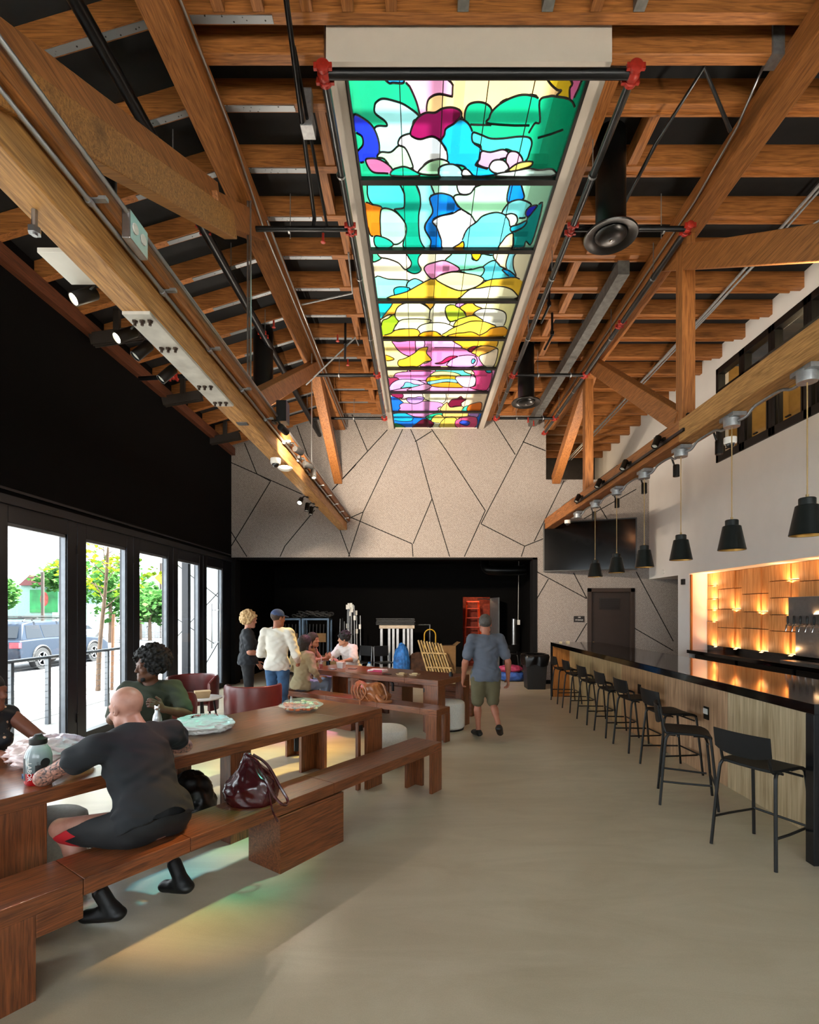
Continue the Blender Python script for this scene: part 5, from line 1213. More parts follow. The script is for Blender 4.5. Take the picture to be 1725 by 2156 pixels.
def head(G, H, R, k=S, fem=0, jaw=0):
    k = k * 1.04
    P = lambda x, y, z: np.array(H) + R @ np.array((x, y, z)) * k
    G.ell(P(0, -.014, .034), np.array((.077, .096, .088)) * k, R, .02)
    G.ell(P(0, .022, -.035), np.array((.061 - .004 * fem, .072, .082)) * k, R, .03)
    G.cap(P(-.045, .01, -.075), P(0, .07, -.098), .024 * k, .022 * k, .03); G.cap(P(.045, .01, -.075), P(0, .07, -.098), .024 * k, .022 * k, .03)
    G.cap(P(-.035, .079, .022), P(.035, .079, .022), .013 * k, None, .02)
    for s_ in (-1, 1):
        G.ell(P(s_ * .031, .098, .002), np.array((.018, .014, .013)) * k, R, .012, cut=True)
        G.ell(P(s_ * .04, .066, -.03), np.array((.022, .02, .02)) * k, R, .02)
        G.ell(P(s_ * .031, .082, .002), np.array((.0135, .012, .0125)) * k, R, .003)
        G.ell(P(s_ * .079, -.012, -.006), np.array((.009, .019, .031)) * k, R @ rotm(s_ * -20), .008)
        G.ell(P(s_ * .086, -.006, -.004), np.array((.005, .010, .018)) * k, R @ rotm(s_ * -20), .004, cut=True)
    G.cap(P(0, .088, .008), P(0, .108, -.032), .0085 * k, .012 * k, .012)
    for s_ in (-1, 1): G.ell(P(s_ * .012, .1, -.036), np.array((.009, .011, .008)) * k, R, .006)
    G.cap(P(-.016, .088, -.058), P(.016, .088, -.058), .0065 * k, None, .008); G.cap(P(-.014, .087, -.068), P(.014, .087, -.068), .0075 * k, None, .008)
    G.cap(P(-.02, .097, -.0635), P(.02, .097, -.0635), .002 * k, None, .003, cut=True)
def ball_vf(c, r, n=14, m=10):
    b = MB().ball(c, r, n, m); q = [f if len(f) == 4 else (*f, f[2]) for f in b.f]
    return np.array([tuple(v) for v in b.v]), np.array(q)
def eyes(H, R, k=S):
    k = k * 1.04
    out = []
    for s_ in (-1, 1):
        c = np.array(H) + R @ np.array((s_ * .031, .0795, .002)) * k; V, F = ball_vf(c, .0125 * k); out.append((V, F, 1))
        V, F = ball_vf(c + R @ np.array((0, .0075, 0)) * k, .0064 * k, 10, 6); out.append((V, F, 2))
    return out
M_eyew = mat('eye_white', 'd8d4cc', .3); M_iris = mat('iris', '2a1a10', .2)
def bounds(J, m=.2):
    P = np.array([v for v in J.values()]); return P.min(0) - m, P.max(0) + m

def person(label, loc, rotz, J, skinm, headR, shirt=None, sleeve=1.0, pants=None, pant_len=1.0, shoes=None, h=.006, fem=0, bulk=1, hands=None, shirt_long=.0, hem=None, body_mats=None, grp=None, loosep=1, shirtw=.004, face=True, buildbody=True, sock=0):
    o = thing('person', label, 'person', (*loc, 0) if len(loc) == 2 else loc, rotz, grp)
    k = S; J = {a: V3(*b) for a, b in J.items()}
    rt = nrm(J['SR'] - J['SL']); up = nrm(J['N'] - J['P']); fw = nrm(np.cross(up, rt)); rt2 = nrm(np.cross(fw, up)); RT = np.stack([rt2, fw, up], 1)
    hr = nrm(J['HR'] - J['HL']); upP = nrm(J['C'] - J['P']); fP = nrm(np.cross(upP, hr)); RP = np.stack([nrm(np.cross(fP, upP)), fP, upP], 1)
    H = J['H']
    def torso(G, e, kk=.05, low=True):
        b = bulk
        G.ell(J['C'], (V3(.155, .105, .16) * b + e) * k, RT, kk); 
        sh = (J['SL'] + J['SR']) / 2; G.ell(sh - up * .05 * k, (V3(.17, .085, .09) * V3(1, b, 1) + e) * k, RT, kk)
        mid = (J['P'] + J['C']) / 2; G.ell(mid, (V3(.135, .1, .17) * b + e) * k, RT, kk)
        if low: G.ell(J['P'], (V3(.155, .115, .13) * b + e) * k, RP, kk)
        G.cap((sh + J['N']) / 2, J['SL'] + V3(0, 0, .0), (.05 + e) * k, (.055 + e) * k, kk); G.cap((sh + J['N']) / 2, J['SR'], (.05 + e) * k, (.055 + e) * k, kk)
        if fem:
            for s_ in (-1, 1): G.ell(J['C'] + RT @ V3(s_ * .075, .075, .0) * k, (V3(.06, .06, .06) + e) * k, RT, .03)
    def arm(G, sd, e, t=1.0, t2=1.0):
        Sx, E, Wr = J['S' + sd], J['E' + sd], J['W' + sd]; b = .5 + .5 * bulk
        Et = Sx + (E - Sx) * min(1, t * 1.0); r0, r1 = .052 * b, .040 * b; rt_ = r0 + (r1 - r0) * min(1, t)
        G.cap(Sx, Et, (r0 + e) * k, (rt_ + e * 1.3) * k, .03)
        if t > 1: G.cap(E, E + (Wr - E) * (t - 1), (.042 * b + e) * k, (.030 + e) * k, .02)
    def leg(G, sd, e, t=2.0):
        Hx, K, A = J['H' + sd], J['K' + sd], J['A' + sd]; tt = min(1, t); r0, r1 = .085 * bulk, .056
        G.cap(Hx, Hx + (K - Hx) * tt, (r0 + e) * k, (r0 + (r1 - r0) * tt + e) * k, .04)
        if t > 1:
            q = t - 1; G.cap(K, K + (A - K) * q, (.05 + e) * k, (.05 + (.036 - .05) * q + e) * k, .02)
            c = K + (A - K) * .28; bk = -nrm(np.cross(np.cross(A - K, J['T' + sd] - A), A - K)) if np.linalg.norm(np.cross(A - K, J['T' + sd] - A)) > 1e-5 else V3(0, 0, 0)
            if q > .3: G.cap(c + bk * -.0, K + (A - K) * .45, (.054 + e) * k, (.045 + e) * k, .03)
    lo, hi = bounds(J, .17); lo[2] = max(lo[2], -.02)
    parts = []
    if buildbody:
        G = SDF(lo, hi, h)
        torso(G, -.006)
        nk = nrm(H - J['N']); G.cap(J['N'] - nk * .04 * k, H - headR @ V3(0, .02, .04) * k, .056 * k * (.5 + .5 * bulk) * (1 - .12 * fem), .05 * k * (1 - .12 * fem), .03)
        head(G, H, headR, k, fem)
        for sd, s_ in (('L', -1), ('R', 1)):
            arm(G, sd, -.003 if sleeve else 0, 1.0); E, Wr = J['E' + sd], J['W' + sd]; G.cap(E, Wr, .039 * k * (.5 + .5 * bulk), .026 * k, .02); G.cap(E + (Wr - E) * .1, E + (Wr - E) * .45, .042 * k * (.5 + .5 * bulk), .036 * k, .02)
            hd = (hands or {}).get(sd) or {}
            dv = hd.get('d', nrm(Wr - E)); pm = hd.get('p', (-s_, 0, 0)); hand(G, Wr, E, dv, pm, s_ * hd.get('flip', 1), k * (.94 if fem else 1), hd.get('curl', .3), hd.get('spread', .1))
            leg(G, sd, -.004, 2.0)
            A, T = J['A' + sd], J['T' + sd]; G.cap(A, T, .035 * k, .025 * k, .02)
        V, F = G.mesh(); parts.append((V, F, 0))
        if face: parts += eyes(H, headR, k)
    bo = np_mesh('body', parts, body_mats or [skinm, M_eyew, M_iris], o)
    if shirt is not None:
        G = SDF(lo, hi, h); torso(G, .008 + shirtw)
        if shirt_long: G.ell(J['P'] - RP @ V3(0, 0, shirt_long) * k, (V3(.172, .134, .15) * bulk + shirtw + .012) * k, RP, .05)
        if sleeve:
            for sd in 'LR': arm(G, sd, .014 + shirtw * 1.5, sleeve)
        G.ell(J['N'] + up * .035 * k + fw * .015, V3(.075, .085, .055) * k, RT, .015, cut=True)
        if hem is not None: G.plane(J['P'] + RP @ V3(0, 0, hem) * k, RP @ V3(0, 0, -1))
        G.wrinkle(.0055, 22, hash(label) % 7 if False else len(label) % 7)
        V, F = G.mesh(); np_mesh('shirt', [(V, F, 0)], [shirt], o)
    if pants is not None:
        G = SDF(lo, hi, h); G.ell(J['P'], (V3(.158, .118, .12) * bulk + .006) * k, RP, .04)
        for sd in 'LR': leg(G, sd, .012 * loosep, pant_len)
        G.plane(J['P'] + RP @ V3(0, 0, .09) * k, RP @ V3(0, 0, 1)); G.wrinkle(.003, 20, 3)
        V, F = G.mesh(); np_mesh('trousers' if pant_len > 1.2 else 'shorts', [(V, F, 0)], pants if isinstance(pants, list) else [pants], o)
    if shoes is not None:
        for sd in 'LR':
            A, T = J['A' + sd], J['T' + sd]; d = nrm(T - A); G = SDF(np.minimum(A, T) - .14, np.maximum(A, T) + .14, min(h, .006)); bk_ = A - d * .035 * k
            dz = V3(0, 0, .022) * k; G.cap(bk_ - V3(0, 0, .03) * k, T, .038 * k, .036 * k, .03); G.cap(A, A * .6 + T * .4, .042 * k, .036 * k, .03); G.cap(bk_ - V3(0, 0, .03) * k, T - V3(0, 0, .0), .044 * k, .043 * k, .02, flat=.6, fn=V3(0, 0, 1))
            
            if sock: G.cap(A, A + (J['K' + sd] - A) * .22, .040 * k, .041 * k, .02)
            G.plane((0, 0, min(A[2], T[2]) - .035 * k), (0, 0, -1)) if abs(A[2] - T[2]) < .1 else None
            V, F = G.mesh(); np_mesh('shoe', [(V, F, 0)], [shoes], o)
    return o, J
def hairdo(o, H, R, m, kind, h=.005, k=S, name='hair'):
    k = k * 1.04
    P = lambda x, y, z: np.array(H) + R @ np.array((x, y, z)) * k
    G = SDF(np.array(H) - .33, np.array(H) + .24, h); rr = random.Random(4)
    def shell(e, c=(0, -.016, .038)):
        G.ell(P(*c), (V3(.077, .096, .088) + e) * k, R, .02)
    def hull(n, r, rad, cen, bias):
        for i in range(n):
            z = rr.uniform(-1, 1); a = rr.uniform(0, 2 * PI); q = math.sqrt(1 - z * z); d = V3(q * math.cos(a), q * math.sin(a), z)
            if bias(d): p = V3(*cen) + d * V3(*rad) * rr.uniform(.93, 1.08); G.ell(P(*p), V3(1, 1, 1) * r * rr.uniform(.7, 1.25) * k, R, .008)
    if kind == 'afro':
        G.ell(P(0, -.03, .055), V3(.125, .125, .118) * k, R, .02); hull(900, .0115, (.133, .133, .126), (0, -.032, .055), lambda d: True)
        G.ell(P(0, .085, -.02), V3(.085, .07, .105) * k, R, .015, cut=True)
    elif kind == 'curls':
        G.ell(P(0, -.025, .035), V3(.105, .115, .11) * k, R, .02); hull(420, .017, (.108, .12, .115), (0, -.028, .03), lambda d: True)
        G.ell(P(0, .1, -.035), V3(.07, .06, .095) * k, R, .015, cut=True)
    elif kind == 'short':
        shell(.008); G.ell(P(0, .08, -.035), V3(.11, .085, .07) * k, R, .01, cut=True); G.ell(P(0, .02, -.08), V3(.12, .1, .075) * k, R, .01, cut=True); G.wrinkle(.0012, 90)
    elif kind == 'floppy':
        shell(.02, (0, -.012, .045)); hull(120, .018, (.092, .108, .1), (0, -.01, .05), lambda d: d[2] > -.2); G.ell(P(0, .1, -.02), V3(.075, .05, .06) * k, R, .008, cut=True); G.ell(P(0, .03, -.1), V3(.12, .1, .075) * k, R, .01, cut=True)
    elif kind in ('long', 'bob'):
        shell(.016); zb = -.30 if kind == 'long' else -.14
        G.cap(P(0, -.05, .0), P(0, -.07, zb), .085 * k, .05 * k, .03)
        for s_ in (-1, 1): G.cap(P(s_ * .065, -.01, .02), P(s_ * .07, -.02, zb), .03 * k, .022 * k, .03)
        G.ell(P(0, .1, -.04), V3(.07, .07, .085) * k, R, .01, cut=True); G.wrinkle(.002, 60)
    V, F = G.mesh(); return np_mesh(name, [(V, F, 0)], [m], o)
M_shoe = mat('black_shoe', '0d0d0e', .5, 0, .2, 30)

# --- bald man on the foreground bench (frame: +y towards the table, +x along the bench) ---
t = NT('tattooed_skin'); v = t.coord(); vo = t.n('ShaderNodeTexVoronoi', feature='DISTANCE_TO_EDGE'); vo.inputs['Scale'].default_value = 26; t.l(v, vo.inputs['Vector'])
nz = t.noise(v, 24, 4, .6, 2); ink = t.mix(t.ramp(vo.outputs[0], [(.05, (1, 1, 1, 1)), (.12, (0, 0, 0, 1))]), t.ramp(nz, [(.52, (0, 0, 0, 1)), (.56, (1, 1, 1, 1))]), .5)
sx = t.n('ShaderNodeSeparateXYZ'); t.l(v, sx.inputs[0]); 
def mth(t, op, a, b=None):
    m = t.n('ShaderNodeMath', operation=op)
    for i, x in enumerate((a, b)):
        if x is None: continue
        if isinstance(x, (int, float)): m.inputs[i].default_value = x
        else: t.l(x, m.inputs[i])
    return m.outputs[0]
ax_ = mth(t, 'ABSOLUTE', mth(t, 'ADD', sx.outputs[0], .0)); arm_ = mth(t, 'MULTIPLY', mth(t, 'GREATER_THAN', ax_, .24), mth(t, 'GREATER_THAN', sx.outputs[2], .72))
base = t.ramp(t.noise(v, 14, 3), [(.3, hexc('a87462')), (.7, hexc('bd8a78'))])
b = t.bsdf(t.mix(base, hexc('1e2528'), mth(t, 'MULTIPLY', arm_, ink)), .45, 0, .4); M_tat = t.m
B0 = np.array((.226, 5.29)); s_b = 2.86; bl = B0 - np.array((.575, .818)) * s_b + np.array((-.818, .575)) * .20
J = dict(P=(.0, .0, .62), C=(.0, .15, .88), N=(.03, .27, 1.10), H=(.02, .36, 1.205), SL=(-.22, .22, 1.02), SR=(.23, .22, 1.03), EL=(-.36, .42, .87), ER=(.36, .42, .87), WL=(-.17, .62, .86), WR=(.17, .62, .86),
         HL=(-.11, .02, .575), HR=(.11, .02, .575), KL=(-.34, .38, .56), KR=(.2, .44, .55), AL=(-.38, .10, .1), AR=(.22, .0, .1), TL=(-.48, -.02, .045), TR=(.26, -.15, .045))
J['ER'] = (.44, .40, .87); J['WR'] = (.2, .60, .86); J['EL'] = (-.42, .40, .87); J['AL'] = (-.17, .13, .09); J['TL'] = (-.25, .25, .05); J['AR'] = (.22, .06, .10); J['TR'] = (.19, .20, .05)
t = NT('shorts_cloth'); v = t.coord(); sx = t.n('ShaderNodeSeparateXYZ'); t.l(v, sx.inputs[0])
tri = mth(t, 'PINGPONG', mth(t, 'MULTIPLY', sx.outputs[2], 1.0), .035); prj = mth(t, 'ADD', mth(t, 'MULTIPLY', sx.outputs[0], -.54), mth(t, 'MULTIPLY', sx.outputs[1], .84)); edge = mth(t, 'SUBTRACT', prj, mth(t, 'MULTIPLY', tri, 2.2)); redm = mth(t, 'MULTIPLY', mth(t, 'GREATER_THAN', edge, .335), mth(t, 'LESS_THAN', sx.outputs[0], -.1))
t.bsdf(t.mix(hexc('101113'), hexc('b81420'), redm), .75); M_short = t.m
bald, Jb = person('bald person in black t-shirt with tattooed arms on the foreground bench, seen from behind', (bl[0], bl[1]), UA, J, M_tat, rotm(12, -12), mat('black_cotton', '16191d', .85, 0, .12, 6, .15), .36,
    M_short, .88, M_shoe, .0055, 0, 1.16, dict(L=dict(d=(.7, .5, -.02), p=(0, 0, -1), flip=-1, curl=.25), R=dict(d=(-.7, .5, -.02), p=(0, 0, -1), flip=-1, curl=.25)), .02, -.06, [M_tat, M_eyew, M_iris], loosep=2, sock=1)
# --- man with the afro, on the window-side bench, turned towards the left ---
af = np.array((-.396, 5.466)) + np.array((-.818, .575)) * 1.36 - np.array((.575, .818)) * 1.72
J = dict(P=(0, 0, .60), C=(0, .06, .93), N=(0, .09, 1.17), H=(.0, .12, 1.32), SL=(-.2, .06, 1.10), SR=(.2, .06, 1.10), EL=(-.33, .2, .88), ER=(.27, .24, .87), WL=(-.17, .40, .97), WR=(.18, .42, .98),
         HL=(-.1, .04, .575), HR=(.1, .04, .575), KL=(-.14, .46, .56), KR=(.14, .46, .56), AL=(-.14, .44, .1), AR=(.14, .44, .1), TL=(-.15, .58, .045), TR=(.15, .58, .045))
M_sk2 = skin('dark', '5a3826')
a_, _ = person('person with large afro and beard in olive t-shirt at the nearest table', (af[0], af[1]), UA + PI - .7, J, M_sk2, rotm(-55, -2), mat('olive_cotton', '2c3222', .85, 0, .1, 6, .15), .8,
    mat('dark_trouser', '17181c', .8), 1.95, M_shoe, .0055, 0, 1.08, dict(L=dict(d=(.5, .5, .5), p=(.7, -.3, 0), curl=.7), R=dict(d=(-.5, .6, .4), p=(-.8, -.2, 0), curl=.8)), .02, -.07)
HR_ = rotm(-55, -2); Ha = V3(.0, .12, 1.32); hairdo(a_, Ha, HR_, mat('black_hair', '0e0b0a', .75, 0, .3, 60), 'afro')
G = SDF(Ha - .2, Ha + .2, .005); Pq = lambda x, y, z: Ha + HR_ @ V3(x, y, z) * S
G.cap(Pq(-.058, .01, -.05), Pq(-.02, .068, -.105), .018 * S, .018 * S, .02); G.cap(Pq(.058, .01, -.05), Pq(.02, .068, -.105), .018 * S, .018 * S, .02); G.cap(Pq(-.02, .068, -.105), Pq(.02, .068, -.105), .018 * S, None, .02); G.cap(Pq(-.022, .092, -.048), Pq(.022, .092, -.048), .005 * S, None, .004)
V, F = G.mesh(); np_mesh('beard', [(V, F, 0)], [mat('black_hair', '0e0b0a', .75)], a_)
# --- person cut by the left edge, facing right ---
J = dict(P=(0, 0, .60), C=(0, .06, .90), N=(0, .10, 1.11), H=(.0, .14, 1.245), SL=(-.175, .07, 1.05), SR=(.175, .07, 1.05), EL=(-.27, .28, .86), ER=(.24, .26, .86), WL=(-.1, .48, .865), WR=(.12, .47, .865),
         HL=(-.09, .04, .575), HR=(.09, .04, .575), KL=(-.1, .46, .55), KR=(.1, .46, .55), AL=(-.1, .44, .1), AR=(.1, .44, .1), TL=(-.1, .56, .045), TR=(.1, .56, .045))
lf = np.array((-.396, 5.466)) + np.array((-.818, .575)) * 1.30 - np.array((.575, .818)) * 3.03
t = NT('star_print'); vo = t.n('ShaderNodeTexVoronoi'); vo.inputs['Scale'].default_value = 24; t.l(t.coord(), vo.inputs['Vector'])
t.bsdf(t.ramp(vo.outputs['Distance'], [(.2, hexc('c9a58c')), (.26, hexc('10131a'))]), .7)
l_, _ = person('person in sleeveless dark patterned top at the left edge, facing right', (lf[0], lf[1]), UA + PI + .25, J, skin('brown', '7a4a38'), rotm(20, 0), t.m, 0, mat('dark_trouser', '17181c', .8), 1.95, M_shoe, .006, 1, .98,
    dict(L=dict(d=(.5, .8, 0), p=(0, 0, -1), flip=-1), R=dict(d=(.1, 1, 0), p=(0, 0, -1), flip=-1)), .02, -.07)
hairdo(l_, V3(0, .14, 1.245), rotm(20, 0), mat('black_hair', '0e0b0a', .75), 'short', .006)
# --- standing group ---
def standing(h, sp=.095, lean=0):
    k = h / 1.72
    return dict(P=(0, 0, .93 * k), C=(0, lean * .5 + .0, 1.22 * k), N=(0, lean, 1.43 * k), H=(0, lean + .03, 1.60 * k), SL=(-.195 * k, lean - .01, 1.385 * k), SR=(.195 * k, lean - .01, 1.385 * k), EL=(-.27 * k, -.03, 1.09 * k), ER=(.27 * k, -.03, 1.09 * k),
                WL=(-.28 * k, .08, .85 * k), WR=(.28 * k, .08, .85 * k), HL=(-sp * k, 0, .88 * k), HR=(sp * k, 0, .88 * k), KL=(-sp * k, .02, .49 * k), KR=(sp * k, .02, .49 * k), AL=(-sp * k, -.02, .085), AR=(sp * k, -.02, .085), TL=(-sp * k - .03, .13, .045), TR=(sp * k + .03, .13, .045))
J = standing(1.80); J.update(WL=(-.34, .16, .92), EL=(-.31, -.06, 1.14), ER=(.28, .02, 1.14), WR=(.18, .22, 1.1))
c_, _ = person('person with curly blond hair in a black t-shirt and leggings standing by the stage edge', (-2.94, 8.85), math.radians(-70), J, skin('pale', 'b98068'), rotm(-25, -6), mat('charcoal_cotton', '1c1f24', .85, 0, .1, 6, .15), .75,
    mat('black_legging', '0d0e12', .7), 1.97, M_shoe, .007, 1, 1.1, dict(L=dict(d=(-.1, .6, -.8), p=(1, .2, .1), curl=.15, spread=.25)), .03, -.05)
hairdo(c_, V3(0, .03, 1.60 * 1.8 / 1.72), rotm(-25, -6), mat('blond_curls', 'c2a070', .7, 0, .35, 60), 'curls', .007)
for i, (w_, z_) in enumerate(((.1, 1.36), (.07, 1.31))): pass
J = standing(1.84); J.update(EL=(-.30, .02, 1.14), WL=(-.16, .24, 1.08), ER=(.32, .0, 1.13), WR=(.26, .22, 1.0))
m_, _ = person('standing person in cream long-sleeved shirt, blue jeans and blue cap, seen from behind', (-2.27, 8.25), math.radians(-12), J, skin('tan', '9c6248'), rotm(-28, -4), mat('cream_cotton', 'cfc9bc', .85, 0, .05, 6, .15), 1.82,
    mat('blue_denim', '33587c', .8, 0, .3, 9), 1.97, M_shoe, .007, 0, 1.1, dict(L=dict(curl=.6), R=dict(curl=.6)), .05, -.1)
Hm = V3(0, .03, 1.60 * 1.84 / 1.72); RM = rotm(-28, -4); hairdo(m_, Hm, RM, mat('brown_hair', '3a281c', .7), 'short', .006)
G = SDF(Hm - .25, Hm + .25, .006); Pq = lambda x, y, z: Hm + RM @ V3(x, y, z) * S
G.ell(Pq(0, -.016, .048), V3(.09, .108, .092) * S, RM, .02); G.plane(Pq(0, 0, .03), RM @ V3(0, 0, -1)); G.cap(Pq(-.03, .1, .035), Pq(.03, .1, .035), .045 * S, None, .01, flat=.18, fn=RM @ V3(0, .25, 1)); G.cap(Pq(-.03, .135, .03), Pq(.03, .135, .03), .035 * S, None, .01, flat=.2, fn=RM @ V3(0, .25, 1))
V, F = G.mesh(); np_mesh('cap', [(V, F, 0)], [mat('blue_cap', '3c4c70', .8)], m_)
# --- seated at the farther table ---
def seated(lean=.05, arms=1):
    return dict(P=(0, 0, .60), C=(0, .5 * lean + .02, .91), N=(0, lean + .03, 1.13), H=(0, lean + .06, 1.27), SL=(-.18, lean, 1.07), SR=(.18, lean, 1.07), EL=(-.24, lean + .16, .87), ER=(.24, lean + .16, .87), WL=(-.13, lean + .38, .875), WR=(.13, lean + .38, .875),
                HL=(-.09, .04, .575), HR=(.09, .04, .575), KL=(-.11, .45, .55), KR=(.11, .45, .55), AL=(-.11, .42, .1), AR=(.11, .42, .1), TL=(-.12, .55, .045), TR=(.12, .55, .045))
FL = dict(L=dict(d=(.5, .8, 0), p=(0, 0, -1), flip=-1, curl=.2), R=dict(d=(-.5, .8, 0), p=(0, 0, -1), flip=-1, curl=.2))
def n2(t_, w): return (.23 - .818 * t_ + .575 * w, 6.98 + .575 * t_ + .818 * w)
J = seated(.04); J.update(EL=(-.26, .0, .86), ER=(.27, .02, .85), WL=(-.16, .22, .72), WR=(.2, .22, .68))
b_p, _ = person('person with dark bobbed hair in beige knit top on the bench, seen from behind', n2(2.86, .17), VA, J, skin('light', 'b08468'), rotm(-8, 0), mat('beige_knit', 'a89a78', .9, 0, .1, 12, .4), 1.6,
    mat('light_denim', '8f9cb0', .8), 1.95, M_shoe, .007, 1, 1.0, None, .04, -.1)
hairdo(b_p, V3(0, .10, 1.27), rotm(-8, 0), mat('greying_hair', '2a2624', .6, 0, .3, 60), 'bob', .007)
J = seated(.12); J.update(EL=(-.22, .26, .88), ER=(.26, .24, .88), WL=(-.02, .46, .9), WR=(.06, .46, .93))
t_p, _ = person('person with long brown hair in tan sleeveless top at the farther table', (-2.22, 9.95), math.radians(-100), J, skin('warm', 'b27656'), rotm(-8, 4), mat('tan_knit', 'b0835c', .85), 0, mat('light_denim', '8f9cb0', .8), 1.95, M_shoe, .007, 1, .95,
    dict(L=dict(d=(.3, .5, .6), p=(1, 0, 0), curl=.7), R=dict(d=(-.3, .5, .6), p=(-1, 0, 0), curl=.7)), .02, -.07)
hairdo(t_p, V3(0, .18, 1.27), rotm(-8, 4), mat('brown_hair', '3a281c', .7), 'long', .007)
sm = MB().box(-.2, .2, -.2, .2, .44, .47)
st_ = thing('metal_stool', 'pale metal stool under the person in the tan top', 'stool', (-2.22, 9.95, 0)); MB().lathe([(.2, .455), (.205, .465), (.2, .485)], 24).build('seat', M_steel, st_, smooth='a', loc=True)
for a in (45, 135, 225, 315): c, s = math.cos(math.radians(a)), math.sin(math.radians(a)); MB().tube([(.13 * c, .13 * s, .46), (.2 * c, .2 * s, 0)], .012, 8).build('leg', M_steel, st_, loc=True)
J = seated(.22); J.update(EL=(-.30, .36, .87), ER=(.26, .38, .87), WL=(-.30, .62, .86), WR=(.02, .56, .87), H=(0, .30, 1.26))
w_p, _ = person('dark-haired person in oversized white t-shirt leaning on the farther table', (.9 + .2 - .818 * 3.0, 8.93 + .14 + .575 * 3.0 - .1), VA + PI, J, skin('light2', 'b88468'), rotm(-52, 0), mat('white_cotton', 'd4cfcc', .85, 0, .03, 6, .15), .92,
    mat('dark_trouser', '17181c', .8), 1.95, M_shoe, .007, 0, 1.04, dict(L=dict(d=(.1, 1, 0), p=(0, 0, -1), flip=-1, curl=.15), R=dict(d=(-.8, .4, 0), p=(0, 0, -1), flip=-1)), .04, -.08, shirtw=.012)
hairdo(w_p, V3(0, .30, 1.26), rotm(-52, 0), mat('black_hair', '0e0b0a', .75), 'floppy', .006)
# --- walking man ---
J = standing(1.76); J.update(EL=(-.30, -.02, 1.10), WL=(-.31, .10, .85), ER=(.31, -.06, 1.10), WR=(.34, .04, .84), KL=(-.11, .06, .50), AL=(-.10, .03, .085), TL=(-.13, .19, .045), KR=(.11, .02, .50), AR=(.13, -.26, .20), TR=(.17, -.16, .10), H=(0, .04, 1.635))
k_, _ = person('grey-haired person in grey t-shirt and olive shorts walking away across the room', (.95, 7.45), math.radians(6), J, skin('ruddy', 'a86c54'), rotm(-4, -4), mat('grey_marl', '585d68', .9, 0, .12, 5, .1), .72,
    mat('olive_short', '5e573e', .85, 0, .1, 6), .93, mat('black_shoe', '0d0d0e', .5), .006, 0, 1.12, dict(L=dict(curl=.5), R=dict(curl=.5)), .06, -.12, loosep=2.2)
hairdo(k_, V3(0, .04, 1.635), rotm(-4, -4), mat('grey_hair', '4c4742', .7, 0, .4, 80), 'short', .006)
# ---------- storage stage behind the opening ----------
def SX(px, Y): return (px - 884) * Y / 1090
rr = random.Random(11)
M_frame = mat('blue_grey_steel', '46586a', .4, .5, .1); M_card = mat('cardboard', '7a5c38', .85, 0, .12, 10)
for k, x in enumerate((-3.75, -2.95)):
    o = thing('rolling_rack', 'blue-grey steel rolling rack on the stage, %s of two' % ('left' if k == 0 else 'right'), 'rack', (x, 14.9, 0), 0, 'rolling racks')
    for a in (-.36, .36):
        for b_ in (-.25, .25):
            MB().box(a - .025, a + .025, b_ - .025, b_ + .025, .08, 1.6).build('post', M_frame, o, loc=True); MB().lathe([(.04, -.02), (.04, .02)], 12, (0, 0, 0), Matrix.Translation((a, b_, .04)) @ Matrix.Rotation(PI / 2, 4, 'Y')).build('wheel', M_dark, o, loc=True)
    MB().box(-.38, .38, -.27, .27, 1.57, 1.62).box(-.38, .38, -.27, .27, .1, .15).build('deck', M_frame, o, loc=True)
    for i in range(7): MB().bar((-.3 + i * .1, -.2, .15), (-.3 + i * .1, -.05, 1.45), .012, .05).build('folded_frame', M_black, o, loc=True)
    MB().box(-.1, .3, -.29, -.275, .95, 1.2).build('plywood_sheet', M_card, o, loc=True)
o = MB()
for k in range(16):
    c = (-3.5 + rr.random() * .9, 14.8 + rr.random() * .2, 1.68 + rr.random() * .12); o.tube([(c[0] + (.16 + .05 * rr.random()) * math.cos(a), c[1] + .16 * math.sin(a), c[2] + .04 * math.sin(2 * a)) for a in np.linspace(0, 6.28, 18)], .011, 5)
tag(o.build('cable_heap', mat('grey_cable', '3c3b3a', .6)), 'heap of coiled grey cables on top of the rolling racks', 'cables', kind='stuff')
o = thing('stand_trolley', 'trolley of upright folded stands with white tags on the stage', 'trolley', (-1.95, 14.7, 0))
MB().box(-.4, .4, -.25, .25, .1, .14).build('base', M_black, o, loc=True)
for k in range(22):
    x, y, hh = -.34 + .68 * rr.random(), -.2 + .4 * rr.random(), 1.75 + .3 * rr.random() if k < 13 else 1.4 + .3 * rr.random()
    if k < 13: x *= .45
    p = MB().tube([(x, y, .14), (x * .92 + .03 * (rr.random() - .5), y, hh)], .014, 7).build('stand_pole', M_galv if k % 3 else M_black, o, loc=True)
    zt = hh - (.12 if k < 10 else .3 + .6 * rr.random()); MB().box(x * .92 - .035, x * .92 + .035, y - .03, y - .018, zt, zt + .14).build('tag', M_paper, p, loc=False) if False else MB().box(x * .93 - .03, x * .93 + .03, y - .035, y - .018, zt, zt + .13).build('tag', M_paper, o, loc=True)
o = thing('folding_table_trolley', 'trolley of folded tables with pale legs and black tops on the stage', 'trolley', (-.65, 15.0, 0))
MB().box(-.5, .5, -.3, .3, 1.33, 1.42).build('top_board', mat('pale_board', 'b8a894', .6), o, loc=True)
for k, x in enumerate((-.44, -.22, -.1, .02, .2, .32, .42)): MB().box(x - .035, x + .035, -.26, -.2, .08, 1.33).build('panel_leg', mat('pale_grey_metal', 'b0b4ba', .4, .3), o, bevel=.004, loc=True)
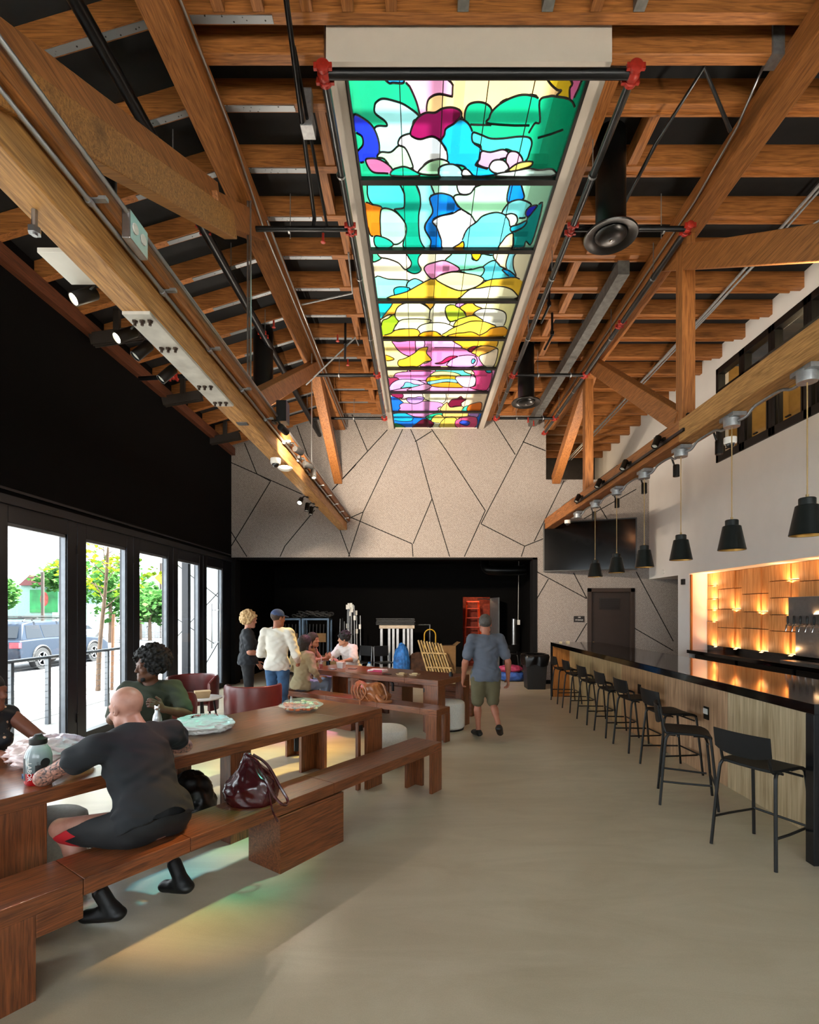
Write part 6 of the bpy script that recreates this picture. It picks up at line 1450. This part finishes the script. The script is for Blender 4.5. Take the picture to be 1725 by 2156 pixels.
for k in range(5): MB().box(-.6 + .03 * rr.random(), .5 + .05 * rr.random(), -.3, .28, 1.43 + k * .04, 1.46 + k * .04).build('folded_table', M_black, o, bevel=.005, loc=True)
MB().box(-.5, .5, -.28, .28, .04, .08).build('base', M_black, o, loc=True)
def chair(loc, rot, lab, grp='black stacking chairs on the stage'):
    o = thing('stacking_chair', lab, 'chair', loc, rot, grp)
    MB().box(-.22, .22, -.22, .22, .43, .46).build('seat', M_black, o, bevel=.01, loc=True); MB().box(-.21, .21, .2, .23, .6, .88).build('backrest', M_black, o, bevel=.01, loc=True)
    for x in (-.21, .21): MB().tube([(x, -.22, 0), (x, -.19, .44), (x, .2, .44), (x, .24, 0)], .012, 7).tube([(x, .2, .44), (x, .23, .86)], .012, 7).build('side_frame', M_galv, o, loc=True)
    return o
ch = chair((-.95, 13.9, 0), .5, 'black stacking chair with its back to the stage, left of the pale table legs')
dup(ch, (-1.6, 14.0, 0), -.6, 'black stacking chair beside the trolley of stands')
o = thing('water_canister', 'pair of translucent water canisters on the stage floor', 'canister', (-1.33, 13.7, 0)); MB().lathe([(.12, 0), (.12, .32), (.06, .4), (.05, .44)], 20).build('body', mat('frosted_plastic', '9fb0b8', .3), o, smooth='a', loc=True)
MB().lathe([(.04, .44), (.04, .48)], 14).build('cap', mat('blue_foil', '2a5f9a', .25, .4), o, loc=True)
o = blob('patterned_bag', None or mat('blue_pattern_fabric', '1c5ca0', .7, 0, .6, 9), 'big blue patterned bag slumped on the stage', 'bag', (-.48, 13.75, .42), (.2, .22, .5), crump(2.0, .25))
o = blob('blanket', mat('brown_blanket', '40291c', .9, 0, .5, 7), 'brown rumpled blanket beside the blue bag', 'blanket', (-.05, 14.1, .3), (.32, .26, .36), crump(1.8, .25, off=(5, 5, 2)))
o = thing('bamboo_screen', 'folded bamboo slat screen leaning on the stage', 'screen', (.28, 13.6, 0)); M_bam = mat('bamboo', '9c8354', .5, 0, .35, 12)
for k in range(9):
    x = -.32 + k * .075; MB().tube([(x + .32, -.1 + (k % 2) * .05, 0), (x, .2 + (k % 2) * .05, 1.05 - .012 * k)], .024, 8).build('slat', M_bam, o, smooth='a', loc=True)
MB().bar((-.2, .08, .72), (.42, .08, .70), .03, .04).bar((-.08, -.0, .35), (.56, .0, .33), .03, .04).build('cross_rail', M_bam, o, loc=True)
o = thing('hand_truck', 'yellow hand truck standing behind the bamboo screen', 'hand truck', (.29, 14.6, 0)); My = mat('yellow_paint', 'c09414', .4)
MB().tube([(-.16, 0, .1), (-.16, 0, 1.15)] + arc((0, 0, 1.15), .16, PI, 0, 8, 'xz') + [(.16, 0, 1.15), (.16, 0, .1)], .017, 8).build('frame', My, o, smooth='a', loc=True); MB().box(-.2, .2, -.22, 0, .05, .07).build('toe_plate', My, o, loc=True)
for x in (-.22, .22): MB().lathe([(.1, -.03), (.1, .03)], 16, (0, 0, 0), Matrix.Translation((x, .06, .1)) @ Matrix.Rotation(PI / 2, 4, 'Y')).build('wheel', M_dark, o, loc=True)
tag(MB().tube([(-.6, 15.3, 1.42), (.3, 15.3, 1.42), (.3, 15.3, .02)], .02, 7).build('pale_rod_frame', M_galv, smooth='a'), 'thin pale metal frame behind the hand truck', 'frame')
def cbox(c, s, rz, lab):
    o = thing('cardboard_box', lab, 'box', c, rz, 'cardboard boxes on the stage'); MB().box(-s[0] / 2, s[0] / 2, -s[1] / 2, s[1] / 2, 0, s[2]).build('carton', M_card, o, bevel=.004, loc=True)
    for q in (-1, 1): MB().bar((0 + q * s[0] / 2, -s[1] / 2, s[2]), (q * s[0] * .7, -s[1] / 2 + .02, s[2] + .06), .01, .01).add([(q * s[0] / 2, -s[1] / 2, s[2]), (q * s[0] / 2, s[1] / 2, s[2]), (q * s[0] * .85, s[1] / 2, s[2] + .1), (q * s[0] * .85, -s[1] / 2, s[2] + .1)], [(0, 1, 2, 3)]).build('flap', M_card, o, loc=True)
cbox((-2.75, 13.9, 0), (.42, .4, .62), .3, 'open cardboard box beside the person in the tan top'); cbox((.78, 14.7, 0), (.4, .4, .85), .2, 'tall dark cardboard box right of the bamboo screen'); cbox((-2.2, 14.0, 0), (.36, .3, .5), -.2, 'lower cardboard box behind the seated group')
o = thing('step_ladder', 'orange fibreglass step ladder in the lit closet doorway', 'ladder', (1.82, 17.6, 0)); Mo = mat('orange_fibreglass', 'c23a10', .45)
for s_ in (-1, 1): MB().bar((s_ * .32, 0, 0), (s_ * .2, .22, 2.15), .03, .07).build('rail', Mo, o, loc=True); MB().bar((s_ * .28, .6, 0), (s_ * .18, .26, 2.1), .03, .05).build('rear_rail', Mo, o, loc=True)
for k in range(6): z = .3 + k * .32; w_ = .32 - .12 * z / 2.15; MB().box(-w_, w_, .22 * z / 2.15 - .03, .22 * z / 2.15 + .04, z, z + .03).build('step', mat('orange_fibreglass', 'c23a10'), o, loc=True)
MB().box(-.22, .22, .14, .34, 2.13, 2.17).build('top_cap', mat('orange_fibreglass', 'c23a10'), o, loc=True)
tag(MB().tube([(2.95, 16.2, .8), (2.95, 16.2, 1.58)], .07, 14).tube([(2.95, 16.2, .8), (2.95, 16.2, .78)], .09, 14).build('steel_cylinder', M_steel, smooth='a'), 'upright steel cylinder hanging right of the closet door', 'cylinder')
tag(MB().box(3.05, 3.13, 16.15, 16.2, 1.4, 1.55).tube([(3.08, 16.2, 1.55), (3.1, 16.2, 3.38)], .008, 6).build('wall_switch', M_white), 'white switch box with a cable rising on the stage wall', 'switch')
o = MB().tube(spline([(1.95, 15.5, 3.38), (1.97, 15.3, 3.1), (2.2, 15.2, 3.02), (2.9, 15.2, 3.02), (3.1, 15.2, 3.05)], 5), .14, 18).build('stage_duct', mat('black_duct', '0f1010', .35, .5), smooth='a'); tag(o, 'black bent air duct under the stage ceiling at right', 'air duct')
for k in range(2):
    o = dup(s0, (2.35 + .6 * k, 13.9 + .15 * k, 0), 1.9 + k, 'spare black bar stool on the stage behind the bin, %s of two' % ('left' if k == 0 else 'right'), 'spare stools on the stage')
blob('grocery_bag', mat('pink_bag', '9c3456', .6, 0, .4, 9), 'pink and white bags on the stage floor by the spare stools', 'bag', (2.35, 13.45, .33), (.3, .22, .1), crump(2, .2)); 
blob('grocery_bag', mat('blue_bag', '2c4f94', .6, 0, .4, 9), 'blue bag on the stage floor under the pink bags', 'bag', (2.4, 13.45, .14), (.32, .2, .15), crump(2, .2, off=(2, 2, 2)))
tb_ = thing('rubbish_bin', 'black square rubbish bin with a plastic liner at the left end of the bar', 'rubbish bin', (2.72, 12.25, 0))
taper(MB(), (0, 0, 0), .5, .5, .72, 0, 1.2).build('bin', mat('bin_plastic', '151516', .5), tb_, bevel=.01, loc=True)
vs = []; n = 40
for j, (z, rad) in enumerate(((.8, .27), (.82, .30), (.76, .33), (.66, .32), (.56, .31))):
    for k in range(n):
        a = 2 * PI * k / n; q = max(abs(math.cos(a)), abs(math.sin(a))); f = 1 / q ** .85 * (1 + .05 * math.sin(a * 7 + j) + .03 * math.sin(a * 13)); vs.append((rad * .88 * f * math.cos(a), rad * .88 * f * math.sin(a), z + .03 * math.sin(a * 5 + j) * (j > 2)))
MB().add(vs, [(j * n + k, j * n + (k + 1) % n, (j + 1) * n + (k + 1) % n, (j + 1) * n + k) for j in range(4) for k in range(n)]).build('bin_liner', mat('black_bin_film', '09090a', .3), tb_, smooth=True, loc=True)
tag(MB().box(3.4, 5.4, 16.3, 16.6, 5.1, 5.3).box(3.6, 4.2, 16.45, 16.6, 5.3, 5.9).box(4.5, 5.2, 16.4, 16.6, 5.3, 5.7).build('stored_crates', M_card), 'crates stored in the dark loft above the far wall', 'crates')
light('loft_lamp', 'POINT', (4.6, 16.0, 5.9), 8, warm, .08)
# ---------- street outside the folding doors ----------
def gz(Y): return -.02 if Y < -50 else (-.15 if Y < 25 else -.15 - (Y - 25) / 32)
M_side = mat('pale_pavement', '8d8a84', .85, 0, .1, 2); M_asph = mat('asphalt', '4e4e50', .9, 0, .1, 2)
slab('floor_terrace', [(-10.5, -4.98, -4, 60, -.2, -.02)], M_side)
mb = MB(); 
for a, b2 in ((-4, 25), (25, 90)):
    mb.add([(-100, a, gz(a)), (-10.5, a, gz(a)), (-10.5, b2, gz(b2)), (-100, b2, gz(b2))], [(0, 1, 2, 3)])
st(mb.build('floor_street', M_asph))
mb = MB()
mb.box(-6.5, -4.98, 13.1, 13.3, -.1, 4.6)
mb.cur = 1
for p, q in (((-6.4, .9), (-5.0, 2.4)), ((-6.4, 3.2), (-5.0, 2.1)), ((-6.2, 4.5), (-5.0, 3.2)), ((-6.4, 1.8), (-5.2, 1.0)), ((-5.7, .0), (-5.0, 1.2))): mb.bar((p[0], 13.1, p[1]), (q[0], 13.1, q[1]), .02, .006, (0, 1, 0))
st(mb.build('wall_terrace', [mat('pale_terrace_render', 'd6d8da', .9, 0, .04), M_seam]))
tag(MB().box(-5.38, -5.24, 11.7, 11.84, -.02, 3.2).build('terrace_post', M_navy), 'dark post outside between the fourth and fifth glass doors', 'post')
rl = thing('cable_railing', 'steel cable railing outside the glass doors', 'railing', (-6.07, 8, -.02)); M_rail = mat('painted_steel', '5d6166', .4, .4, .05)
MB().tube([(-6.07, 4.5, 1.07), (-6.07, 10.6, 1.07)], .028, 10).build('handrail', M_rail, rl, smooth='a')
for y in (5.2, 6.9, 7.68, 8.45, 10.05, 10.6): MB().box(-6.1, -6.04, y - .03, y + .03, -.02, 1.05).build('post', M_rail, rl)
for k in range(9): z = .1 + k * .105; MB().tube([(-6.07, 4.5, z), (-6.07, 10.6, z)], .004, 5).build('cable', M_steel, rl)
def car(label, loc, rot, col, h=1.62, L=4.8, rack=False, grp=None):
    o = thing('car', label, 'car', loc, rot, grp); mc = mat('car_paint_' + col, col, .45, 0, .03, 3, 0, .25, 0); k = L / 4.8; W_ = .92
    low = [(-2.38, .35), (-2.4, .75), (-2.3, 1.02), (-1.0, 1.06), (.95, 1.02), (2.0, .92), (2.36, .72), (2.38, .36)]
    def side(prof, wb, wt, z0, z1):
        n = len(prof); vs = []
        for s_ in (-1, 1):
            for x, z in prof: w = wb + (wt - wb) * (z - z0) / (z1 - z0); vs.append((x * k, s_ * w, z))
        return vs, [tuple(range(n)), tuple(range(2 * n - 1, n - 1, -1))] + [(i, n + i, n + (i + 1) % n, (i + 1) % n) for i in range(n)]
    MB().add(*side(low, W_, W_ - .05, .35, 1.06)).build('body', mc, o, bevel=.05, smooth='a', loc=True)
    cab = [(-2.25, 1.0), (-1.95, h - .06), (-1.6, h), (.0, h), (.35, h - .05), (1.15, 1.0)]; MB().add(*side(cab, W_ - .06, W_ - .28, 1.0, h)).build('cabin', mc, o, bevel=.04, smooth='a', loc=True)
    mg = mat('car_glass', '0a1016', .25, 0, .02, 3, 0, .3); 
    for s_ in (-1, 1):
        for a, b_ in ((-2.0, -1.25), (-1.2, -.25), (-.2, .75)):
            f = lambda x, z: (x * k, s_ * ((W_ - .06) + (-.22) * (z - 1) / (h - 1) + .006), z)
            t0, t1 = (a + .12 if a < -1.9 else a), (b_ - .35 if b_ > .7 else b_); q = [f(a, 1.07), f(b_, 1.07), f(t1, h - .12), f(t0, h - .12)]; MB().add(q, [(0, 1, 2, 3)]).build('side_window', mg, o, loc=True)
    MB().add([(-2.23 * k, -.7, 1.1), (-2.23 * k, .7, 1.1), (-1.98 * k, .58, h - .12), (-1.98 * k, -.58, h - .12)], [(0, 1, 2, 3)]).build('rear_window', mg, o, loc=True)
    for s_ in (-1, 1):
        MB().box(-2.42 * k, -2.3 * k, *sorted((s_ * .6, s_ * .9)), .78, .95).build('tail_lamp', mat('tail_lamp_red', 'b8202c', .2), o, loc=True)
        for x in (-1.4, 1.4):
            w = MB().lathe([(.2, -.11), (.36, -.11), (.37, -.08), (.37, .08), (.36, .11), (.2, .11)], 28, (0, 0, 0), Matrix.Translation((x * k, s_ * .82, .37)) @ Matrix.Rotation(PI / 2, 4, 'X')).build('wheel', M_dark, o, smooth='a', loc=True)
            mb = MB().lathe([(.23, -.0), (.23, .02), (.2, .01)], 24, (0, 0, 0), Matrix.Translation((x * k, s_ * .92, .37)) @ Matrix.Rotation(PI / 2, 4, 'X'))
            for i in range(5): a = i * 1.257; mb.bar((x * k, s_ * .93, .37), (x * k + .22 * math.cos(a), s_ * .93, .37 + .22 * math.sin(a)), .03, .05, (0, 1, 0))
            mb.build('rim', M_galv, w, loc=True)
            MB().tube([(x * k + .42 * math.cos(a), s_ * .9, .38 + .42 * math.sin(a)) for a in np.linspace(-.1, PI + .1, 14)], .045, 6).build('wheel_arch', M_dark, o, loc=True)
        MB().box(-2.0 * k, 1.6 * k, *sorted((s_ * .86, s_ * .93)), .3, .42).build('sill', M_dark, o, loc=True)
        if rack: MB().tube([(-1.9, s_ * .62, h + .02), (-1.8, s_ * .62, h + .08), (.1, s_ * .62, h + .08), (.2, s_ * .62, h)], .02, 6).build('roof_rail', M_black, o, loc=True)
    if rack:
        for x in (-1.4, -.3): MB().box(x - .04, x + .04, -.75, .75, h + .1, h + .14).build('cross_bar', M_black, o, loc=True)
        for i in range(6): MB().box(-1.9, .3, -.6 + i * .22, -.55 + i * .22, h + .16, h + .19).build('rack_slat', M_black, o, loc=True)
    return o
car('dark blue estate car with a roof rack parked outside the glass doors', (-13.75, 19.0, -.15), PI / 2, '0b1826', rack=True)
car('pale parked car seen behind the young tree outside, nearer one', (-22.5, 29.5, gz(29.5)), PI / 2 + .1, '6a7074', 1.45, 4.4, grp='pale cars across the street')
car('pale parked car across the street, farther one', (-24.0, 36.0, gz(36)), PI / 2, '5c6266', 1.45, 4.4, grp='pale cars across the street')
def leaves(mb, c, r, n, s, rr, flat=False):
    for _ in range(n):
        z = rr.uniform(-1, 1); a = rr.uniform(0, 2 * PI); q = math.sqrt(1 - z * z); t_ = rr.random() ** (.4)
        p = Vector((c[0] + r[0] * q * math.cos(a) * t_, c[1] + r[1] * q * math.sin(a) * t_, c[2] + r[2] * z * t_))
        R = Matrix.Rotation(rr.random() * 6.28, 3, 'Z') @ Matrix.Rotation(rr.random() * 3, 3, 'X'); k = s * rr.uniform(.6, 1.3)
        mb.cur = rr.choice((0, 0, 1)); mb.add([p + R @ Vector(v) * k for v in ((-.5, 0, 0), (-.15, -.35, 0), (.5, 0, .1), (-.15, .35, 0))], [(0, 1, 2, 3)])
def leafmat(name, h):
    t = NT(name); b = t.n('ShaderNodeBsdfDiffuse'); b.inputs[0].default_value = hexc(h); tr = t.n('ShaderNodeBsdfTranslucent'); tr.inputs[0].default_value = hexc(h)
    m = t.n('ShaderNodeMixShader'); m.inputs[0].default_value = .4; t.l(b.outputs[0], m.inputs[1]); t.l(tr.outputs[0], m.inputs[2]); t.l(m.outputs[0], t.out.inputs[0]); return t.m
LY = [leafmat('leaf_yellow_green', '75801c'), leafmat('leaf_lime', '5a7a24')]; LG = [leafmat('leaf_green', '33582a'), leafmat('leaf_mid_green', '4a7038')]
M_bark = mat('pale_bark', '5e4c3e', .9, 0, .2, 12)
rr = random.Random(21)
yt = thing('young_tree', 'young street tree with sparse yellow-green leaves outside the glass doors', 'tree', (-7.46, 12, -.02))
MB().tube(spline([(-7.46, 12, -.02), (-7.42, 12, 1.0), (-7.3, 12, 2.2), (-7.22, 12, 3.4), (-7.2, 12, 4.3)], 4), [.055] * 4 + [.045] * 4 + [.035] * 4 + [.02] * 4 + [.01], 10).build('trunk', M_bark, yt, smooth='a')
mb = MB(); br = MB()
for k in range(20):
    z = 1.9 + 2.2 * k / 20; a = k * 2.4; L = .5 + .6 * rr.random(); e = (-7.3 + L * math.cos(a), 12 + L * math.sin(a), z + .5); br.tube([(-7.3, 12, z), e], [.014, .005], 5)
    leaves(mb, e, (.28, .28, .2), 26, .13, rr); leaves(mb, (-7.3 + L * .6 * math.cos(a), 12 + L * .6 * math.sin(a), z + .3), (.2, .2, .15), 10, .12, rr)
br.build('branches', M_bark, yt); o = mb.build('foliage', LY, yt)
tag(MB().tube([(-7.2, 12.1, -.02), (-7.16, 12.1, 1.75)], .035, 8).build('tree_stake', mat('stake_wood', '6e4c34', .8)), 'wooden stake supporting the young street tree', 'stake')
def tree(lab, c, r, hh, n=900, s=.5, ms=None, grp='trees across the street'):
    g = gz(c[1]); t_ = thing('street_tree', lab, 'tree', (c[0], c[1], g), 0, grp); MB().tube([(c[0], c[1], g), (c[0], c[1], g + hh)], [.18, .1], 8).build('trunk', M_bark, t_)
    mb = MB()
    for _ in range(7): leaves(mb, (c[0] + rr.uniform(-.6, .6) * r, c[1] + rr.uniform(-.6, .6) * r, g + hh + rr.uniform(-.3, .5) * r), (r * .6,) * 3, n // 7, s, rr)
    mb.build('foliage', ms or LG, t_)
tree('leafy green tree far left beyond the parked car', (-36, 44, 0), 2.2, 4.4)
tree('leafy green tree behind the young street tree', (-24.5, 41, 0), 3.2, 3.8, 1300)
tree('green tree beside the pole across the street', (-27.0, 50, 0), 2.4, 3.6)
tree('distant green tree seen through the third glass door', (-24.5, 47, 0), 1.8, 2.8)
tree('tall green tree behind the mural building', (-33, 48, 0), 2.0, 5.5)
b_ = thing('mural_building', 'low pale green building with a green mural beyond the parked car', 'building', (-38, 50, gz(50)))
MB().box(-44, -35.5, 50, 58, gz(50) - 1, 4.3).build('wall', mat('pale_green_render', '6f8c80', .9), b_)
MB().prism([(-38.5, 4.3), (-34.9, 4.3), (-35.3, 5.0), (-37.4, 5.3)], 49.6, 58, MX).build('roof', mat('maroon_roof', '5a2c2c', .8), b_)
mu = MB().box(-37.6, -34.9, 49.9, 50, 1.7, 3.9).build('mural', mat('mural_green', '1f6a38', .8, 0, .5, .8), b_)
MB().ball((-36.2, 49.9, 3.0), (.4, .02, .7), 14, 8).build('painted_shape', mat('mural_red', '8a3a30', .8, 0, .5, 2), mu)
b_ = thing('white_building', 'pale building with dark red awnings seen through the third glass door', 'building', (-30, 60, gz(60)))
MB().box(-33, -27, 60, 66, gz(60) - 1, 6).build('wall', mat('pale_render', '8f9092', .9), b_); MB().box(-32.5, -27.5, 59.3, 60, 3.4, 4.1).build('awning', mat('maroon_roof', '5a2c2c', .8), b_)
for x in (-32, -30.3, -28.6): MB().box(x - .5, x + .5, 59.95, 60, .6, 2.6).build('window', mg if False else M_blk, b_)
for k, (x, y, h_) in enumerate(((-30.6, 42, 5), (-27.8, 55.6, 7))): tag(MB().tube([(x, y, gz(y)), (x, y, h_)], .12, 8).build('utility_pole', mat('pole_wood', '3e342e', .9)), ['wooden utility pole left of the mural', 'tall pole seen through the third glass door'][k], 'pole')
o = MB().tube([(-26.9, 54, gz(54)), (-26.9, 54, 5)], .05, 6).build('road_sign', M_galv); tag(o, 'yellow diamond road sign on a thin post outside', 'road sign')
MB().add([(-26.9, 53.9, 4.6), (-26.2, 53.9, 5.3), (-26.9, 53.9, 6.0), (-27.6, 53.9, 5.3)], [(0, 1, 2, 3)]).add([(-26.9, 53.88, 4.6), (-27.6, 53.88, 5.3), (-26.9, 53.88, 6.0), (-26.2, 53.88, 5.3)], [(0, 1, 2, 3)]).build('sign_face', mat('sign_yellow', 'a8901c', .5), o)
fe = thing('chain_fence', 'long wire mesh fence across the street', 'fence', (-27, 38, gz(38)))
P0, P1 = Vector((-33, 31, 0)), Vector((-25, 56, 0))
for k in range(12):
    p = P0.lerp(P1, k / 11); g = gz(p.y); MB().tube([(p.x, p.y, g), (p.x, p.y, g + 1.9)], .03, 6).build('post', M_galv, fe)
mb = MB()
for z in np.linspace(.1, 1.85, 12): mb.tube([(P0.x, P0.y, gz(P0.y) + z), (P1.x, P1.y, gz(P1.y) + z)], .008, 4)
for k in range(60): p = P0.lerp(P1, k / 59); mb.tube([(p.x, p.y, gz(p.y) + .1), (p.x, p.y, gz(p.y) + 1.85)], .008, 4)
f_ = mb.build('wire_mesh', M_galv, fe)
J = standing(1.74); J.update(EL=(-.2, .1, 1.2), WL=(-.08, .16, 1.45), ER=(.27, .02, 1.1))
person('small distant person in dark clothes standing on the pavement outside', (-29.8, 57, gz(57)), 1.2, J, M_sk2, rotm(0), M_blk, 1.2, M_blk, 1.97, M_shoe, .02, face=False)
